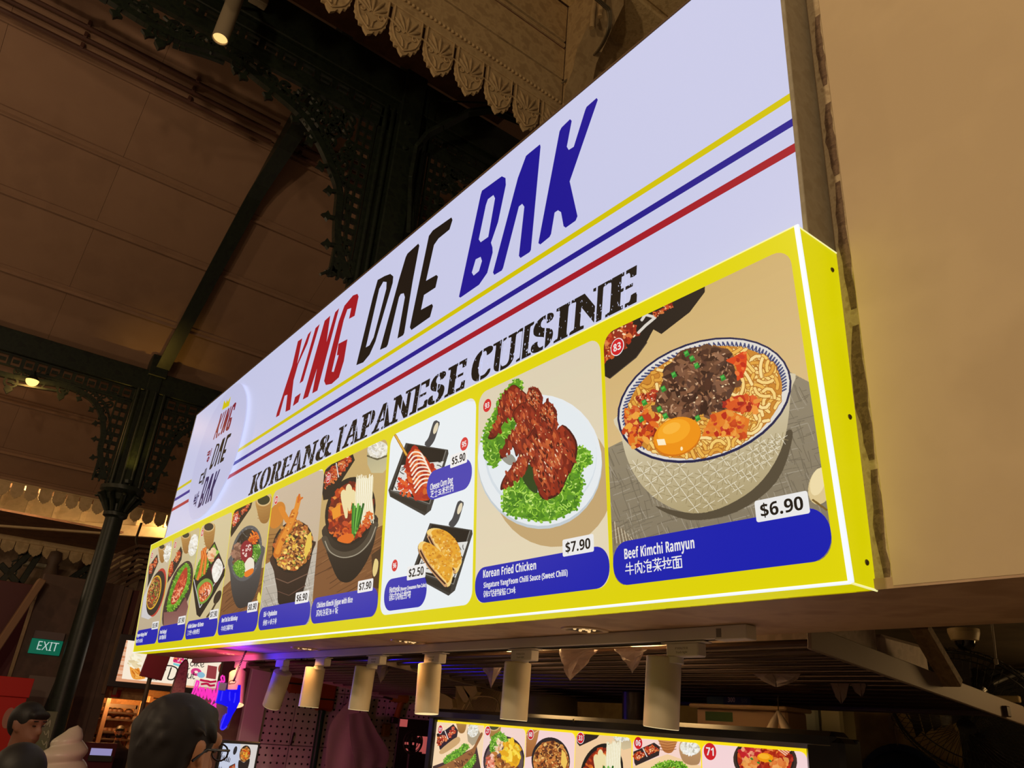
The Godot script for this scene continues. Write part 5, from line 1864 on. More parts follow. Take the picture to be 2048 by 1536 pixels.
# one carved tooth of a valance hanging in the plane x
func tooth(parent, x, zc, y0, w, h, m, relief):
	var xf = plane_x(x)
	var half = w * 0.5
	var st = ms()
	var o = []
	for p in [[1.0, 1.0], [1.0, 0.42], [0.94, 0.36], [0.96, 0.30], [0.84, 0.26], [0.80, 0.18], [0.62, 0.17], [0.56, 0.08], [0.34, 0.09], [0.22, 0.02], [0.0, -0.04]]:
		o.append(Vector2(zc + half * p[0], y0 + h * p[1]))
	for p in [[-0.22, 0.02], [-0.34, 0.09], [-0.56, 0.08], [-0.62, 0.17], [-0.80, 0.18], [-0.84, 0.26], [-0.96, 0.30], [-0.94, 0.36], [-1.0, 0.42], [-1.0, 1.0]]:
		o.append(Vector2(zc + half * p[0], y0 + h * p[1]))
	extr(st, o, xf, -0.0, 0.03)
	# front is the side towards +x: local z of the frame points to -x
	var t = obj("tooth", st, m, parent)
	if relief <= 0.0:
		return t
	st = ms(true)
	var fx = xf
	for k in 7:
		var g = deg_to_rad(-66.0 + k * 22.0)
		var l = h * (0.40 if k % 2 else 0.46) * (1.0 - 0.25 * absf(k - 3) / 3.0)
		var c := Vector2(zc, y0 + h * 0.42)
		var line = []
		for s in [0.12, 0.45, 0.8, 1.0]:
			var q = c + Vector2(sin(g), cos(g)) * l * s + Vector2(signf(sin(g)) * 0.012 * s * s, 0)
			line.append(fx * Vector3(q.x, q.y, -0.003))
		tube(st, line, [0.008, 0.016, 0.018, 0.005], 6)
	for s in [-1.0, 1.0]:
		var line = []
		for k in 12:
			var g = k * 0.55
			var r = 0.045 * (1.0 - k / 14.0)
			line.append(fx * Vector3(zc + s * (half * 0.58) + s * cos(g) * r, y0 + h * 0.42 + sin(g) * r, -0.006))
		tube(st, line, 0.008, 5)
		line = []
		for q in [[0.92, 0.95], [0.92, 0.5], [0.80, 0.34], [0.66, 0.24], [0.42, 0.16], [0.0, 0.06]]:
			line.append(fx * Vector3(zc + s * half * q[0], y0 + h * q[1], -0.004))
		tube(st, line, 0.010, 5)
		line = []
		for q in [[0.1, 0.12], [0.16, 0.26], [0.34, 0.34]]:
			line.append(fx * Vector3(zc + s * half * q[0], y0 + h * q[1], -0.004))
		tube(st, line, [0.014, 0.010, 0.006], 5)
	obj("palmette", st, m, t)
	return t

# ---------------------------------------------------------------- lights under the soffit
func spot(called, at, toward, col, energy, angle, size):
	var l := SpotLight3D.new()
	l.name = numbered(called)
	l.light_color = col
	l.light_energy = energy
	l.light_size = size
	l.spot_angle = angle
	l.spot_range = 15.0
	l.spot_attenuation = 2.0
	l.spot_angle_attenuation = 0.6
	l.shadow_enabled = true
	add_child(l)
	l.look_at_from_position(at, at + toward, Vector3.UP if absf(toward.y) < 0.9 * toward.length() else Vector3.RIGHT)

const TRACK_Z := -1.685

func build_soffit_lights():
	var where = ["nearest the long white track end", "second along from the white track end", "third along from the white track end", "beside the hanging neon sign"]
	for i in 4:
		var at := Vector3([-1.757, -2.787, -3.789, -4.916][i], LOW_Y, -1.597)
		var t = thing("recessed_downlight", at, "round recessed downlight in the brown soffit, " + where[i], "lamp", "soffit downlights")
		var st = ms()
		lathe(st, Transform3D(Basis(), at), [Vector2(0.072, 0.0), Vector2(0.070, -0.004), Vector2(0.058, -0.005), Vector2(0.054, -0.001), Vector2(0.048, 0.012)], 28)
		obj("rim", st, mat("downlight_rim", rgb(190, 165, 130), 0.4), t)
		st = ms()
		lathe(st, Transform3D(Basis(), at), [Vector2(0.054, -0.0005), Vector2(0.0, -0.0008)], 24)
		obj("louvre", st, mat("downlight_louvre", rgb(60, 48, 34), 0.3, 0.6), t)
		for k in 9:
			var g = k * 2.4
			var r = 0.008 + 0.0042 * k
			st = ms()
			lathe(st, Transform3D(Basis(), at + Vector3(cos(g) * r, -0.001, sin(g) * r)), [Vector2(0.0055, 0), Vector2(0.004, -0.003), Vector2(0, -0.004)], 8)
			obj("led_lens", st, glow("led_lens", Color(1.0, 0.82, 0.55), 0.9), t)
		spot("downlight_beam", at + Vector3(0, -0.012, 0), Vector3(0, -1, 0), Color(1.0, 0.72, 0.42), 0.12, 62.0, 0.04)
	# the track
	var tr = thing("lighting_track", Vector3(-3.4, LOW_Y - 0.03, TRACK_Z), "long white lighting track fixed under the soffit", "track")
	var white = mat("track_white", rgb(206, 198, 188), 0.45)
	var st = ms()
	bb(st, Vector3(-5.9, LOW_Y - 0.033, TRACK_Z - 0.018), Vector3(-1.33, LOW_Y - 0.0006, TRACK_Z + 0.018), 0.002)
	obj("rail", st, white, tr)
	st = ms()
	bb(st, Vector3(-1.335, LOW_Y - 0.036, TRACK_Z - 0.021), Vector3(-1.235, LOW_Y - 0.0006, TRACK_Z + 0.021), 0.002)
	var cap = obj("end_feed", st, white, tr)
	st = ms()
	bb(st, Vector3(-1.328, LOW_Y - 0.030, TRACK_Z + 0.0211), Vector3(-1.312, LOW_Y - 0.008, TRACK_Z + 0.0215))
	obj("rating_label", st, mat("label_print", rgb(120, 112, 104), 0.6), cap)
	st = ms()
	bb(st, Vector3(-5.9, LOW_Y - 0.0345, TRACK_Z - 0.006), Vector3(-1.34, LOW_Y - 0.032, TRACK_Z + 0.006))
	obj("contact_slot", st, mat("slot_dark", rgb(40, 34, 30), 0.8), tr)
	var L = [
		[1372, 1328, 1314, 1322, 1456, 66, "largest white cylinder track light, hanging beside the track end"], [1050, 1036, 1325, 1027, 1440, 52, "second white cylinder track light from the track end"],
		[872, 860, 1328, 853, 1428, 45, "third white cylinder track light from the track end"], [757, 731, 1333, 717, 1420, 39, "fourth white cylinder track light from the track end, in front of the hanging apron"],
		[650, 631, 1335, 617, 1414, 37, "fifth white cylinder track light from the track end, before the pegboard"], [570, 566, 1344, 543, 1412, 34, "tilted white cylinder track light lit blue on one side"],
		[487, 476, 1345, 470, 1411, 30, "white cylinder track light farthest along, glowing orange and violet by the neon"]]
	for i in L.size():
		var e = L[i]
		var top = at_z(e[1], e[2], TRACK_Z)
		var low = at_z(e[3], e[4], TRACK_Z)
		var ax = at_z(e[0], 1300, TRACK_Z).x
		var t = thing("track_light", Vector3(ax, LOW_Y - 0.033, TRACK_Z), e[6], "lamp", "track lights under the soffit")
		var r = e[5] * EYE.distance_to(top) / FOCAL * 0.5 * 0.97
		st = ms()
		bb(st, Vector3(ax - 0.075, LOW_Y - 0.039, TRACK_Z - 0.017), Vector3(ax + 0.075, LOW_Y - 0.0352, TRACK_Z + 0.017), 0.001)
		bb(st, Vector3(ax - 0.055, LOW_Y - 0.074, TRACK_Z - 0.018), Vector3(ax + 0.055, LOW_Y - 0.039, TRACK_Z + 0.018), 0.003)
		var ad = obj("adapter", st, white, t)
		if i < 4:
			write("PANZER", "light", Vector3(ax - 0.022, LOW_Y - 0.056, TRACK_Z + 0.0181), Vector3.RIGHT, Vector3.UP, Vector3.BACK, 0.044, 0.006, mat("label_print"), ad)
			write("Track light", "light", Vector3(ax - 0.020, LOW_Y - 0.066, TRACK_Z + 0.0181), Vector3.RIGHT, Vector3.UP, Vector3.BACK, 0.040, 0.0055, mat("label_print"), ad)
		var joint := Vector3(clampf(top.x + 0.02, ax - 0.04, ax + 0.04), LOW_Y - 0.074, TRACK_Z)
		st = ms()
		tube(st, [joint, joint + Vector3(0, -0.016, 0)], 0.024, 16)
		tube(st, [joint + Vector3(0, -0.015, 0), Vector3(joint.x, top.y + 0.004, TRACK_Z)], 0.014, 12)
		obj("swivel", st, white, t)
		var dir = (low - top).normalized()
		var xf := Transform3D(frame_at(dir) * Basis(Vector3(1, 0, 0), Vector3(0, 0, 1), Vector3(0, -1, 0)), top)
		var ln = top.distance_to(low)
		st = ms()
		lathe(st, xf, [Vector2(0, 0), Vector2(r - 0.003, 0), Vector2(r, 0.003), Vector2(r, ln - 0.001), Vector2(r - 0.003, ln), Vector2(r - 0.004, ln - 0.02)], 36)
		obj("barrel", st, mat("barrel_white", rgb(196, 184, 160), 0.5), t)
		st = ms()
		lathe(st, xf, [Vector2(r - 0.004, ln - 0.018), Vector2(0, ln - 0.016)], 28)
		obj("lens", st, glow("track_lens", Color(1.0, 0.88, 0.62), 1.3), t)
		st = ms()
		lathe(st, xf, [Vector2(r - 0.0038, ln - 0.016), Vector2(r - 0.0036, ln - 0.0005), Vector2(r - 0.0015, ln + 0.0006), Vector2(r - 0.0005, ln - 0.0008)], 28)
		obj("lit_rim", st, glow("track_rim", Color(1.0, 0.90, 0.66), 0.85), t)
		spot("track_beam", low - dir * 0.008, dir, Color(1.0, 0.84, 0.58), 1.6, 34.0, 0.03)

# ---------------------------------------------------------------- the inside of the stall
func build_stall():
	neon_sign()
	menu_screen()
	small_screen()
	rack_and_bags()
	fan()
	end_wall_items()
	behind_screen()
	# dome camera on the stall ceiling
	var p = at_y(1926, 1258, STALL_CEIL)
	var t = thing("dome_camera", p, "small cream dome security camera on the stall ceiling above the black fan", "camera")
	var r = 24.0 * EYE.distance_to(p) / FOCAL
	var st = ms()
	lathe(st, Transform3D(Basis(), p), [Vector2(0, -0.0005), Vector2(r, -0.0005), Vector2(r, -r * 0.25), Vector2(r * 0.85, -r * 0.75), Vector2(r * 0.66, -r * 0.80)], 24)
	obj("housing", st, mat("camera_cream", rgb(170, 150, 112), 0.5), t)
	st = ms()
	lathe_soft(st, Transform3D(Basis(), p - Vector3(0, r * 0.78, 0)), [Vector2(r * 0.66, 0), Vector2(r * 0.62, -r * 0.25), Vector2(r * 0.45, -r * 0.5), Vector2(r * 0.2, -r * 0.62), Vector2(0, -r * 0.66)], 20)
	obj("dark_dome", st, mat("dome_black", rgb(16, 16, 18), 0.12), t)
	# pull cord
	var a = at_z(1983, 1243, -2.6)
	t = thing("pull_cord", a, "thin white cord hanging in front of the dark corner", "cord")
	st = ms()
	tube(st, [Vector3(a.x, STALL_CEIL - 0.001, a.z), a, at_z(1988, 1285, -2.6), at_z(1992, 1324, -2.6)], 0.0035, 6)
	obj("cord", st, mat("cord_white", rgb(170, 160, 140), 0.6), t)
	st = ms()
	var e = at_z(1992, 1324, -2.6)
	lathe(st, Transform3D(Basis(), e), [Vector2(0, 0.012), Vector2(0.006, 0.008), Vector2(0.006, -0.006), Vector2(0, -0.008)], 10)
	obj("knob", st, mat("cord_white"), t)
	# black board in the corner
	var b0 = at_z(1893, 1300, -4.0)
	st = ms()
	bb(st, Vector3(b0.x, 1.0, -4.04), Vector3(0.9, minf(b0.y, STALL_CEIL - 0.003), -4.00), 0.004)
	t = thing("black_board", Vector3(b0.x + 0.4, 0, -4.02), "large black board on a stand behind the fan under the stall ceiling", "board")
	obj("panel", st, mat("black_board", rgb(14, 14, 15), 0.8), t)
	st = ms()
	bb(st, Vector3(b0.x + 0.02, 0.0, -4.035), Vector3(b0.x + 0.06, 1.0, -4.005))
	bb(st, Vector3(0.5, 0.0, -4.035), Vector3(0.54, 1.0, -4.005))
	obj("leg", st, mat("black_board"), t)

	# unseen lamp added past the fan to brighten the dark stall
	var sl := Vector3(-0.72, STALL_CEIL - 0.03, -3.5)
	t = thing("added_fill_lamp", sl, "added unseen strip lamp that brightens the stall past the black fan", "lamp")
	st = ms()
	bb(st, sl - Vector3(0.02, 0.004, 0.4), sl + Vector3(0.02, 0.0295, 0.4), 0.004)
	obj("holder", st, mat("track_white", rgb(206, 198, 188), 0.45), t)
	st = ms()
	tube(st, [sl + Vector3(0, -0.016, -0.38), sl + Vector3(0, -0.016, 0.38)], 0.012, 8)
	obj("tube", st, glow("added_fill_tube", Color(1.0, 0.85, 0.6), 1.0), t)
	omni("added_fill_light", sl + Vector3(0, -0.06, 0), Color(1.0, 0.80, 0.52), 0.16, 0.1)
	sl = Vector3(-2.2, STALL_CEIL - 0.03, -2.02)  # second added lamp, hidden above the rack, to light its bars and the containers
	t = thing("added_fill_lamp", sl, "added unseen strip lamp that brightens the slatted rack and the shelf below", "lamp")
	st = ms()
	bb(st, sl - Vector3(0.5, 0.004, 0.02), sl + Vector3(0.5, 0.0295, 0.02), 0.004)
	obj("holder", st, mat("track_white"), t)
	st = ms()
	tube(st, [sl + Vector3(-0.48, -0.016, 0), sl + Vector3(0.48, -0.016, 0)], 0.012, 8)
	obj("tube", st, glow("added_fill_tube", Color.WHITE), t)
	omni("added_fill_light", sl + Vector3(0.3, -0.05, 0), Color(1.0, 0.80, 0.52), 0.24, 0.1)
	omni("added_fill_light", sl + Vector3(-0.4, -0.05, 0), Color(1.0, 0.80, 0.52), 0.24, 0.1)

func neon_sign():
	var X := -4.46
	var t = thing("neon_sign", at_x(430, 1380, X), "hanging neon sign with pink script strokes and a solid blue tail on clear acrylic", "sign")
	var o := [330.0, 1300.0, 10.24]
	var pt = func(p, dx = 0.0): return at_x(o[0] + p[0] / o[2], o[1] + p[1] / o[2], X + dx)
	var pink = glow("neon_pink", rgb(255, 52, 190), 0.95, 0.2)
	var hot = glow("neon_red", rgb(225, 16, 80), 0.6, 0.2)
	var blue = glow("neon_blue", rgb(8, 4, 250), 0.9, 0.2)
	var st
	# clear acrylic backing
	var poly = []
	for p in [[620, 600], [1100, 640], [1560, 700], [1530, 1060], [1400, 1330], [1300, 1620], [1130, 1620], [1120, 1440], [1000, 1420], [900, 1200], [520, 1020]]:
		var q = pt.call(p)
		poly.append(Vector2(q.z, q.y))
	st = ms()
	extr(st, poly, plane_x(X), 0.006, 0.010)
	var ac = mat("clear_acrylic", Color(0.9, 0.75, 0.9, 0.12), 0.08)
	ac.transparency = BaseMaterial3D.TRANSPARENCY_ALPHA
	obj("acrylic_plate", st, ac, t)
	# pink strokes
	var zig = []
	for k in 13:
		var x = 628.0 + k * 36.0
		var lean = 18.0
		zig.append([x + lean, 745.0 + 6.0 * k] if k % 2 == 0 else [x - lean + 30, 960.0 + 8.0 * k])
	var runs = [zig, [[660, 620], [600, 800], [525, 975], [600, 1000], [700, 1015]], [[655, 640], [690, 660], [640, 820], [575, 960]], [[1190, 520], [1150, 560], [1165, 640], [1090, 670], [1060, 880], [960, 1080], [940, 1150], [1000, 1130], [1040, 1110], [960, 1340]], [[1205, 530], [1215, 640], [1180, 650]], [[740, 980], [725, 1100]], [[780, 990], [765, 1150]], [[1030, 1130], [1035, 1290], [1000, 1400]], [[690, 900], [760, 780], [820, 960], [880, 800], [950, 1000]]]
	for r in runs:
		st = ms(true)
		var line = []
		for p in r:
			line.append(pt.call(p, 0.004))
		tube(st, smooth_line(line, 4), 0.0046, 7)
		obj("pink_tube", st, pink, t)
	for r in [[[720, 610], [800, 630], [880, 640], [930, 655], [1050, 640]], [[740, 700], [860, 690], [920, 730], [1020, 720]], [[530, 1005], [640, 1040], [720, 1060]], [[800, 1090], [860, 1110], [910, 1080], [840, 1160], [900, 1190]]]:
		st = ms(true)
		var line = []
		for p in r:
			line.append(pt.call(p, 0.002))
		tube(st, smooth_line(line, 4), 0.0055, 7)
		obj("red_tube", st, hot, t)
	# blue part: close-set strokes over a blue glowing panel
	poly = []
	for p in [[1100, 650], [1150, 800], [1300, 810], [1480, 810], [1500, 715], [1550, 720], [1530, 1050], [1450, 1220], [1380, 1330], [1300, 1500], [1220, 1625], [1130, 1600], [1160, 1440], [1200, 1340], [1280, 1300], [1290, 1170], [1180, 1120], [1030, 1080], [1060, 900]]:
		var q = pt.call(p)
		poly.append(Vector2(q.z, q.y))
	st = ms()
	extr(st, poly, plane_x(X), -0.003, 0.005)
	obj("blue_panel", st, blue, t)
	for r in [[[1110, 650], [1090, 860], [1040, 1070]], [[1330, 850], [1320, 960], [1330, 1040]], [[1440, 880], [1430, 1000], [1410, 1080]], [[1180, 840], [1140, 1040]], [[1250, 1300], [1200, 1420], [1140, 1600], [1200, 1625], [1270, 1560]]]:
		st = ms(true)
		var line = []
		for p in r:
			line.append(pt.call(p, 0.006))
		tube(st, smooth_line(line, 4), 0.0035, 6)
		obj("blue_tube", st, glow("neon_blue_bright", rgb(60, 50, 255), 1.0, 0.2), t)
	st = ms()
	var q0 = pt.call([1170, 740], 0.0)
	bb(st, q0 + Vector3(0.002, -0.022, -0.02), q0 + Vector3(0.012, 0.016, 0.02), 0.003)
	obj("power_box", st, mat("box_lilac", rgb(180, 170, 200), 0.5), t)
	# wire ring and chain
	var chain = thing("hanging_chain", at_x(487, 1295, X), "dark link chain holding the neon sign under the soffit", "chain")
	var line = []
	for p in [[1680, -60], [1600, 150], [1500, 400], [1440, 560], [1400, 640]]:
		line.append(pt.call(p, 0.0))
	line[0].y = LOW_Y - 0.002
	var steps = smooth_line(line, 9)
	for i in steps.size() - 1:
		st = ms(true)
		var a = steps[i]
		var b = steps[i + 1]
		var d = (b - a).normalized()
		var s = Vector3(0, 0, 1) if i % 2 else Vector3(1, 0, 0)
		s = (s - d * s.dot(d)).normalized()
		var m = (a + b) * 0.5
		var ring = []
		for k in 11:
			var g = TAU * k / 10.0
			ring.append(m + d * cos(g) * a.distance_to(b) * 0.66 + s * sin(g) * 0.0052)
		tube(st, ring, 0.0014, 5, false)
		obj("link", st, mat("chain_dark", rgb(60, 50, 46), 0.4, 0.7), chain)
	st = ms(true)
	line = []
	for p in [[1310, 690], [1330, 640], [1400, 620], [1450, 640], [1430, 680], [1360, 690], [1310, 700]]:
		line.append(pt.call(p, 0.0))
	tube(st, smooth_line(line, 4), 0.002, 6)
	obj("ring", st, mat("chain_dark"), chain)
	spot("neon_pink_light", pt.call([760, 620], 0.06), Vector3(0.25, 1, 0.1), rgb(255, 60, 180), 0.10, 70.0, 0.06)
	spot("neon_blue_light", pt.call([1330, 700], 0.06), Vector3(0.5, 1, -0.1), rgb(40, 30, 255), 0.14, 72.0, 0.06)
	spot("neon_pink_light", pt.call([760, 860], -0.06), Vector3(-1, -0.1, -0.55), rgb(255, 80, 165), 0.55, 62.0, 0.08)
	spot("neon_blue_light", pt.call([1330, 1000], 0.06), Vector3(1, 0.05, -0.25), rgb(40, 30, 255), 0.10, 30.0, 0.06)

const SCREEN_Z := -1.95

func menu_screen():
	var tl = at_z(866, 1424, SCREEN_Z)
	var tr = at_z(1690, 1463, SCREEN_Z)
	var top := 1.802
	var t = thing("menu_display", Vector3((tl.x + tr.x) * 0.5, 1.05, SCREEN_Z), "wide black framed menu display with six numbered food pictures under the track lights", "display")
	var black = mat("frame_black", rgb(22, 17, 16), 0.28)
	var sx0 = at_z(874, 1446, SCREEN_Z).x
	var sx1 = at_z(1615, 1492, SCREEN_Z).x
	var sy1 = at_z(1250, 1469, SCREEN_Z).y
	var sy0 := 1.25
	var st = ms()
	bb(st, Vector3(tl.x, sy1, SCREEN_Z - 0.06), Vector3(tr.x - 0.02, top, SCREEN_Z + 0.020), 0.012)
	obj("top_rail", st, black, t)
	st = ms()
	bb(st, Vector3(tl.x, sy0, SCREEN_Z - 0.06), Vector3(sx0, sy1 + 0.01, SCREEN_Z + 0.018), 0.006)
	obj("side_rail", st, black, t)
	st = ms()
	bb(st, Vector3(sx1, sy0, SCREEN_Z - 0.06), Vector3(tr.x, sy1 + 0.03, SCREEN_Z + 0.018), 0.012)
	obj("side_rail", st, black, t)
	st = ms()
	bb(st, Vector3(tl.x, sy0 - 0.06, SCREEN_Z - 0.06), Vector3(tr.x, sy0, SCREEN_Z + 0.02), 0.008)
	obj("bottom_rail", st, black, t)
	st = ms()
	bb(st, Vector3(tl.x + 0.01, sy0 - 0.04, SCREEN_Z - 0.055), Vector3(tr.x - 0.01, sy1 + 0.01, SCREEN_Z - 0.002))
	obj("backing", st, glow("screen_yellow", rgb(250, 222, 20), 0.95), t)
	st = ms()
	bb(st, Vector3(tl.x + 0.004, sy0 - 0.05, SCREEN_Z - 0.075), Vector3(tr.x - 0.004, sy1 + 0.03, SCREEN_Z - 0.056), 0.004)
	bb(st, Vector3(tl.x + 0.004, sy0 - 0.05, SCREEN_Z - 0.06), Vector3(tl.x + 0.009, sy1 + 0.02, SCREEN_Z - 0.001))
	bb(st, Vector3(tr.x - 0.009, sy0 - 0.05, SCREEN_Z - 0.06), Vector3(tr.x - 0.004, sy1 + 0.02, SCREEN_Z - 0.001))
	obj("added_rear_cover", st, black, t)  # unseen black cover added to stop yellow glow spilling into the stall
	for x in [tl.x + 0.25, tr.x - 0.25]:
		st = ms()
		bb(st, Vector3(x - 0.03, 0.9, SCREEN_Z - 0.05), Vector3(x + 0.03, sy0 - 0.05, SCREEN_Z - 0.01), 0.004)
		bb(st, Vector3(x - 0.12, 0.9, SCREEN_Z - 0.12), Vector3(x + 0.12, 0.915, SCREEN_Z + 0.08), 0.003)
		obj("stand", st, black, t)
	var sp = at_z(1148, 1441, SCREEN_Z + 0.02)
	st = ms()
	lathe(st, Transform3D(Basis(Vector3(1, 0, 0), Vector3(0, 0, 1), Vector3(0, -1, 0)), sp), [Vector2(0.006, 0), Vector2(0.005, 0.003), Vector2(0, 0.004)], 12)
	obj("screw", st, mat("screw_steel"), t)
	# pictures
	var B = [[872.5, 966.5], [968.5, 1051], [1053.5, 1150.5], [1152.5, 1263.5], [1266, 1401], [1403, 1612]]
	var nums = ["01", "27", "60", "33", "06", "71"]
	var spots = [[881, 1459, 0.018], [976, 1462, 0.018], [1062, 1469, 0.018], [1161.5, 1476, 0.0185], [1277, 1486, 0.0195], [1420.5, 1503, 0.025]]
	var white = glow("tag_white", Color.WHITE)
	for i in 6:
		var x0 = at_z(B[i][0], 1455, SCREEN_Z).x
		var x1 = at_z(B[i][1], 1475, SCREEN_Z).x
		rng.seed = 300 + i
		var hgt = sy1 - 0.008 - sy0
		canvas(Vector3(x0, sy1 - 0.008, SCREEN_Z), Vector3(x1 - x0, 0, 0), Vector3(0, -hgt, 0), int((x1 - x0) * 1400), int(hgt * 1400), rgb(250, 226, 200))
		match i:
			0: paint_01()
			1: paint_27()
			2: paint_60()
			3: paint_33b()
			4: paint_06()
			5: paint_71()
		var p = print_panel("photo_panel", Vector3(x0, sy1 - 0.008, SCREEN_Z), Vector3(x1 - x0, 0, 0), Vector3(0, -hgt, 0), 0.022 if i != 0 else 0.004, 0.0006, ImageTexture.create_from_image(cv_img), 0.95, t)
		var c = at_z(spots[i][0], spots[i][1], SCREEN_Z)
		var r = spots[i][2]
		var flat := Transform3D(Basis(), Vector3(0, 0, SCREEN_Z))
		if i in [0, 1, 2, 3]:
			st = ms()
			extr(st, disc(c.x, c.y, r, r), flat, 0.0008, 0.0011)
			obj("badge_ring", st, white, p)
		st = ms()
		extr(st, disc(c.x, c.y, r * 0.9, r * 0.9), flat, 0.0011, 0.0014)
		obj("number_badge", st, glow("badge_red", Color.WHITE), p)
		write(nums[i], "sans", Vector3(c.x - r * 0.55, c.y - r * 0.42, SCREEN_Z + 0.0014), Vector3.RIGHT, Vector3.UP, Vector3.BACK, r * 1.1, r * 0.84, white, p)

func paint_01():
	measure(860, 1430, 6.827)
	F([[0, 40], [760, 40], [760, 2600], [0, 2600]], rgb(250, 220, 180), rgb(232, 200, 160))
	F([[92, 260], [220, 200], [320, 125], [385, 210], [370, 300], [160, 480], [135, 470]], rgb(44, 32, 30))
	kimchi([[110, 380], [110, 300], [200, 270], [235, 330], [130, 410]], 22.0)
	kimchi([[240, 270], [320, 170], [355, 230], [270, 310]], 20.0)
	K([[205, 215], [250, 330]], 12.0, rgb(240, 225, 215))
	FS([[140, 480], [370, 300], [400, 380], [180, 530]], rgb(206, 166, 110))
	cup(360.0, 60.0, 140.0, 180.0, rgb(60, 50, 30))
	F([[505, 230], [540, 130], [640, 140], [690, 260], [640, 380], [580, 420], [520, 360]], rgb(176, 160, 130))
	rice(590, 210, 70, 96, 10, 10.0)
	F([[40, 700], [200, 640], [640, 430], [700, 760], [400, 1200], [40, 1200]], rgb(70, 50, 46))
	lettuce([[190, 640], [220, 570], [330, 500], [480, 400], [530, 450], [400, 560], [260, 660]], 24.0, 160)
	lettuce([[440, 700], [600, 540], [620, 620], [560, 720], [480, 800]], 22.0, 100)
	FS([[50, 760], [200, 680], [400, 570], [540, 480], [600, 430], [690, 250], [720, 270], [640, 430], [600, 540], [480, 680], [300, 860], [80, 900]], rgb(150, 98, 50))
	strands([[60, 760], [400, 570], [590, 450], [600, 530], [300, 850], [80, 880]], 140, 80.0, 12.0, [rgb(110, 64, 30), rgb(196, 140, 80), rgb(80, 44, 22), rgb(216, 170, 110)], null, 20.0, 60.0)

func paint_27():
	measure(860, 1430, 6.827)
	F([[700, 60], [1340, 60], [1340, 2600], [700, 2600]], rgb(246, 214, 206), rgb(240, 214, 200))
	cup(800.0, 150.0, 160.0, 200.0, rgb(70, 70, 40))
	E(1010, 620, 280, 330, 8, rgb(48, 36, 38))
	E(1010, 640, 262, 305, 8, rgb(96, 76, 74))
	lettuce([[830, 430], [850, 310], [950, 240], [1040, 290], [1050, 370], [950, 380], [900, 520], [840, 520]], 26.0, 160)
	bits([[890, 470], [930, 330], [1000, 380], [970, 520], [910, 540]], 90, 10.0, 18.0, [rgb(250, 225, 190), rgb(226, 160, 110), rgb(240, 200, 150)], 1.5)
	FS([[975, 560], [1030, 400], [1120, 350], [1200, 450], [1235, 560], [1200, 690], [1080, 700], [990, 640]], rgb(242, 186, 20))
	bits([[985, 560], [1035, 410], [1120, 360], [1195, 450], [1225, 560], [1190, 680], [1080, 690]], 130, 14.0, 40.0, [rgb(250, 206, 40), rgb(232, 166, 10), rgb(252, 220, 80), rgb(216, 146, 8)], 2.0, 40.0, 60.0)
	var f = [[780, 560], [850, 520], [980, 600], [1100, 700], [1200, 720], [1150, 950], [850, 950], [770, 760]]
	brown_food(f, 34.0, 160)
	bits([[770, 560], [860, 530], [860, 760], [790, 760]], 50, 14.0, 30.0, [rgb(236, 150, 120), rgb(250, 200, 180), rgb(206, 90, 60)], 1.5)

func paint_60():
	measure(860, 1430, 6.827)
	F([[1290, 100], [2040, 100], [2040, 2600], [1290, 2600]], rgb(248, 214, 212), rgb(240, 216, 214))
	F([[1320, 170], [1500, 175], [1470, 330], [1400, 560], [1310, 580]], rgb(196, 134, 74), rgb(160, 98, 50))
	K([[1320, 270], [1400, 260], [1480, 210]], 10.0, rgb(240, 205, 160))
	E(1650, 620, 262, 316, -6, rgb(40, 32, 32))
	E(1655, 640, 244, 282, -6, rgb(232, 176, 90))
	var f = []
	for i in 24:
		var a = TAU * i / 24.0
		var q = Vector2(232 * cos(a), 270 * sin(a)).rotated(-0.1)
		f.append([1655 + q.x, 636 + q.y])
	brown_food(f, 34.0, 330)
	bits(f, 90, 10.0, 24.0, [rgb(240, 190, 110), rgb(92, 44, 20), rgb(214, 130, 60)], 1.5)
	F([[1800, 470], [1850, 520], [1880, 640], [1840, 760], [1790, 660]], rgb(240, 196, 90))

func paint_33b():
	measure(1140, 1440, 4.096)
	F([[20, 60], [540, 60], [540, 1800], [20, 1800]], rgb(244, 206, 160), rgb(226, 190, 150))
	F([[52, 120], [70, 80], [260, 100], [220, 150], [80, 215], [60, 190]], rgb(40, 28, 26))
	kimchi([[60, 120], [90, 88], [140, 96], [100, 160], [70, 170]], 11.0)
	F([[352, 100], [500, 110], [500, 230], [440, 245], [370, 200]], rgb(190, 170, 136), rgb(214, 196, 156))
	rice(425, 130, 74, 42, 4, 9.0)
	soup_pot(260.0, 430.0, 1.0, 0)

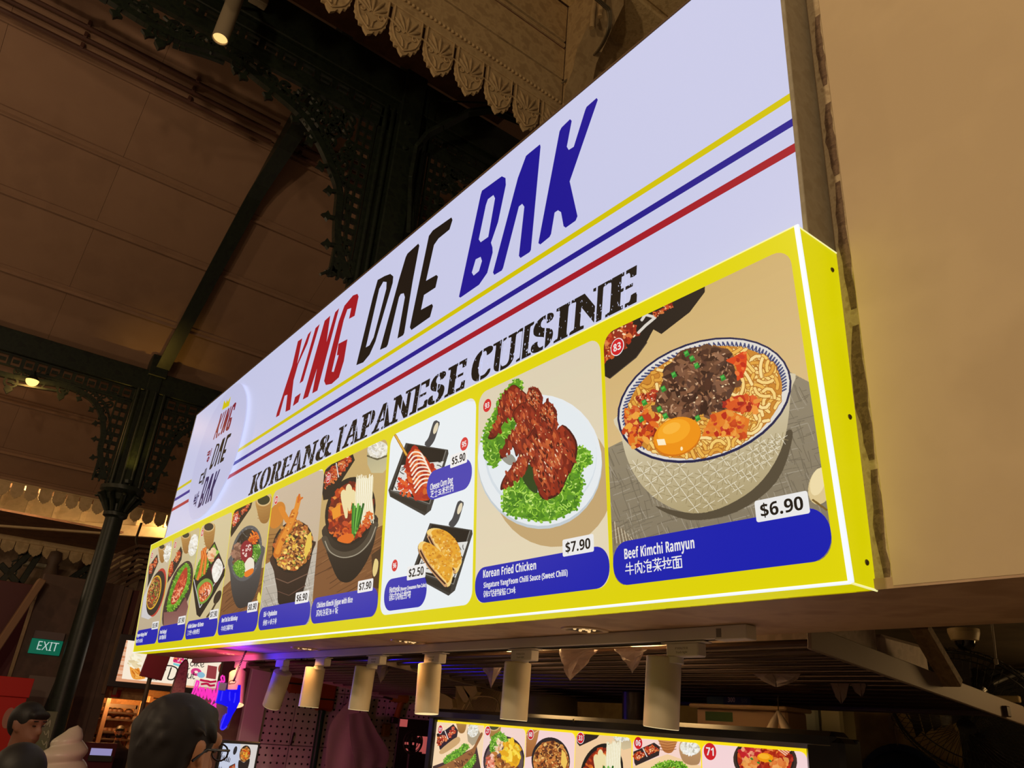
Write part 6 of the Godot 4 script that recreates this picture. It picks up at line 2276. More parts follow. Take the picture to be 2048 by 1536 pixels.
func paint_06():
	measure(1140, 1440, 4.096)
	F([[500, 80], [1110, 80], [1110, 1800], [500, 1800]], rgb(250, 216, 208), rgb(240, 204, 170))
	F([[510, 380], [800, 280], [1080, 380], [1080, 900], [510, 900]], rgb(244, 208, 160))
	F([[520, 260], [690, 185], [738, 220], [730, 290], [540, 375], [528, 350]], rgb(48, 36, 36))
	kimchi([[528, 290], [580, 255], [612, 290], [550, 330]], 14.0)
	kimchi([[612, 236], [680, 210], [720, 245], [650, 285]], 14.0)
	K([[598, 232], [632, 300]], 8.0, rgb(236, 220, 212))
	FS([[722, 130], [880, 140], [870, 200], [835, 266], [775, 262], [740, 200]], rgb(214, 150, 90), rgb(178, 108, 56))
	for i in 5:
		K([[730, 152 + i * 22], [800, 166 + i * 22], [870, 158 + i * 20]], 5.0, rgb(150, 84, 40))
	FS([[896, 215], [930, 165], [1060, 180], [1066, 340], [1010, 370], [940, 350], [905, 290]], rgb(206, 160, 110), rgb(170, 130, 90))
	rice(985, 225, 84, 64, 8, 11.0)
	E(800, 560, 210, 190, 0, rgb(60, 46, 42))
	lettuce([[660, 420], [720, 360], [800, 340], [900, 350], [960, 390], [940, 470], [680, 480]], 20.0, 160)
	meat([[680, 470], [760, 420], [880, 430], [930, 500], [820, 620], [700, 580]], 18.0)

func paint_71():
	measure(1140, 1440, 4.096)
	F([[1050, 120], [1990, 120], [1990, 1800], [1050, 1800]], rgb(246, 214, 216))
	E(1600, 330, 262, 200, 6, rgb(60, 44, 38))
	E(1598, 322, 240, 176, 6, rgb(36, 26, 24))
	var f = []
	for i in 24:
		var a = TAU * i / 24.0
		var q = Vector2(226 * cos(a), 160 * sin(a)).rotated(0.1)
		f.append([1596 + q.x, 326 + q.y])
	F(f, rgb(170, 44, 16))
	bits(f, 260, 10.0, 26.0, [rgb(216, 80, 26), rgb(180, 36, 16), rgb(236, 130, 50), rgb(140, 20, 14)], 1.5)
	bits([[1390, 260], [1480, 190], [1560, 200], [1540, 300], [1420, 320]], 60, 14.0, 26.0, [rgb(196, 30, 40), rgb(226, 90, 70), rgb(240, 150, 110)], 1.3)
	for i in 12:
		K([[1590 + i * 10, 190], [1690 + i * 8, 230], [1770 + i * 4, 290 - i * 4]], 7.0, [rgb(250, 220, 190), rgb(226, 140, 100), rgb(200, 80, 50)][i % 3])
	bits([[1420, 330], [1520, 310], [1530, 390], [1440, 400]], 60, 12.0, 24.0, [rgb(240, 160, 80), rgb(226, 120, 50)], 1.3)
	bits([[1640, 350], [1780, 320], [1770, 400], [1660, 410]], 60, 12.0, 24.0, [rgb(240, 160, 80), rgb(226, 120, 50)], 1.3)
	E(1600, 308, 66, 38, 8, rgb(240, 152, 10))
	E(1590, 298, 46, 22, 8, rgb(250, 180, 40))
	for g in [[1640, 335], [1490, 318], [1545, 350]]:
		E(g[0], g[1], 14, 8, 30, rgb(60, 130, 40))

func small_screen():
	var X := -3.7
	var tl = at_x(446, 1482, X)
	var tr = at_x(518, 1489, X)
	var t = thing("tablet_menu", Vector3(X, 0.9, (tl.z + tr.z) * 0.5), "small upright black framed menu screen reading Hanlup beside the pegboard", "screen")
	var black = mat("frame_black")
	var h := 0.34
	var st = ms()
	var y1 = tl.y + 0.004
	bb(st, Vector3(X - 0.02, y1 - h - 0.01, tr.z - 0.008), Vector3(X - 0.001, y1, tl.z + 0.008), 0.004)
	obj("bezel", st, black, t)
	st = ms()
	bb(st, Vector3(X - 0.018, 0.9, (tl.z + tr.z) * 0.5 - 0.02), Vector3(X - 0.006, y1 - h, (tl.z + tr.z) * 0.5 + 0.02), 0.003)
	bb(st, Vector3(X - 0.08, 0.9, (tl.z + tr.z) * 0.5 - 0.07), Vector3(X + 0.06, 0.908, (tl.z + tr.z) * 0.5 + 0.07), 0.003)
	obj("stand", st, black, t)
	rng.seed = 77
	var o = Vector3(X, y1 - 0.012, tl.z - 0.004)
	var u = Vector3(0, 0, tr.z - tl.z + 0.008)
	var v = Vector3(0, -h + 0.02, 0)
	canvas(o, u, v, 360, 620, rgb(226, 220, 216))
	measure(230, 1380, 6.827)
	F([[1300, 690], [1720, 690], [1660, 1300], [1200, 1300]], rgb(206, 214, 236))
	E(1775, 870, 74, 116, 14, rgb(46, 34, 28))
	brown_food([[1710, 900], [1740, 810], [1800, 780], [1840, 840], [1830, 930], [1770, 975], [1720, 960]], 18.0, 120)
	bits([[1715, 900], [1760, 800], [1830, 850], [1790, 960]], 40, 8.0, 18.0, [rgb(226, 120, 30), rgb(200, 60, 20), rgb(240, 180, 60)], 1.4)
	FS([[1690, 960], [1760, 990], [1840, 940], [1790, 1120], [1690, 1120]], rgb(40, 30, 30))
	F([[1560, 1040], [1640, 1000], [1640, 1120], [1540, 1120]], rgb(46, 34, 30))
	kimchi([[1570, 1060], [1630, 1020], [1636, 1080], [1580, 1100]], 12.0)
	E(1640, 826, 24, 60, 16, rgb(40, 40, 46))
	KS([[1436, 830], [1424, 900], [1416, 960]], 9.0, rgb(40, 40, 50))
	KS([[1470, 850], [1450, 900], [1436, 970]], 9.0, rgb(40, 40, 50))
	K([[1428, 900], [1456, 905]], 7.0, rgb(40, 40, 50))
	for k in 5:
		KS([[1472 + k * 22, 890 + k * 6], [1460 + k * 22, 940 + k * 6], [1470 + k * 22, 960 + k * 6], [1486 + k * 22, 910 + k * 6]], 7.0, rgb(40, 40, 50))
	for k in 4:
		KS([[1378 + k * 26, 1040 + k * 3], [1370 + k * 26, 1075 + k * 3], [1388 + k * 26, 1060 + k * 3]], 7.0, rgb(60, 60, 80))
	print_panel("screen", o, u, v, 0.004, 0.0006, ImageTexture.create_from_image(cv_img), 0.85, t)

func rack_and_bags():
	var X0 := -5.6
	var X1 := -1.2
	var zs := -1.88
	var ze := -2.95
	var y_at = func(z): return lerpf(2.018, 1.925, (z - zs) / (ze - zs))
	var t = thing("slatted_rack", Vector3(-3.4, 1.93, -2.4), "hanging metal rack of long dark round bars behind the soffit", "rack")
	var steel = mat("rack_steel", rgb(96, 82, 82), 0.25, 0.75)
	for i in 13:
		var z = lerpf(zs - 0.06, ze + 0.05, i / 12.0)
		var st = ms()
		tube(st, [Vector3(X0, y_at.call(z), z), Vector3(X1, y_at.call(z), z)], 0.0145, 10)
		obj("bar", st, steel, t)
	var grey = mat("rack_arm", rgb(140, 124, 116), 0.55)
	for x in [X0 + 0.1, -3.6, X1]:
		var st = ms()
		bar(st, Vector3(x, y_at.call(zs) + 0.006, zs), Vector3(x, y_at.call(ze - 0.17) + 0.006, ze - 0.17), 0.012, 0.062, Vector3.UP, 0.002)
		obj("arm", st, grey, t)
	var st = ms()
	bb(st, Vector3(X0, y_at.call(ze) - 0.022, ze - 0.03), Vector3(X1 + 0.02, y_at.call(ze) + 0.012, ze), 0.003)
	obj("end_rail", st, mat("rack_rail", rgb(70, 54, 52), 0.5), t)
	# hangers to the ceiling
	for x in [X0 + 0.1, -3.6]:
		st = ms()
		bar(st, Vector3(x, y_at.call(ze) + 0.03, ze + 0.1), Vector3(x, STALL_CEIL, ze + 0.1), 0.02, 0.02)
		bar(st, Vector3(x, y_at.call(zs) + 0.03, zs - 0.05), Vector3(x, STALL_CEIL, zs - 0.05), 0.02, 0.02)
		obj("hanger", st, grey, t)
	# wooden strut on the right
	var a = at_x(1838, 1252, X1 + 0.03)
	var b = at_x(1906, 1368, X1 + 0.03)
	st = ms()
	bar(st, a, b, 0.03, 0.055, Vector3.RIGHT, 0.003)
	tag(obj("wooden_strut", st, mottled("strut_wood", [rgb(120, 96, 66), rgb(134, 108, 74), rgb(106, 84, 58)], 6.0, 0.7, 0.0, 71)), "brown wooden strut slanting from the ceiling down to the end of the metal rack", "strut")
	# white foam sheets lying on the rack
	var foam = mottled("foam_white", [rgb(196, 178, 168), rgb(206, 188, 178), rgb(184, 168, 158)], 3.0, 0.6, 0.0, 73)
	for i in 2:
		st = ms()
		var z0 = -2.02 - i * 0.34
		bx(st, Transform3D(Basis(Vector3(0, 1, 0), 0.06 * i), Vector3(-1.45 - 0.02 * i, y_at.call(z0 - 0.15) + 0.075 + i * 0.0, z0 - 0.13)), Vector3(0.42, 0.11, 0.30), 0.012)
		tag(obj("foam_box", st, foam), ["pale foam box lying on the end of the metal rack next to the soffit", "pale foam box lying on the end of the metal rack beside the wooden strut"][i], "box", "foam boxes on the rack")
	# thin plastic bags stuffed on the rack that sag between the bars
	var film = mat("bag_film", Color(0.66, 0.58, 0.58, 0.62), 0.45)
	film.transparency = BaseMaterial3D.TRANSPARENCY_ALPHA
	film.backlight_enabled = true
	film.backlight = Color(0.25, 0.22, 0.22)
	rng.seed = 9
	for e in [[1570, 1340, 118, 34, "wide grey plastic bag sagging between the rack bars"], [1672, 1352, 44, 54, "pointed grey plastic bag sagging lowest through the rack bars"], [1712, 1352, 40, 40, "narrow grey plastic bag beside the pointed one in the rack"], [1152, 1318, 90, 46, "crumpled clear plastic bag between the first and second track lights"], [985, 1338, 70, 40, "small clear plastic bag hanging in the rack behind the second track light"], [765, 1338, 60, 30, "violet tinted plastic bag drooping from the rack beside the fourth track light"], [1262, 1312, 70, 36, "crumpled plastic bag on the rack above the round pipe"], [1555, 1398, 60, 30, "small grey plastic bag hanging under the end rail of the rack"]]:
		var c = at_y(e[0], e[1], 1.985)
		if e[1] > 1390:
			c = at_z(e[0], e[1], ze - 0.02)
		var k = EYE.distance_to(c) / FOCAL
		var w = e[2] * k * 0.5
		var h = e[3] * k
		st = ms()
		var rows := 7
		var cols := 14
		var grid = []
		for j in rows:
			var f = float(j) / (rows - 1)
			var ring = []
			for i in cols:
				var g = TAU * i / cols
				var r = w * pow(1.0 - f, 0.55) * (1.0 + 0.22 * sin(g * 3.0 + e[0] + f * 2.0) + rng.randf_range(-0.16, 0.16)) + 0.002
				ring.append(c + Vector3(cos(g) * r + w * 0.35 * sin(e[0] * 1.7) * f, h * 0.35 - h * f * (0.9 + 0.3 * sin(g * 2.0 + e[1])), sin(g) * r * 0.5))
			grid.append(ring)
		for j in rows - 1:
			for i in cols:
				quad(st, grid[j][i], grid[j][(i + 1) % cols], grid[j + 1][(i + 1) % cols], grid[j + 1][i])
		tag(obj("plastic_bag", st, film), e[4], "bag", "plastic bags in the rack")

func fan():
	var c = at_dist(1938, 1430, 3.75)
	var n = Vector3(0.10, -0.62, 0.72).normalized()
	var t = thing("wall_fan", c, "black wall fan with a round wire cage at the dark end of the stall", "fan")
	var black = mat("fan_black", rgb(20, 18, 18), 0.45)
	var fr = frame_at(n)
	var R := 0.285
	var at = func(r, g, d): return c + fr.x * cos(g) * r + fr.y * sin(g) * r + n * d
	var st = ms(true)
	for e in [[R, 0.0], [R * 0.97, 0.03], [R * 0.93, -0.05]]:
		var line = []
		for k in 49:
			line.append(at.call(e[0], TAU * k / 48.0, e[1]))
		tube(st, line, 0.006 if e[1] == 0.0 else 0.003, 6, false)
	obj("rim", st, black, t)
	st = ms(true)
	for k in 64:
		var g = TAU * k / 64.0
		tube(st, [at.call(0.045, g, 0.075), at.call(R * 0.55, g + 0.1, 0.068), at.call(R * 0.85, g + 0.16, 0.045), at.call(R, g + 0.18, 0.0)], 0.0012, 4, false)
		tube(st, [at.call(R, g, 0.0), at.call(R * 0.9, g, -0.06), at.call(R * 0.5, g, -0.085), at.call(0.05, g, -0.09)], 0.0012, 4, false)
	obj("cage_wires", st, black, t)
	st = ms(true)
	for k in 60:
		var g = TAU * k / 60.0
		var line = []
		for i in 9:
			var s = TAU * i / 8.0
			line.append(at.call(R + 0.012 + 0.009 * cos(s), g + 0.045 * sin(s), 0.002))
		tube(st, line, 0.0012, 4, false)
	obj("safety_mesh", st, black, t)
	for k in 4:
		st = ms()
		var g0 = TAU * k / 4.0
		for i in 5:
			var r0 = lerpf(0.03, R * 0.86, i / 5.0)
			var r1 = lerpf(0.03, R * 0.86, (i + 1) / 5.0)
			quad(st, at.call(r0, g0 - 0.35, -0.03), at.call(r1, g0 - 0.30, -0.035), at.call(r1, g0 + 0.42, 0.025), at.call(r0, g0 + 0.35, 0.02))
		obj("blade", st, mat("fan_blade", rgb(34, 30, 30), 0.3), t)
	st = ms()
	var back := Transform3D(fr * Basis(Vector3(1, 0, 0), Vector3(0, 0, 1), Vector3(0, -1, 0)), c - n * 0.24)
	lathe(st, back, [Vector2(0, 0), Vector2(0.05, 0.0), Vector2(0.068, 0.03), Vector2(0.068, 0.12), Vector2(0.05, 0.15), Vector2(0.02, 0.30), Vector2(0.035, 0.31), Vector2(0, 0.315)], 20)
	obj("motor", st, mat("motor_gloss", rgb(16, 15, 16), 0.2), t)
	st = ms()
	var m = c - n * 0.16
	tube(st, [m, m + Vector3(0.10, 0.06, -0.10), m + Vector3(0.16, 0.10, -0.30), Vector3(m.x + 0.2, STALL_CEIL - 0.002, m.z - 0.3)], 0.022, 8)
	bb(st, Vector3(m.x + 0.14, STALL_CEIL - 0.012, m.z - 0.36), Vector3(m.x + 0.26, STALL_CEIL - 0.001, m.z - 0.24), 0.003)
	obj("bracket", st, black, t)
	st = ms()
	var s = at_dist(2010, 1398, 3.5)
	bx(st, Transform3D(Basis(), s), Vector3(0.10, 0.022, 0.02), 0.003)
	obj("pull_tag", st, mat("tag_cream", rgb(160, 140, 100), 0.5), t)
	# blue basin on the back wall
	var h = at_z(1787, 1447, STALL_BACK + 0.02)
	var bc = at_z(1792, 1596, STALL_BACK + 0.09)
	t = thing("plastic_basin", bc, "round blue plastic basin hanging on the stall back wall", "basin")
	st = ms()
	var r = 80.0 * EYE.distance_to(bc) / FOCAL
	var face := Transform3D(Basis(Vector3(1, 0, 0), Vector3(0, 0, 1), Vector3(0, -1, 0)), bc + Vector3(0, 0, -0.085))
	lathe(st, face, [Vector2(0, 0.12), Vector2(r * 0.55, 0.118), Vector2(r * 0.62, 0.108), Vector2(r * 0.84, 0.03), Vector2(r * 0.88, 0.008), Vector2(r, 0.006), Vector2(r * 1.01, 0.0), Vector2(r * 0.9, 0.0)], 36)
	obj("bowl", st, mat("basin_blue", rgb(26, 44, 96), 0.35), t)
	t = thing("wall_clip", h, "small white plastic clip with a cord on the wall above the blue basin", "clip")
	st = ms()
	bb(st, h + Vector3(-0.025, -0.03, -0.018), h + Vector3(-0.004, 0.035, 0.006), 0.004)
	bb(st, h + Vector3(0.006, -0.03, -0.018), h + Vector3(0.027, 0.035, 0.006), 0.004)
	bb(st, h + Vector3(-0.012, 0.0, -0.019), h + Vector3(0.014, 0.045, -0.006), 0.003)
	obj("jaws", st, mat("clip_white", rgb(170, 150, 116), 0.5), t)
	st = ms()
	tube(st, [h + Vector3(0.0, -0.01, -0.004), Vector3(h.x + 0.004, bc.y + r * 0.98, STALL_BACK + 0.012)], 0.004, 6)
	obj("cord", st, mat("clip_white"), t)

func end_wall_items():
	var X := -6.19
	# slotted upright and white post in front of the pegboard
	var white = mat("post_white", rgb(196, 186, 190), 0.5)
	var z0 = at_x(497, 1350, X + 0.02).z
	var z1 = at_x(452, 1350, X + 0.02).z
	var t = thing("slotted_upright", Vector3(X, 0, (z0 + z1) * 0.5), "tall white metal upright with rows of slots beside the neon sign", "upright")
	var st = ms()
	bb(st, Vector3(X - 0.10, 0, z0), Vector3(X - 0.06, LOW_Y - 0.002, z1), 0.004)
	obj("post", st, white, t)
	st = ms()
	for j in 34:
		for i in 3:
			var z = lerpf(z0, z1, 0.22 + i * 0.26)
			bb(st, Vector3(X - 0.062, 0.55 + j * 0.043, z - 0.007), Vector3(X - 0.058, 0.573 + j * 0.043, z + 0.007))
	var sl = obj("slots", st, mat("peg_hole"), t)
	sl.set_meta("kind", "stuff")
	z0 = at_x(543, 1350, X + 0.06).z
	z1 = at_x(503, 1350, X + 0.06).z
	st = ms()
	bb(st, Vector3(X + 0.002, 0, z0), Vector3(X + 0.06, LOW_Y - 0.002, z1), 0.006)
	tag(obj("white_pillar", st, white), "plain square white pillar at the left edge of the pegboard", "pillar")
	# green pipe
	var a = at_x(644, 1424, X + 0.05)
	st = ms()
	tube(st, [Vector3(X + 0.05, 0, a.z), Vector3(X + 0.05, a.y, a.z)], 0.027, 12)
	lathe(st, Transform3D(Basis(), Vector3(X + 0.05, a.y, a.z)), [Vector2(0.031, -0.01), Vector2(0.031, 0.012), Vector2(0.0, 0.016)], 14)
	tag(obj("green_pipe", st, mat("pipe_green", rgb(22, 60, 48), 0.35)), "dark green pipe standing upright against the pegboard", "pipe")
	# hanging apron and clear raincoat
	drape("hanging_apron", "pale cotton apron hanging in folds in front of the pegboard", "apron", X + 0.16, [[700, 1400], [672, 1432], [655, 1470], [648, 1560]], [[735, 1395], [728, 1440], [722, 1480], [716, 1560]], mat("apron_cloth", rgb(206, 190, 192), 0.8), 3.0)
	var film = mat("raincoat_film", Color(0.66, 0.62, 0.60, 0.72), 0.4)
	film.transparency = BaseMaterial3D.TRANSPARENCY_ALPHA
	drape("plastic_raincoat", "clear plastic raincoat hanging crumpled beside the pale apron", "raincoat", X + 0.30, [[698, 1428], [700, 1470], [706, 1510], [712, 1560]], [[734, 1424], [755, 1466], [778, 1512], [752, 1560]], film, 4.0)
	# things on the pegboard
	var orange = mat("orange_case", rgb(150, 62, 20), 0.5)
	var dk = mat("hook_dark", rgb(34, 26, 26), 0.5)
	for e in [[597, 1358, 18, 24, "round orange tool pouch high on the pegboard"], [652, 1386, 19, 30, "square orange tool case with a strap on the pegboard"]]:
		var p = at_x(e[0], e[1], X + 0.03)
		var k = EYE.distance_to(p) / FOCAL
		t = thing("tool_case", p, e[4], "case", "orange cases on the pegboard")
		st = ms()
		bx(st, Transform3D(Basis(), p), Vector3(0.05, e[3] * k * 2.0, e[2] * k * 2.0), 0.02)
		obj("case_body", st, orange, t)
		st = ms()
		bx(st, Transform3D(Basis(), p + Vector3(0.004, -e[3] * k * 0.35, 0)), Vector3(0.05, 0.012, e[2] * k * 2.05), 0.002)
		obj("strap", st, dk, t)
		st = ms()
		tube(st, [p + Vector3(-0.02, e[3] * k, 0), p + Vector3(-0.01, e[3] * k + 0.03, 0.0), p + Vector3(-0.03, e[3] * k + 0.035, 0)], 0.005, 6)
		obj("hook", st, dk, t)
	var p = at_x(584, 1478, X + 0.01)
	t = thing("wall_hook", p, "bent dark metal hook on the pegboard panel", "hook")
	st = ms()
	tube(st, smooth_line([p + Vector3(-0.015, 0.035, -0.02), p + Vector3(0.02, 0.04, 0.0), p + Vector3(0.015, 0.0, 0.002), p + Vector3(0.02, -0.045, 0.01)], 4), 0.007, 7)
	obj("rod", st, dk, t)
	# yellow tool on the darker part of the board
	p = at_x(797, 1402, X + 0.05)
	t = thing("power_drill", p, "yellow and black cordless drill hanging on the dark end of the pegboard", "drill")
	var yel = mat("drill_yellow", rgb(150, 104, 18), 0.5)
	st = ms()
	tube(st, [p + Vector3(0, 0.02, 0.07), p + Vector3(0, 0.025, 0.0), p + Vector3(0, 0.02, -0.08)], [0.03, 0.04, 0.034], 12)
	obj("motor_housing", st, yel, t)
	st = ms()
	tube(st, [p + Vector3(0, 0.0, -0.03), p + Vector3(0, -0.08, -0.01), p + Vector3(0, -0.13, 0.0)], [0.026, 0.024, 0.028], 10)
	obj("grip", st, yel, t)
	st = ms()
	tube(st, [p + Vector3(0, 0.022, 0.07), p + Vector3(0, 0.02, 0.11), p + Vector3(0, 0.02, 0.15)], [0.022, 0.014, 0.004], 10)
	obj("chuck", st, dk, t)
	st = ms()
	bx(st, Transform3D(Basis(), p + Vector3(0, -0.15, 0.0)), Vector3(0.05, 0.05, 0.10), 0.008)
	obj("battery", st, dk, t)
	p = at_x(772, 1460, X + 0.03)
	st = ms()
	bx(st, Transform3D(Basis(), p), Vector3(0.05, 0.10, 0.07), 0.01)
	tag(obj("yellow_box", st, yel), "small yellow plastic box below the drill on the pegboard", "box")
	# a black shelf unit with a small lit red board and a desk fan, beside the menu display
	var s = at_x(830, 1450, -5.2)
	t = thing("black_cabinet", Vector3(-5.25, 0, s.z), "black kitchen cabinet between the pegboard and the menu display", "cabinet")
	st = ms()
	bb(st, Vector3(-5.42, 0.0, s.z - 0.24), Vector3(-5.16, 1.42, s.z + 0.16), 0.006)
	obj("body", st, mat("cabinet_black", rgb(30, 25, 25), 0.5), t)
	for j in 4:
		st = ms()
		bb(st, Vector3(-5.158, 1.10 + j * 0.07, s.z - 0.20), Vector3(-5.150, 1.15 + j * 0.07, s.z + 0.12), 0.002)
		obj("vent_slat", st, mat("vent_grey", rgb(70, 62, 60), 0.4), t)
	var tb = at_x(838, 1482, -5.3)
	t = thing("lit_notice", Vector3(-5.3, 1.42, tb.z), "small backlit pinkish red notice board behind the black desk fan", "sign")
	st = ms()
	var n0 = at_x(800, 1436, -5.3)
	var n1 = at_x(862, 1506, -5.3)
	bb(st, Vector3(-5.325, 1.42, n1.z), Vector3(-5.301, n0.y, n0.z), 0.002)
	obj("frame", st, mat("cabinet_black"), t)
	for q in [[801, 1438, 814, 1454], [835, 1472, 846, 1504], [848, 1473, 858, 1508], [810, 1484, 828, 1490], [812, 1497, 824, 1502]]:
		var a0 = at_x(q[0], q[1], -5.298)
		var a1 = at_x(q[2], q[3], -5.298)
		st = ms()
		bb(st, Vector3(-5.3005, a1.y, a1.z), Vector3(-5.298, a0.y, a0.z))
		obj("lit_pane", st, glow("notice_red", rgb(206, 96, 92), 0.6), t)
	# desk fan silhouette
	var fc = at_x(826, 1484, -5.1)
	t = thing("desk_fan", Vector3(-5.1, 1.42, fc.z), "small black desk fan in front of the red lit notice", "fan")
	st = ms(true)
	for r in [0.075, 0.06, 0.04]:
		var line = []
		for k in 33:
			line.append(fc + Vector3(0.01 if r < 0.07 else 0.0, sin(TAU * k / 32.0) * r, cos(TAU * k / 32.0) * r))
		tube(st, line, 0.006 if r > 0.07 else 0.003, 6, false)
	obj("guard", st, dk, t)
	for k in 3:
		st = ms()
		var g = TAU * k / 3.0 + 0.4
		quad(st, fc + Vector3(-0.01, sin(g) * 0.012, cos(g) * 0.012), fc + Vector3(0.0, sin(g) * 0.065, cos(g) * 0.065), fc + Vector3(0.012, sin(g + 0.8) * 0.065, cos(g + 0.8) * 0.065), fc + Vector3(0.0, sin(g + 0.9) * 0.012, cos(g + 0.9) * 0.012))
		obj("blade", st, dk, t)
	st = ms()
	tube(st, [fc + Vector3(-0.03, 0, 0), Vector3(fc.x - 0.03, 1.425, fc.z)], 0.012, 8)
	lathe(st, Transform3D(Basis(), Vector3(fc.x - 0.02, 1.4205, fc.z)), [Vector2(0, 0), Vector2(0.06, 0), Vector2(0.055, 0.012), Vector2(0, 0.014)], 18)
	obj("stand", st, dk, t)

# cloth hanging between a left and a right edge traced in the picture, with upright folds
func drape(called, label, category, x, left, right, m, folds):
	var t = thing(called, at_x((left[0][0] + right[0][0]) * 0.5, left[0][1], x), label, category)
	var st = ms()
	var rows := 16
	var cols := 22
	var grid = []
	var l = []
	var r = []
	for p in left:
		l.append(at_x(p[0], p[1], x))
	for p in right:
		r.append(at_x(p[0], p[1], x))
	l = smooth_line(l, 5)
	r = smooth_line(r, 5)
	rows = l.size()
	for side in [0.0, 0.004]:
		grid = []
		for j in rows:
			var row = []
			for i in cols + 1:
				var f = float(i) / cols
				var d = sin(f * TAU * folds * 0.5 + j * 0.12) * 0.007 * (0.3 + float(j) / rows) + sin(f * 9.0 + j * 0.7) * 0.003
				row.append(l[j].lerp(r[j], f) + Vector3(d - side, 0, 0))
			grid.append(row)
		for j in rows - 1:
			for i in cols:
				quad(st, grid[j][i], grid[j][i + 1], grid[j + 1][i + 1], grid[j + 1][i])
	obj("cloth", st, m, t)
	st = ms()
	var hook = l[0].lerp(r[0], 0.6)
	tube(st, [hook, hook + Vector3(0, 0.05, 0), Vector3(x - 0.1, hook.y + 0.06, hook.z), Vector3(-6.195, hook.y + 0.05, hook.z)], 0.004, 6)
	obj("hanging_loop", st, mat("hook_dark", rgb(34, 26, 26), 0.5), t)
	return t

func behind_screen():
	# cream hood with wire guard, upturned tub, pipe, cartons and lids that show between the rack and the menu display
	var z := -2.62
	var shelf := 1.62
	var st = ms()
	bb(st, Vector3(-4.05, shelf - 0.03, -3.3), Vector3(-1.3, shelf, -2.56), 0.004)
	bb(st, Vector3(-3.3, shelf - 0.03, -2.559), Vector3(-1.3, shelf, -2.36), 0.004)
	for x in [-4.0, -2.7, -1.4]:
		bb(st, Vector3(x - 0.025, 0.0, -3.25), Vector3(x + 0.025, shelf - 0.03, -3.20))
		bb(st, Vector3(x - 0.025, 0.0, -2.65), Vector3(x + 0.025, shelf - 0.03, -2.60))
	tag(obj("storage_shelf", st, mat("shelf_dark", rgb(60, 50, 44), 0.6)), "long dark storage shelf behind the menu display", "shelf")
	var cream = mat("cream_enamel", rgb(214, 190, 150), 0.4)
	var t = thing("wire_guard_heater", Vector3(at_z(945, 1400, z).x, shelf, z), "cream enamel heater with slanted plates and a fine wire guard behind the display", "heater")
	var q = func(px, py, d): return at_z(px, py, z + d)
	for e in [[[872, 1384], [888, 1388], [904, 1398], [906, 1415], [898, 1422], [872, 1420]], [[909, 1370], [924, 1371], [940, 1392], [934, 1404], [926, 1404]], [[924, 1371], [952, 1372], [955, 1384], [944, 1398], [938, 1398]]]:
		var poly = []
		for p in e:
			var w = q.call(p[0], p[1], 0.0)
			poly.append(Vector2(w.x, w.y))
		st = ms()
		extr(st, poly, Transform3D(Basis(), Vector3(0, 0, z)), -0.03, 0.0)
		obj("plate", st, cream, t)
	st = ms()
	var b0 = q.call(905, 1430, -0.10)
	var b1 = q.call(1008, 1368, -0.10)
	bb(st, Vector3(b0.x, shelf, z - 0.30), Vector3(b1.x, b1.y + 0.02, z - 0.10), 0.01)
	obj("housing", st, cream, t)
	st = ms(true)
	for k in 22:
		var a = q.call(956 + k * 2.2, 1374, -0.06)
		var b = q.call(926 + k * 3.0, 1424, -0.06)
		tube(st, [a, b], 0.0016, 4, false)
	obj("wire_guard", st, mat("wire_dark", rgb(80, 64, 46), 0.5), t)
	st = ms()
	tube(st, smooth_line([q.call(930, 1424, 0.0), q.call(946, 1396, 0.0), q.call(975, 1393, 0.0), q.call(994, 1400, 0.0), q.call(1000, 1420, 0.0)], 4), 0.004, 6)
	tube(st, [q.call(938, 1396, 0.01), q.call(949, 1424, 0.01)], 0.004, 6)
	tube(st, [q.call(930, 1408, 0.01), q.call(920, 1424, 0.01)], 0.004, 6)
	obj("frame_wire", st, mat("wire_light", rgb(200, 176, 136), 0.4), t)
	# upturned tub
	var a = at_z(1067, 1433, -2.7)
	var b = at_z(1141, 1433, -2.7)
	var c = Vector3((a.x + b.x) * 0.5, shelf, -2.7)
	var top = at_z(1103, 1391, -2.7).y
	t = thing("plastic_tub", c, "upturned translucent grey plastic tub on the shelf behind the display", "tub")
	var r = (b.x - a.x) * 0.5
	st = ms()
	lathe(st, Transform3D(Basis(), c), [Vector2(r * 1.06, 0), Vector2(r * 1.06, 0.015), Vector2(r, 0.016), Vector2(r * 0.88, top - shelf - 0.012), Vector2(r * 0.84, top - shelf), Vector2(0, top - shelf + 0.002)], 28)
	obj("wall", st, mat("tub_grey", rgb(120, 110, 90), 0.45), t)
	# round steel pipe
	a = at_z(1252, 1440, -2.75)
	b = at_z(1292, 1440, -2.75)
	c = Vector3((a.x + b.x) * 0.5, shelf, -2.75)
	t = thing("steel_flue", c, "upright grey steel flue pipe behind the largest track light", "pipe")
	r = (b.x - a.x) * 0.5
	st = ms()
	lathe(st, Transform3D(Basis(), c), [Vector2(r * 1.1, 0), Vector2(r * 1.1, 0.02), Vector2(r, 0.021), Vector2(r, 0.33), Vector2(r * 1.06, 0.332), Vector2(r * 1.06, 0.345), Vector2(0, 0.346)], 24)
	obj("tube_wall", st, mat("flue_steel", rgb(86, 76, 76), 0.35, 0.5), t)
	# green and black carton printed 300
	a = at_z(1413, 1405, -2.8)
	b = at_z(1502, 1400, -2.8)
	t = thing("printed_carton", Vector3((a.x + b.x) * 0.5, shelf, -2.85), "black and green carton printed with the number 300 on the shelf", "carton")
	st = ms()
	bb(st, Vector3(a.x, shelf, -2.95), Vector3(b.x, at_z(1440, 1380, -2.8).y, -2.80), 0.003)
	obj("carton_body", st, mat("carton_black", rgb(26, 26, 20), 0.6), t)
	st = ms()
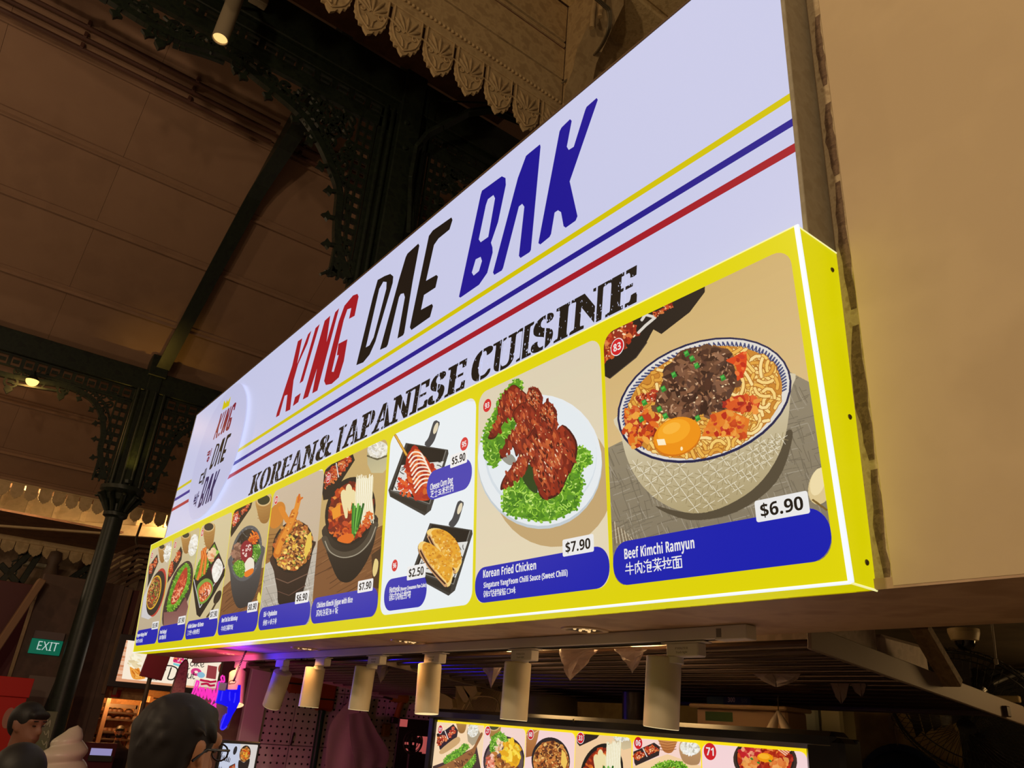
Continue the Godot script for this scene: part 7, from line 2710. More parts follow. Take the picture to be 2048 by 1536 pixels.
	bb(st, Vector3(a.x + 0.002, shelf + 0.003, -2.80), Vector3(a.x + (b.x - a.x) * 0.40, at_z(1440, 1384, -2.8).y, -2.7992))
	obj("green_print", st, mat("carton_green", rgb(60, 88, 34), 0.6), t)
	var w0 = at_z(1456, 1404, -2.8)
	write("300", "sans", Vector3(w0.x, w0.y, -2.7995), Vector3.RIGHT, Vector3.UP, Vector3.BACK, 0.036, 0.018, mat("carton_print", rgb(206, 180, 150), 0.6), t)
	w0 = at_z(1483, 1405, -2.8)
	write("500", "sans", Vector3(w0.x, w0.y, -2.7995), Vector3.RIGHT, Vector3.UP, Vector3.BACK, 0.028, 0.014, mat("carton_print2", rgb(96, 92, 60), 0.6), t)
	# long plastic container with a cream lid and a green label
	a = at_z(1384, 1440, -2.5)
	b = at_z(1575, 1450, -2.5)
	t = thing("storage_container", Vector3((a.x + b.x) * 0.5, shelf, -2.5), "long cream plastic container with a green label behind the display", "container")
	st = ms()
	var y0 = at_z(1410, 1408, -2.5).y
	bb(st, Vector3(a.x + 0.02, shelf, -2.62), Vector3(b.x, y0 - 0.012, -2.50), 0.008)
	obj("body", st, mat("container_cream", rgb(190, 152, 116), 0.4), t)
	st = ms()
	bb(st, Vector3(a.x, y0 - 0.014, -2.64), Vector3(b.x + 0.01, y0, -2.48), 0.005)
	obj("lid", st, mat("lid_cream", rgb(212, 178, 136), 0.35), t)
	st = ms()
	var g0 = at_z(1411, 1441, -2.4995)
	var g1 = at_z(1465, 1425, -2.4995)
	bb(st, Vector3(g0.x, g0.y, -2.4998), Vector3(g1.x, g1.y, -2.4992))
	obj("label", st, mat("carton_green"), t)
	# white bag tied with a wire, in front of the container
	a = at_z(1557, 1430, -2.42)
	t = thing("tied_bag", Vector3(a.x, shelf, a.z), "white plastic bag tied to a thin wire under the rack", "bag")
	st = ms()
	for s in [-1.0, 1.0]:
		tube(st, [a + Vector3(0, 0.012, 0), a + Vector3(s * 0.016, -0.02, 0.002), a + Vector3(s * 0.036, -0.06, 0.0), a + Vector3(s * 0.04, shelf - a.y, 0)], [0.005, 0.013, 0.022, 0.02], 10)
	obj("film", st, mat("bag_white", rgb(190, 170, 150), 0.5), t)
	st = ms()
	tube(st, [a + Vector3(0, 0.01, 0), at_z(1556, 1392, -2.42)], 0.0018, 5)
	obj("wire", st, mat("wire_dark"), t)
	# stacked clear trays against the back wall
	for i in 3:
		a = at_z(1565 + i * 48, 1425, -3.6)
		t = thing("clear_tray", Vector3(a.x, shelf, -3.6), ["clear plastic tray at the wire-tied bag end of the back ledge", "clear plastic tray in the middle of the back ledge", "clear speckled plastic tray at the fan end of the back ledge"][i], "tray", "trays on the back ledge")
		st = ms()
		var hh = at_z(1600, 1398, -3.6).y - shelf
		bb(st, Vector3(a.x - 0.06, shelf, -3.72), Vector3(a.x + 0.055, shelf + hh, -3.60), 0.012)
		obj("tray_wall", st, mat(["tray_a", "tray_b", "tray_c"][i], [rgb(150, 142, 122), rgb(132, 136, 124), rgb(140, 132, 100)][i], 0.3), t)
		st = ms()
		bb(st, Vector3(a.x - 0.064, shelf + hh, -3.725), Vector3(a.x + 0.059, shelf + hh + 0.012, -3.595), 0.003)
		obj("tray_lid", st, mat("tray_lid", rgb(170, 162, 140), 0.3), t)
	st = ms()
	bb(st, Vector3(-3.4, shelf - 0.04, STALL_BACK), Vector3(-0.9, shelf - 0.0005, -3.5), 0.004)
	tag(obj("back_ledge", st, mat("ledge_brown", rgb(110, 92, 60), 0.6)), "plain brown ledge along the stall back wall", "ledge")

# ---------------------------------------------------------------- the other side of the aisle, behind the far column
const KX := -13.25

func build_far_side():
	var e = EYE.y
	far_eave()
	# kiosk front of dark brown boards
	var t = thing("brown_kiosk", Vector3(KX, 0, -2.0), "dark brown kiosk front behind the far iron column", "kiosk")
	var board = mottled("kiosk_brown", [rgb(92, 70, 60), rgb(100, 76, 65), rgb(84, 64, 55)], 0.5, 0.6, 0.0, 81)
	var maroon = mat("kiosk_maroon", rgb(84, 34, 36), 0.5)
	var za = at_x(90, 1146, KX).z
	var top = at_x(90, 1146, KX).y
	var zb = at_x(215, 1300, KX).z
	var zcx = at_x(262, 1200, KX).z
	var st = ms()
	bb(st, Vector3(KX - 0.1, 0, zb), Vector3(KX, top, za), 0.006)
	obj("board", st, board, t)
	st = ms()
	bb(st, Vector3(KX - 0.1, 0, zcx), Vector3(KX, top - 0.02, zb - 0.004), 0.006)
	obj("board", st, board, t)
	st = ms()
	bb(st, Vector3(KX - 0.1, at_x(240, 1285, KX).y + 0.05, -7.5), Vector3(KX - 0.01, top - 0.05, zcx - 0.01), 0.006)
	obj("maroon_panel", st, maroon, t)
	for q in [[213, 262], [222, 240]]:
		var z = at_x(q[1], 1260, KX).z
		st = ms()
		bb(st, Vector3(KX - 0.02, at_x(230, 1390, KX).y, z - 0.025), Vector3(KX + 0.03, top - 0.05, z + 0.025), 0.005)
		obj("batten", st, mat("batten_brown", rgb(112, 84, 62), 0.6), t)
	# lighter sloping edge board on the left
	st = ms()
	bar(st, at_x(84, 1160, KX + 0.1), at_x(-30, 1330, KX + 0.1), 0.10, 0.24, Vector3.RIGHT, 0.01)
	obj("slanting_edge", st, mat("edge_tan", rgb(146, 110, 80), 0.6), t)
	var zl = at_x(60, 1400, KX - 0.35).z
	st = ms()
	bb(st, Vector3(KX - 0.45, 0, za + 0.02), Vector3(KX - 0.35, top - 0.15, 3.0), 0.006)
	obj("side_wall", st, maroon, t)
	# exit sign
	var x0 = at_x(66, 1273, KX + 0.04)
	var x1 = at_x(119, 1309, KX + 0.04)
	t = thing("exit_sign", Vector3(KX + 0.04, x1.y, (x0.z + x1.z) * 0.5), "green lit EXIT sign on the dark brown kiosk front", "sign")
	st = ms()
	bb(st, Vector3(KX + 0.001, x1.y - 0.02, x1.z), Vector3(KX + 0.04, x0.y - 0.02, x0.z), 0.004)
	var ex = obj("green_face", st, glow("exit_green", rgb(4, 112, 84), 0.62), t)
	st = ms()
	bb(st, Vector3(KX + 0.001, x0.y - 0.018, x1.z), Vector3(KX + 0.042, x0.y + 0.09, x0.z), 0.004)
	obj("battery_box", st, mat("exit_box", rgb(110, 96, 96), 0.5), t)
	write("EXIT", "light", Vector3(KX + 0.041, x1.y + 0.035, x0.z - 0.09), Vector3(0, 0, -1), Vector3.UP, Vector3.RIGHT, (x0.z - x1.z) * 0.66, (x0.y - x1.y) * 0.58, glow("exit_white", rgb(206, 228, 222), 0.7), ex)
	cake_sign()
	cake_shop()
	left_corner()
	louvres()

func cake_sign():
	var a = at_x(253, 1280, KX + 0.06)
	var b = at_x(510, 1345, KX + 0.06)
	var low = at_x(232, 1362, KX + 0.06)
	var z0 = a.z
	var z1 = b.z
	var y1 = a.y
	var y0 = low.y
	var t = thing("bakery_sign", Vector3(KX, y0, (z0 + z1) * 0.5), "cream backlit bakery sign with an ice cream cone, a cupcake and cake donut lettering", "sign")
	var st = ms()
	bb(st, Vector3(KX + 0.001, y0 - 0.08, z1 - 0.08), Vector3(KX + 0.058, y1 + 0.08, z0 + 0.10), 0.008)
	obj("frame", st, mat("bakery_frame", rgb(72, 62, 64), 0.5), t)
	rng.seed = 55
	var o := Vector3(KX + 0.06, y1, z0)
	var u := Vector3(0, 0, z1 - z0)
	var v := Vector3(0, y0 - y1, 0)
	canvas(o, u, v, 1100, 340, rgb(252, 236, 214))
	measure(240, 1220, 10.24)
	# brick border
	for i in 16:
		F([[-80 + i * 16, 1420 - i * 62], [30 + i * 10, 1430 - i * 62], [40 + i * 10, 1372 - i * 62], [-70 + i * 16, 1362 - i * 62]], [rgb(226, 160, 120), rgb(206, 136, 96), rgb(236, 186, 150)][i % 3])
	F([[-120, 1390], [2800, 1690], [2800, 1780], [-120, 1480]], rgb(222, 158, 118))
	# soft ice in a cone
	FS([[170, 1140], [210, 1000], [250, 900], [430, 930], [440, 1060], [380, 1180], [260, 1190]], rgb(248, 232, 190))
	bits([[190, 1120], [250, 920], [420, 940], [420, 1100], [280, 1180]], 60, 14.0, 40.0, [rgb(255, 246, 218), rgb(238, 216, 168)], 2.4, 20.0, 20.0)
	FS([[200, 1170], [300, 1210], [390, 1190], [430, 1310], [520, 1400], [270, 1410]], rgb(238, 158, 60))
	strands([[220, 1190], [380, 1200], [480, 1390], [290, 1400]], 40, 90.0, 14.0, [rgb(206, 112, 30), rgb(250, 190, 100)], null, 8.0, 50.0, 0.05)
	# cupcake
	F([[1092, 1080], [1280, 1130], [1225, 1165], [1090, 1120]], rgb(120, 206, 214))
	FS([[1090, 1060], [1110, 970], [1190, 955], [1300, 985], [1310, 1050], [1290, 1110], [1180, 1085]], rgb(226, 50, 120))
	bits([[1100, 1050], [1120, 980], [1290, 1000], [1290, 1090]], 30, 12.0, 22.0, [rgb(250, 150, 60), rgb(250, 190, 210), rgb(190, 30, 90)], 1.3)
	# pink donut
	E(1560, 1270, 110, 80, 10, rgb(214, 60, 130))
	E(1560, 1270, 40, 28, 10, rgb(250, 232, 214))
	E(1660, 1330, 80, 60, 10, rgb(140, 190, 214))
	F([[1800, 1130], [1990, 1160], [1960, 1420], [1760, 1390]], rgb(150, 60, 64))
	E(2170, 1215, 160, 150, 10, rgb(146, 66, 52))
	E(2130, 1210, 54, 56, 10, rgb(252, 240, 224))
	bits([[2380, 1210], [2600, 1230], [2560, 1600], [2340, 1560]], 50, 16.0, 34.0, [rgb(120, 90, 70), rgb(206, 190, 170), rgb(160, 130, 110)], 1.4)
	var ink = rgb(40, 34, 32)
	# script D, then ake and ut
	KS([[930, 1230], [930, 1150], [1010, 1140], [1100, 1160], [1170, 1210], [1160, 1320], [1080, 1420], [980, 1410], [1000, 1330], [1050, 1180]], 26.0, ink)
	KS([[1530, 1060], [1480, 1050], [1440, 1110], [1470, 1150], [1520, 1110], [1540, 1050], [1530, 1150]], 15.0, ink)
	KS([[1590, 1020], [1570, 1090], [1560, 1155]], 15.0, ink)
	KS([[1630, 1080], [1575, 1110], [1620, 1160]], 13.0, ink)
	KS([[1660, 1130], [1710, 1110], [1700, 1070], [1660, 1080], [1655, 1140], [1680, 1170], [1720, 1150]], 14.0, ink)
	KS([[1370, 1180], [1390, 1210], [1430, 1190]], 14.0, ink)
	KS([[1400, 1300], [1385, 1370], [1400, 1400], [1450, 1370], [1465, 1310], [1450, 1410]], 15.0, ink)
	KS([[1520, 1270], [1490, 1360], [1500, 1410], [1530, 1400]], 15.0, ink)
	K([[1480, 1320], [1545, 1328]], 12.0, ink)
	K([[620, 1340], [760, 1360]], 10.0, rgb(90, 80, 74))
	print_panel("printed_face", o, u, v, 0.004, 0.001, ImageTexture.create_from_image(cv_img), 0.95, t)
	write("$4.80", "sans", Vector3(KX + 0.062, at_x(302, 1360, KX + 0.06).y, at_x(302, 1360, KX + 0.06).z), Vector3(0, 0, -1), Vector3.UP, Vector3.RIGHT, 0.09, 0.035, mat("letter_black"), t)
	area_light("bakery_sign_light", Vector3(KX + 0.09, (y0 + y1) * 0.5, (z0 + z1) * 0.5), Vector3(1, 0, 0), Vector2(1.5, 0.4), Color(1.0, 0.90, 0.76), 0.06)
	# maroon notice board and wooden paddle hanging in front of the bakery sign
	var n0 = at_x(297, 1306, -8.0)
	var n1 = at_x(325, 1352, -8.0)
	st = ms()
	bx(st, Transform3D(Basis(Vector3.RIGHT, -0.12), (n0 + n1) * 0.5), Vector3(0.03, n0.y - n1.y + 0.06, absf(n0.z - n1.z) + 0.03), 0.004)
	var nb = thing("maroon_board", Vector3(-8.0, 0, n0.z), "small maroon notice board on a thin stand before the bakery sign", "board")
	obj("panel", st, mat("notice_maroon", rgb(150, 44, 62), 0.5), nb)
	st = ms()
	var hi = at_x(318, 1290, -8.0)
	tube(st, [Vector3(-8.03, n1.y + 0.05, hi.z), Vector3(-8.03, 0.0, hi.z)], 0.02, 8)
	bb(st, Vector3(-8.2, 0.0, hi.z - 0.15), Vector3(-7.86, 0.02, hi.z + 0.15), 0.004)
	obj("stand", st, mat("wire_dark"), nb)
	var poly = []
	for p in [[372, 1319], [362, 1330], [355, 1345], [342, 1387], [354, 1389], [367, 1390], [371, 1360], [375, 1330]]:
		var w = at_x(p[0], p[1], -5.9)
		poly.append(Vector2(w.z, w.y))
	var pd = thing("wooden_paddle", at_x(358, 1388, -5.9), "grey brown wooden paddle board hanging on a wire left of the neon sign", "paddle")
	st = ms()
	extr(st, poly, plane_x(-5.9), -0.012, 0.012)
	obj("blade", st, mottled("paddle_wood", [rgb(132, 104, 90), rgb(146, 116, 100), rgb(116, 90, 78)], 8.0, 0.7, 0.0, 83), pd)
	st = ms()
	for p in poly.size():
		var q0 = poly[p]
		var q1 = poly[(p + 1) % poly.size()]
		tube(st, [Vector3(-5.9, q0.y, q0.x), Vector3(-5.9, q1.y, q1.x)], 0.009, 5)
	obj("dark_edge", st, mat("wire_dark"), pd)
	st = ms()
	tube(st, [at_x(374, 1320, -5.9), at_x(383, 1307, -5.9), Vector3(-5.9, LOW_Y - 0.002, at_x(383, 1305, -5.9).z)], 0.003, 5)
	obj("hanging_wire", st, mat("wire_dark"), pd)

func cake_shop():
	# warm lit opening under the bakery sign: lining, tray rack, oven shelf
	var t = thing("bakery_counter", Vector3(KX - 0.5, 0, -3.0), "warm lit bakery alcove with pale wooden lining under the cream sign", "alcove")
	var wood = mottled("alcove_wood", [rgb(190, 142, 92), rgb(202, 154, 102), rgb(176, 128, 80)], 1.6, 0.6, 0.0, 85)
	var zl = at_x(190, 1400, KX).z
	var zr := -7.0
	var st = ms()
	bb(st, Vector3(KX - 1.6, 0, zr), Vector3(KX - 1.5, 2.6, zl), 0.004)
	obj("back_lining", st, wood, t)
	st = ms()
	bb(st, Vector3(KX - 1.5, 0, zl), Vector3(KX - 0.01, 2.6, zl + 0.10), 0.004)
	obj("side_lining", st, mat("lining_grey", rgb(110, 92, 92), 0.5), t)
	st = ms()
	bb(st, Vector3(KX - 1.5, at_x(240, 1374, KX).y, zr), Vector3(KX - 0.1, 2.55, zl), 0.004)
	obj("top_lining", st, wood, t)
	var h0 = at_x(195, 1371, KX - 0.3)
	var h1 = at_x(292, 1400, KX - 0.3)
	st = ms()
	bb(st, Vector3(KX - 0.45, at_x(240, 1398, KX - 0.3).y, h1.z), Vector3(KX - 0.3, at_x(240, 1372, KX - 0.3).y, h0.z), 0.006)
	var hd = obj("header_board", st, wood, t)
	st = ms()
	var r0 = at_x(225, 1379, KX - 0.298)
	var r1 = at_x(240, 1395, KX - 0.298)
	bb(st, Vector3(KX - 0.30, r1.y, r1.z), Vector3(KX - 0.292, r0.y, r0.z), 0.002)
	obj("red_mark", st, mat("red_mark", rgb(190, 20, 20), 0.5), hd)
	st = ms()
	bb(st, Vector3(KX - 0.6, 0, at_x(300, 1470, KX - 0.5).z), Vector3(KX - 0.5, at_x(240, 1400, KX - 0.5).y, at_x(276, 1440, KX - 0.5).z), 0.004)
	obj("jamb", st, wood, t)
	# tray rack with buns
	var rx := KX - 1.2
	var z0 = at_x(192, 1440, rx).z
	var z1 = at_x(268, 1440, rx).z
	var rk = thing("tray_rack", Vector3(rx, 0, (z0 + z1) * 0.5), "grey metal bakery rack with dark trays of buns in the lit alcove", "rack")
	var grey = mat("rack_grey", rgb(120, 108, 100), 0.4, 0.3)
	for z in [z0, z1]:
		st = ms()
		bb(st, Vector3(rx - 0.03, 0, z - 0.03), Vector3(rx + 0.03, at_x(240, 1408, rx).y, z + 0.03), 0.004)
		obj("upright", st, grey, rk)
	for q in [1423, 1437, 1463, 1477, 1495]:
		var y = at_x(230, q, rx).y
		st = ms()
		bb(st, Vector3(rx - 0.25, y - 0.03, z1), Vector3(rx + 0.06, y, z0), 0.004)
		var tray = obj("tray", st, mat("tray_dark", rgb(52, 40, 36), 0.5), rk)
		for k in 6:
			if (k + q) % 4 == 3:
				continue
			var c = Vector3(rx - 0.05, y, lerpf(z0 - 0.10, z1 + 0.10, k / 5.0))
			st = ms()
			lathe_soft(st, Transform3D(Basis(), c), [Vector2(0.06, 0), Vector2(0.062, 0.02), Vector2(0.045, 0.045), Vector2(0, 0.055)], 10)
			obj("bun", st, mat("bun_brown", rgb(74, 44, 28), 0.6), tray)
	st = ms()
	bb(st, Vector3(rx - 0.03, at_x(240, 1408, rx).y - 0.06, z1), Vector3(rx + 0.03, at_x(240, 1408, rx).y, z0), 0.004)
	obj("head_rail", st, grey, rk)
	# hood with slats right of the rack
	var ox := KX - 0.9
	var c0 = at_x(300, 1392, ox)
	var c1 = at_x(345, 1440, ox)
	var ov = thing("vent_hood", Vector3(ox, 0, (c0.z + c1.z) * 0.5), "cream metal hood with two dark slats beside the tray rack", "hood")
	st = ms()
	bb(st, Vector3(ox - 0.3, 0.0, c1.z), Vector3(ox, c0.y, c0.z), 0.01)
	obj("casing", st, mat("hood_cream", rgb(196, 150, 104), 0.5), ov)
	for q in [[307, 1395, 340, 1400], [307, 1403, 340, 1408]]:
		var s0 = at_x(q[0], q[1], ox + 0.004)
		var s1 = at_x(q[2], q[3], ox + 0.004)
		st = ms()
		bb(st, Vector3(ox - 0.002, s1.y, s1.z), Vector3(ox + 0.006, s0.y, s0.z), 0.002)
		obj("slat", st, mat("slat_dark", rgb(70, 50, 40), 0.5), ov)
	# counter front board with a leaning lit page
	var bx0 := KX + 0.35
	var p0 = at_x(172, 1484, bx0)
	var p1 = at_x(226, 1524, bx0)
	var pc = thing("counter_poster", Vector3(bx0, 0, (p0.z + p1.z) * 0.5), "dark red counter poster with a glowing white page", "poster")
	st = ms()
	bb(st, Vector3(bx0 - 0.03, 0.0, p1.z), Vector3(bx0, p0.y, p0.z), 0.003)
	obj("red_board", st, mat("poster_red", rgb(98, 26, 36), 0.5), pc)
	st = ms()
	var w0 = at_x(183, 1496, bx0 + 0.004)
	var w1 = at_x(219, 1522, bx0 + 0.004)
	bb(st, Vector3(bx0, w1.y, w1.z), Vector3(bx0 + 0.004, w0.y, w0.z))
	obj("white_page", st, glow("page_white", rgb(176, 168, 226), 0.6), pc)
	st = ms()
	w0 = at_x(178, 1510, bx0 + 0.05)
	w1 = at_x(214, 1560, bx0 + 0.05)
	bb(st, Vector3(bx0 + 0.03, 0.9, w1.z), Vector3(bx0 + 0.05, w0.y, w0.z), 0.003)
	obj("grey_card", st, mat("card_grey", rgb(66, 62, 56), 0.6), pc)
	# warm lamp inside
	var la = Vector3(KX - 0.75, at_x(240, 1374, KX).y - 0.022, at_x(250, 1400, KX).z)
	var lt = thing("alcove_lamp", la, "small warm ceiling lamp inside the bakery alcove", "lamp")
	st = ms()
	lathe(st, Transform3D(Basis(), la), [Vector2(0, 0.02), Vector2(0.07, 0.02), Vector2(0.07, 0.0), Vector2(0.06, -0.004), Vector2(0, -0.004)], 16)
	obj("disc", st, glow("alcove_glow", Color(1.0, 0.80, 0.5), 1.5), lt)
	omni("alcove_light", la - Vector3(0, 0.06, 0), Color(1.0, 0.74, 0.44), 0.8, 0.05)

func left_corner():
	# red lantern box and pale sign stand at the picture's lower left
	var bx0 := -12.0
	var a = at_x(4, 1352, bx0)
	var b = at_x(58, 1396, bx0)
	var t = thing("red_banner_box", Vector3(bx0, 0, (a.z + b.z) * 0.5), "bright red box banner over a dim red poster stand", "banner")
	st_box(t, "red_box", Vector3(bx0 - 0.15, b.y, b.z), Vector3(bx0, a.y, a.z + 0.6), mat("banner_red", rgb(206, 30, 16), 0.5))
	st_box(t, "poster", Vector3(bx0 - 0.12, 0.0, at_x(38, 1450, bx0).z), Vector3(bx0 - 0.02, b.y - 0.002, a.z + 0.6), mat("banner_red"))
	var st = ms()
	var d = at_x(17, 1436, bx0)
	extr(st, disc(d.z, d.y, 0.06, 0.12, 20), plane_x(bx0 - 0.019), -0.004, 0.0)
	obj("pale_print", st, mat("poster_print", rgb(190, 130, 116), 0.6), t)
	# grey panel and pale menu stand behind the man
	var gx := -12.9
	var g0 = at_x(60, 1350, gx)
	var g1 = at_x(112, 1400, gx)
	var gp = thing("grey_partition", Vector3(gx, 0, g1.z), "plain grey brown partition beside the red banner", "partition")
	st_box(gp, "sheet", Vector3(gx - 0.05, 0.0, g1.z), Vector3(gx, g0.y, g0.z), mat("partition_grey", rgb(120, 104, 96), 0.6))
	st = ms()
	bar(st, at_x(122, 1345, gx + 0.05), at_x(90, 1420, gx + 0.05), 0.05, 0.05)
	obj("dark_post", st, mat("post_dark", rgb(30, 26, 24), 0.6), gp)
	var mx := -9.0
	var m0 = at_x(62, 1420, mx)
	var m1 = at_x(117, 1424, mx)
	var m = thing("menu_stand", Vector3(mx, 0, (m0.z + m1.z) * 0.5), "pale green menu stand with faint white script behind the older man", "stand")
	st_box(m, "panel", Vector3(mx - 0.04, 0.35, m1.z), Vector3(mx, m0.y, m0.z), mat("menu_green", rgb(112, 116, 92), 0.6))
	st_box(m, "foot", Vector3(mx - 0.22, 0.0, m1.z), Vector3(mx + 0.18, 0.05, m0.z), mat("post_dark"))
	st_box(m, "leg", Vector3(mx - 0.03, 0.05, (m0.z + m1.z) * 0.5 - 0.03), Vector3(mx - 0.01, 0.36, (m0.z + m1.z) * 0.5 + 0.03), mat("post_dark"))
	st = ms(true)
	for q in [[[89, 1436], [86, 1446], [90, 1450], [96, 1436], [94, 1452], [101, 1440], [99, 1454]], [[88, 1462], [92, 1470], [98, 1460], [96, 1476]], [[84, 1480], [88, 1490], [94, 1482], [92, 1496]]]:
		var line = []
		for p in q:
			line.append(at_x(p[0], p[1], mx + 0.003))
		tube(st, smooth_line(line, 4), 0.006, 5)
	obj("script_print", st, mat("script_white", rgb(176, 176, 150), 0.6), m)
	# soft ice statue
	var ix := -7.4
	var c = at_x(128, 1500, ix)
	var tip = at_x(131, 1449, ix)
	var s = thing("soft_ice_statue", Vector3(ix, 0, c.z), "large white soft serve ice cream statue with swirled ridges", "statue")
	st = ms(true)
	var rows = 60
	var cols = 28
	var grid = []
	var top = tip.y
	var base = 0.72
	for j in rows + 1:
		var f = float(j) / rows
		var y = lerpf(top, base, f)
		var hgt = top - y
		var ring = []
		for i in cols:
			var g = TAU * i / cols
			var r = 0.030 + 0.19 * (1.0 - exp(-hgt * 3.4)) if hgt > 0.02 else 0.03 * sqrt(hgt / 0.02 + 0.001)
			var wave = 0.045 * absf(sin((hgt * 2.0 * PI / 0.13 - g) * 0.5)) * smoothstep(0.02, 0.18, hgt)
			var lean = 0.05 * exp(-hgt * 8.0)
			ring.append(Vector3(ix + cos(g) * (r + wave), y, c.z + sin(g) * (r + wave) - lean))
		grid.append(ring)
	for j in rows:
		for i in cols:
			var n = (i + 1) % cols
			quad(st, grid[j][i], grid[j][n], grid[j + 1][n], grid[j + 1][i])
	obj("swirl", st, mat("ice_white", rgb(214, 206, 186), 0.35), s)
	st = ms()
	lathe(st, Transform3D(Basis(), Vector3(ix, 0, c.z)), [Vector2(0.0, 0.0), Vector2(0.16, 0.0), Vector2(0.16, 0.04), Vector2(0.08, 0.06), Vector2(0.20, 0.62), Vector2(0.25, 0.64), Vector2(0.25, 0.73), Vector2(0.0, 0.74)], 24)
	obj("cone", st, mat("wafer_tan", rgb(190, 130, 60), 0.6), s)

func st_box(parent, called, lo, hi, m):
	var st = ms()
	bb(st, lo.min(hi), lo.max(hi), 0.006)
	return obj(called, st, m, parent)

func far_eave():
	var e = EYE.y
	var cream = mottled("far_cream", [rgb(206, 178, 134), rgb(216, 188, 142), rgb(194, 166, 122)], 0.7, 0.7, 0.0, 91)
	var dark = cream
	# near edge of the low roof: rail hung a hand's breadth under the roof edge, with plain teeth
	var x := -16.10
	var y_top = at_x(0, 950, x).y
	var y_low = at_x(91, 1010, x).y
	var v = thing("eave_valance", Vector3(x, y_low, -1.5), "row of plain pointed valance teeth at the lower edge of the sloping roof", "valance")
	var st = ms()
	bb(st, Vector3(x - 0.03, y_top - 0.10, -7.0), Vector3(x + 0.03, y_top - 0.02, 5.0), 0.005)
	obj("rail", st, dark, v)
	var pitch := 0.225
	for i in 26:
		var z = 1.4 - i * pitch
		st = ms()
		var w := pitch * 0.5 - 0.012
		var h = y_top - 0.06 - y_low
		var o = []
		for p in [[1, 1], [1, 0.34], [0.86, 0.28], [0.80, 0.20], [0.56, 0.18], [0.48, 0.10], [0.26, 0.09], [0.0, 0.0], [-0.26, 0.09], [-0.48, 0.10], [-0.56, 0.18], [-0.80, 0.20], [-0.86, 0.28], [-1, 0.34], [-1, 1]]:
			o.append(Vector2(z + w * p[0], y_low + h * p[1]))
		extr(st, o, plane_x(x), -0.015, 0.015)
		obj("tooth", st, dark, v)
	for i in 7:
		var z = 1.2 - i * 1.05
		st = ms()
		bb(st, Vector3(x - 0.02, y_top - 0.06, z - 0.06), Vector3(x + 0.02, roof_y(x) + 0.02, z + 0.06), 0.004)
		obj("strap", st, dark, v)
	# lit cream box beam of the next roof and its carved valance beyond
	var b = structure("trim_5")
	var q0 = at_y(0, 1054, 4.72)
	var q1 = at_y(332, 1078, 4.72)
	var dir = (q1 - q0).normalized()
	st = ms()
	bar(st, q0 - dir * 4.0 + Vector3(-0.3, 0.72, 0), q1 + dir * 0.5 + Vector3(-0.3, 0.72, 0), 0.5, 1.0, Vector3.UP, 0.02)
	obj("lit_beam", st, cream, b)
	st = ms()
	bar(st, q0 - dir * 4.0 + Vector3(0, 0.11, 0), q1 + dir * 0.5 + Vector3(0, 0.11, 0), 0.10, 0.22, Vector3.UP, 0.01)
	obj("lower_fascia", st, cream, b)
	for k in 8:
		var p = q0.lerp(q1, -0.2 + k * 0.17) + Vector3(-0.02, 0.50, 0)
		st = ms()
		bx(st, Transform3D(Basis(), p), Vector3(0.12, 0.56, 0.16), 0.01)
		obj("pilaster", st, cream, b)
	st = ms()
	bb(st, Vector3(-21.4, 4.76, -9.0), Vector3(-17.2, 4.80, 4.0))
	obj("ceiling_board", st, mottled("eave_brown", [rgb(112, 76, 54), rgb(122, 84, 60), rgb(104, 70, 48)], 0.6, 0.75, 0.0, 63), b)
	# fluorescent battens fixed behind the eave teeth
	for k in 3:
		var z = 1.6 - k * 2.6
		var bp := Vector3(x - 0.22, y_top - 0.02, z)
		var bt = thing("batten_lamp", bp, ["glowing tube lamp behind the eave teeth at the open end", "glowing tube lamp behind the eave teeth left of the iron column", "glowing tube lamp behind the eave teeth right of the iron column"][k], "lamp", "tube lamps behind the eave")
		st = ms()
		tube(st, [bp + Vector3(0, 0, -0.6), bp + Vector3(0, 0, 0.6)], 0.016, 8)
		obj("tube", st, glow("batten_tube", Color(1.0, 0.88, 0.68), 1.3), bt)
		st = ms()
		bb(st, bp + Vector3(-0.03, 0.018, -0.62), bp + Vector3(0.03, 0.05, 0.62), 0.004)
		bar(st, bp + Vector3(0, 0.05, 0), Vector3(bp.x, roof_y(bp.x) + 0.06, z), 0.03, 0.03)
		obj("holder", st, dark, bt)
		omni("batten_light", bp - Vector3(0.03, 0.03, 0), Color(1.0, 0.84, 0.60), 3.0, 0.1)
	var v2 = thing("carved_valance", Vector3(-19.6, 4.0, -2.5), "far carved cream valance beneath the lit beam, behind the iron column", "valance")
	var vx := -20.0
	var yt = at_x(60, 1086, vx).y
	var yl = at_x(100, 1118, vx).y
	st = ms()
	bb(st, Vector3(vx - 0.03, yt - 0.02, -9.0), Vector3(vx + 0.04, yt + 0.16, 3.5), 0.008)
	obj("rail", st, cream, v2)
	for i in 30:
		tooth(v2, vx, 1.2 - i * 0.27, yl, 0.255, yt - yl + 0.03, cream, 0.0)
	# things seen under it: white air conditioner, tan boards, iron truss
	var ax := -21.15
	var a0 = at_x(49, 1121, ax)
	var a1 = at_x(92, 1135, ax)
	var ac = thing("air_conditioner", Vector3(ax, a1.y, a0.z), "small white wall air conditioner under the far carved valance", "air conditioner")
	st_box(ac, "casing", Vector3(ax - 0.245, a1.y, a1.z), Vector3(ax, a0.y, a0.z), mat("ac_white", rgb(206, 200, 176), 0.5))
	st_box(ac, "flap", Vector3(ax - 0.02, a1.y - 0.05, a1.z), Vector3(ax + 0.04, a1.y - 0.03, a0.z), mat("ac_flap", rgb(120, 110, 92), 0.5))
	st_box(ac, "wall_pipe", Vector3(ax - 0.2, a1.y - 1.1, a1.z - 0.14), Vector3(ax + 0.02, a1.y, a1.z - 0.02), mat("ac_white"))
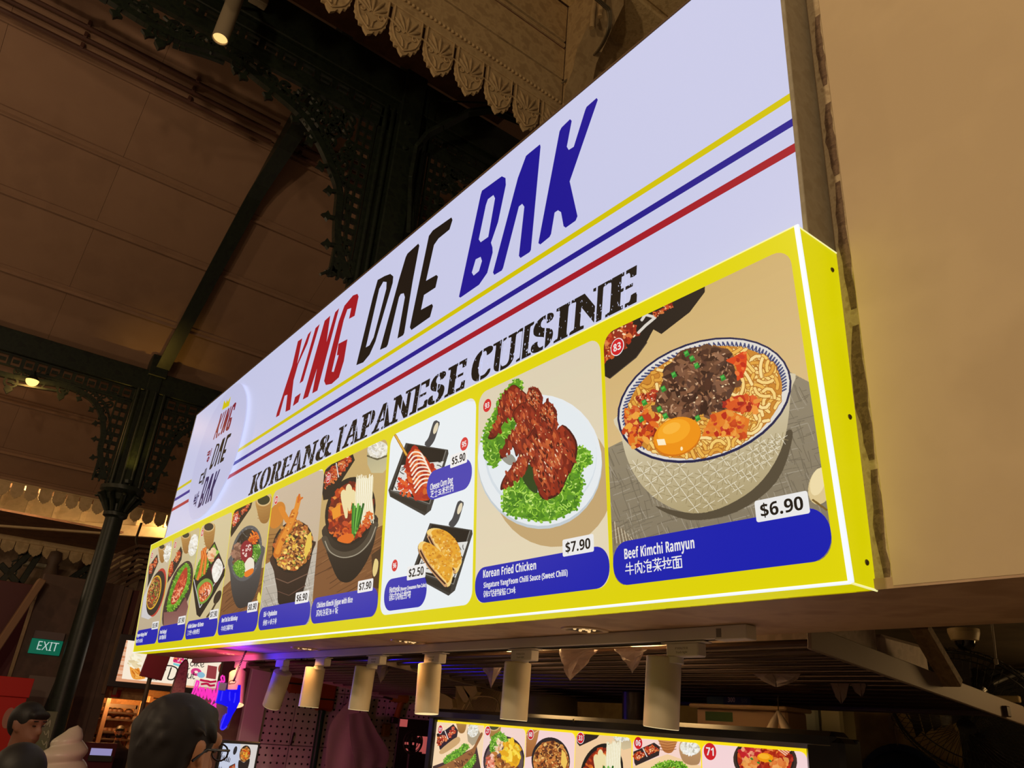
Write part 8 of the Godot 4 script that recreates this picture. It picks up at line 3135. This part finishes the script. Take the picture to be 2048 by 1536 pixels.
	var w = structure("wall_far")
	st = ms()
	bb(st, Vector3(-21.6, 0.0, -12.0), Vector3(-21.4, yl + 0.5, 6.0))
	obj("far_board", st, mottled("far_wall", [rgb(150, 126, 104), rgb(162, 138, 114), rgb(134, 112, 92)], 0.35, 0.8, 0.0, 93), w)
	var tr = thing("iron_truss", Vector3(-20.2, 3.5, -2.0), "dark iron scrolled truss pieces crossing under the far valance", "truss")
	var iron = mats["green_iron"]
	for q in [[[0, 1165], [68, 1098]], [[40, 1168], [84, 1100]], [[130, 1165], [200, 1118]], [[150, 1170], [205, 1128]], [[0, 1128], [40, 1172]], [[0, 1166], [40, 1190]]]:
		st = ms()
		bar(st, at_x(q[0][0], q[0][1], -20.3), at_x(q[1][0], q[1][1], -20.3), 0.10, 0.13, Vector3.UP, 0.01)
		obj("strut", st, iron, tr)
	st = ms()
	for q in [[32, 1130], [44, 1118], [22, 1145], [165, 1152], [178, 1143]]:
		var c = at_x(q[0], q[1], -20.3)
		flat_ring(st, Vector2(c.z, c.y), 0.12, 0.04, plane_x(-20.3), 0.02, 12, 0.5, 5.5)
		flat_ring(st, Vector2(c.z + 0.03, c.y), 0.06, 0.03, plane_x(-20.3), 0.02, 10, 2.0, 7.0)
	obj("scrolls", st, iron, tr)
	var bl = at_x(106, 1128, -20.0)
	var pl = thing("grey_loudspeaker", bl, "brown grey loudspeaker on a pole under the far valance", "loudspeaker")
	st = ms()
	lathe_soft(st, Transform3D(Basis(), bl - Vector3(0, 0.2, 0)), [Vector2(0, 0.5), Vector2(0.12, 0.46), Vector2(0.15, 0.3), Vector2(0.10, 0.18), Vector2(0.16, 0.0), Vector2(0.2, -0.6), Vector2(0.0, -0.62)], 14)
	obj("shell", st, mat("shell_brown", rgb(104, 84, 70), 0.6), pl)

func louvres():
	# brown bent bars above the kiosk, right of the iron column
	var x := -14.2
	var m = mat("louvre_brown", rgb(112, 86, 70), 0.6)
	var t = thing("bent_bar_canopy", at_x(250, 1150, x), "stack of bent brown bars between the iron column and the yellow menu box", "canopy")
	for i in 7:
		var st = ms()
		var pts = [at_x(196 - i * 0.5, 1134 + i * 12, x), at_x(238 + i * 1.0, 1108 + i * 11, x), at_x(275 + i * 1.0, 1092 + i * 10.5, x), at_x(310, 1096 + i * 10.5, x)]
		for k in 3:
			bar(st, pts[k], pts[k + 1], 0.10, 0.05, Vector3.UP, 0.006)
		obj("bent_bar", st, m, t)
	for q in [[276, 1088, 264, 1190], [300, 1092, 288, 1190]]:
		var st = ms()
		var hp = at_x(q[0], q[1], x - 0.08)
		bar(st, hp, Vector3(hp.x, 0, hp.z), 0.06, 0.06)
		obj("post", st, m, t)
	var st = ms()
	var l = []
	for q in [[283, 1046], [276, 1066], [272, 1080], [275, 1092]]:
		l.append(at_x(q[0], q[1], x))
	tube(st, smooth_line(l, 4), 0.02, 6)
	obj("cable", st, mat("wire_dark"), t)

# ---------------------------------------------------------------- people: smooth bodies meshed from tapered bones
func cap_dist(p, a, b, ra, rb):
	var ab = b - a
	var t = clampf((p - a).dot(ab) / ab.length_squared(), 0.0, 1.0)
	return p.distance_to(a + ab * t) - lerpf(ra, rb, t)

# bones: [a, b, ra, rb] capsules or [centre, radii, basis] ellipsoids; joined with a smooth minimum k
func field(p, bones, k):
	var d := 1e9
	for b in bones:
		var e
		if b.size() == 4:
			e = cap_dist(p, b[0], b[1], b[2], b[3])
		else:
			var q = b[2].inverse() * (p - b[0]) if b.size() > 2 else p - b[0]
			var r: Vector3 = b[1]
			var n = (q / r).length()
			e = (n - 1.0) * minf(r.x, minf(r.y, r.z)) if n > 0.0001 else -minf(r.x, minf(r.y, r.z))
		var h = clampf(0.5 + 0.5 * (d - e) / k, 0.0, 1.0)
		d = lerpf(d, e, h) - k * h * (1.0 - h)
	return d

func nets(st, bones, k, lo, hi, cell):
	var n = Vector3i(((hi - lo) / cell).ceil()) + Vector3i.ONE
	var val := PackedFloat32Array()
	val.resize(n.x * n.y * n.z)
	val.fill(1.0)
	var i := 0
	# blocks of cells far from the surface are skipped
	var q := 5
	for bz in range(0, n.z, q):
		for by in range(0, n.y, q):
			for bx_ in range(0, n.x, q):
				var mid = lo + (Vector3(bx_, by, bz) + Vector3(q, q, q) * 0.5) * cell
				var reach = cell * q * 0.9 + k
				var near = []
				for b in bones:
					if field(mid, [b], 0.0001) < reach * 1.6:
						near.append(b)
				if near.is_empty():
					continue
				var dm = field(mid, near, k)
				if dm < -reach * 2.5:
					for z in range(bz, mini(bz + q, n.z)):
						for y in range(by, mini(by + q, n.y)):
							for x in range(bx_, mini(bx_ + q, n.x)):
								val[x + y * n.x + z * n.x * n.y] = -1.0
					continue
				for z in range(bz, mini(bz + q, n.z)):
					for y in range(by, mini(by + q, n.y)):
						for x in range(bx_, mini(bx_ + q, n.x)):
							val[x + y * n.x + z * n.x * n.y] = field(lo + Vector3(x, y, z) * cell, near, k)
	var at := {}
	var sy = n.x
	var sz = n.x * n.y
	var off = [0, 1, sy, sy + 1, sz, sz + 1, sz + sy, sz + sy + 1]
	for z in n.z - 1:
		for y in n.y - 1:
			for x in n.x - 1:
				i = x + y * sy + z * sz
				var v0 = val[i]
				if v0 == 1.0 and val[i + off[7]] == 1.0:
					continue
				var inside_ := 0
				for o in off:
					if val[i + o] < 0.0:
						inside_ += 1
				if inside_ == 0 or inside_ == 8:
					continue
				var s := Vector3.ZERO
				var c := 0
				for e in [[0, 1], [2, 3], [4, 5], [6, 7], [0, 2], [1, 3], [4, 6], [5, 7], [0, 4], [1, 5], [2, 6], [3, 7]]:
					var a = val[i + off[e[0]]]
					var b = val[i + off[e[1]]]
					if (a < 0.0) != (b < 0.0):
						var t = a / (a - b)
						s += Vector3(e[0] & 1, (e[0] >> 1) & 1, e[0] >> 2).lerp(Vector3(e[1] & 1, (e[1] >> 1) & 1, e[1] >> 2), t)
						c += 1
				at[i] = lo + (Vector3(x, y, z) + s / c) * cell
	st.set_smooth_group(0)
	for id in at:
		for ax in 3:
			var step = [1, sy, sz][ax]
			var u = [sy, sz, 1][ax]
			var v = [sz, 1, sy][ax]
			if id + step >= val.size():
				continue
			var a = val[id] < 0.0
			if a == (val[id + step] < 0.0):
				continue
			if not (at.has(id - u) and at.has(id - v) and at.has(id - u - v)):
				continue
			if a:
				quad(st, at[id], at[id - v], at[id - u - v], at[id - u])
			else:
				quad(st, at[id], at[id - u], at[id - u - v], at[id - v])

# a standing person whose head centre is at c, facing along f (level unit vector)
func person(c, f, tall, label, skin, hair_col, top_col, hair_kind, extras):
	var s = tall / 1.75
	var foot := Vector3(c.x, 0, c.z)
	var t = thing("person", foot, label, "person")
	var side = Vector3.UP.cross(f).normalized()
	var P = func(r, u, d): return c + (side * r + Vector3.UP * u + f * d) * s
	var B := Basis(side, Vector3.UP, f)
	var h := 0.0
	# body in clothes: torso, arms, legs, hands in one skin
	var hip = -c.y / s + 0.93
	var st = ms()
	var torso = [
		[P.call(-0.09, -0.30, -0.02), P.call(-0.17, -0.33, -0.02), 0.075 * s, 0.070 * s], [P.call(0.09, -0.30, -0.02), P.call(0.17, -0.33, -0.02), 0.075 * s, 0.070 * s],
		[P.call(0, -0.33, -0.01), P.call(0, hip + 0.08, 0.0), 0.14 * s, 0.135 * s], [P.call(-0.06, -0.36, 0.0), P.call(-0.06, hip, 0.0), 0.12 * s, 0.125 * s], [P.call(0.06, -0.36, 0.0), P.call(0.06, hip, 0.0), 0.12 * s, 0.125 * s],
		[P.call(0, -0.13, -0.02), P.call(0, -0.30, -0.02), 0.055 * s, 0.075 * s]]
	for g in [-1.0, 1.0]:
		torso.append([P.call(0.19 * g, -0.34, -0.02), P.call(0.24 * g, -0.62, -0.02), 0.062 * s, 0.048 * s])
		torso.append([P.call(0.24 * g, -0.62, -0.02), P.call(0.24 * g, -0.86, 0.06), 0.047 * s, 0.034 * s])
		torso.append([P.call(0.24 * g, -0.86, 0.06), P.call(0.235 * g, -0.94, 0.08), 0.036 * s, 0.034 * s])
		for k in 4:
			torso.append([P.call(0.235 * g, -0.94, 0.06 + k * 0.018), P.call(0.228 * g, -1.01 + absf(k - 1.5) * 0.008, 0.075 + k * 0.017), 0.010 * s, 0.009 * s])
		torso.append([P.call(0.225 * g, -0.90, 0.09), P.call(0.20 * g, -0.95, 0.13), 0.012 * s, 0.010 * s])
		torso.append([P.call(0.09 * g, hip, 0.0), P.call(0.10 * g, hip - 0.43, 0.02), 0.10 * s, 0.065 * s])
		torso.append([P.call(0.10 * g, hip - 0.43, 0.02), P.call(0.10 * g, -c.y / s + 0.08, -0.02), 0.064 * s, 0.045 * s])
		torso.append([P.call(0.10 * g, -c.y / s + 0.045, -0.04), P.call(0.11 * g, -c.y / s + 0.04, 0.16), 0.045 * s, 0.035 * s])
	nets(st, torso, 0.05, Vector3(c.x, 0, c.z) - Vector3(0.42, 0.02, 0.42), Vector3(c.x, c.y - 0.10 * s, c.z) + Vector3(0.42, 0, 0.42), 0.028)
	var body = obj("clothed_body", st, top_col, t)
	# head with face, neck and ears
	st = ms()
	var head = [
		[P.call(0, 0.025, -0.012), Vector3(0.076, 0.098, 0.094) * s, B], [P.call(0, -0.045, 0.018), Vector3(0.058, 0.075, 0.070) * s, B], [P.call(0, -0.10, 0.050), P.call(0, -0.085, 0.055), 0.022 * s, 0.024 * s],
		[P.call(0, -0.06, -0.025), P.call(0, -0.20, -0.030), 0.055 * s, 0.060 * s], [P.call(0, 0.012, 0.082), P.call(0, -0.030, 0.102), 0.009 * s, 0.015 * s],
		[P.call(-0.022, -0.066, 0.082), P.call(0.022, -0.066, 0.082), 0.008 * s, 0.008 * s], [P.call(-0.045, 0.030, 0.070), P.call(0.045, 0.030, 0.070), 0.016 * s, 0.016 * s]]
	for g in [-1.0, 1.0]:
		head.append([P.call(0.075 * g, 0.018, -0.010), P.call(0.078 * g, -0.030, -0.002), 0.012 * s, 0.009 * s])
		head.append([P.call(0.086 * g, 0.022, -0.022), P.call(0.086 * g, -0.010, -0.020), 0.008 * s, 0.007 * s])
	var cell: float = extras.get("cell", 0.009)
	nets(st, head, 0.016, c - Vector3(0.13, 0.23, 0.13) * s, c + Vector3(0.13, 0.14, 0.13) * s, cell)
	obj("head", st, skin, t)
	# eyes and brows
	for g in [-1.0, 1.0]:
		st = ms()
		var e = P.call(0.031 * g, 0.004, 0.078)
		bx(st, Transform3D(B, e), Vector3(0.024, 0.007, 0.012) * s, 0.003)
		obj("eye", st, mat("eye_dark", rgb(26, 18, 16), 0.3), t)
		st = ms()
		bx(st, Transform3D(B, P.call(0.032 * g, 0.030, 0.086)), Vector3(0.034, 0.007, 0.006) * s, 0.002)
		obj("brow", st, hair_col, t)
	# hair
	st = ms()
	var hair = []
	if hair_kind == "short":
		hair = [[P.call(0, 0.042, -0.022), Vector3(0.086, 0.090, 0.104) * s, B], [P.call(0, 0.000, -0.055), Vector3(0.078, 0.085, 0.060) * s, B], [P.call(-0.03, 0.085, 0.045), P.call(0.03, 0.088, 0.04), 0.022 * s, 0.022 * s], [P.call(0, -0.06, -0.072), P.call(0, 0.0, -0.085), 0.03 * s, 0.04 * s]]
	elif hair_kind == "long":
		hair = [[P.call(0, 0.040, -0.02), Vector3(0.094, 0.098, 0.108) * s, B], [P.call(0, -0.08, -0.06), Vector3(0.095, 0.15, 0.06) * s, B], [P.call(-0.07, 0.0, -0.01), P.call(-0.075, -0.16, -0.03), 0.03 * s, 0.025 * s], [P.call(0.07, 0.0, -0.01), P.call(0.075, -0.16, -0.03), 0.03 * s, 0.025 * s]]
	else:
		hair = [[P.call(0, 0.048, -0.022), Vector3(0.088, 0.090, 0.102) * s, B], [P.call(0, 0.01, -0.065), Vector3(0.076, 0.08, 0.055) * s, B], [P.call(-0.045, 0.062, 0.072), P.call(0.045, 0.062, 0.072), 0.022 * s, 0.022 * s]]
	if extras.has("tufts"):
		rng.seed = 12
		for k in 30:
			var g = rng.randf() * TAU
			var y = rng.randf_range(-0.2, 1.0)
			var d := Vector3(cos(g) * sqrt(1.0 - y * y), y, sin(g) * sqrt(1.0 - y * y))
			if d.z > 0.55:
				continue
			var o = P.call(d.x * 0.084, 0.040 + d.y * 0.082, -0.022 + d.z * 0.100)
			var q = P.call(d.x * 0.090 + 0.02 * cos(g * 3.0), 0.040 + d.y * 0.088 - 0.02, -0.022 + d.z * 0.108)
			hair.append([o, q, 0.010 * s, 0.005 * s])
	nets(st, hair, 0.012 if extras.has("tufts") else 0.02, c - Vector3(0.15, 0.28, 0.15) * s, c + Vector3(0.15, 0.17, 0.15) * s, cell)
	obj("hair", st, hair_col, t)
	if extras.get("glasses", false):
		var black = mat("glasses_black", rgb(18, 18, 24), 0.25)
		for g in [-1.0, 1.0]:
			st = ms(true)
			var line = []
			for k in 17:
				var a = TAU * k / 16.0
				line.append(P.call(0.034 * g + cos(a) * 0.026, 0.002 + sin(a) * 0.019, 0.104))
			tube(st, line, 0.0022 * s, 6, false)
			tube(st, [P.call(0.062 * g, 0.008, 0.103), P.call(0.084 * g, 0.010, 0.08), P.call(0.092 * g, 0.012, -0.005), P.call(0.090 * g, -0.012, -0.04)], 0.0032 * s, 6)
			obj("spectacle_frame", st, black, t)
		st = ms()
		tube(st, [P.call(-0.010, 0.004, 0.106), P.call(0.010, 0.004, 0.106)], 0.0025 * s, 6)
		obj("spectacle_bridge", st, black, t)
	if extras.get("mask", false):
		st = ms()
		nets(st, [[P.call(0, -0.05, 0.030), Vector3(0.066, 0.050, 0.078) * s, B]], 0.01, c - Vector3(0.13, 0.13, 0.13) * s, c + Vector3(0.13, 0.05, 0.13) * s, 0.012)
		obj("face_mask", st, mat("mask_black", rgb(24, 22, 26), 0.8), t)
	return t

func build_people():
	var skin = mat("skin_a", rgb(196, 138, 104), 0.55)
	var skin_b = mat("skin_b", rgb(122, 80, 62), 0.6)
	var black_hair = mat("hair_black", rgb(20, 13, 15), 0.65)
	var dark_hair = mat("hair_dark", rgb(16, 12, 12), 0.6)
	# man seen from behind, looking towards the stall
	var c = at_dist(356, 1504, 2.2)
	person(c, Vector3(-0.48, 0, -0.88).normalized(), (c.y + 0.115), "person with short black hair and dark glasses seen from behind", skin, black_hair, mat("shirt_dark", rgb(34, 26, 28), 0.8), "short", {"glasses": true, "tufts": true, "cell": 0.0075})
	# older man further off
	c = at_dist(56, 1452, 5.6)
	person(c, Vector3(0.80, 0, -0.60).normalized(), c.y + 0.115, "person with a dark fringe in a brownish shirt before the pale menu stand", skin_b, dark_hair, mat("shirt_brown", rgb(110, 72, 60), 0.8), "fringe", {"cell": 0.012})
	# dark head in front of him
	c = at_dist(30, 1566, 3.3)
	person(c, Vector3(-0.9, 0, -0.3).normalized(), c.y + 0.12, "person with long black hair seen from behind at the corner", skin_b, dark_hair, mat("shirt_black", rgb(24, 22, 24), 0.8), "long", {"cell": 0.012})
	# woman with mask in the bakery
	c = at_dist(239, 1466, 14.1)
	person(c, Vector3(0.95, 0, 0.2).normalized(), c.y + 0.115, "person wearing a black face mask in the lit bakery alcove", skin, dark_hair, mat("shirt_dark2", rgb(52, 34, 34), 0.8), "fringe", {"mask": true, "cell": 0.014})
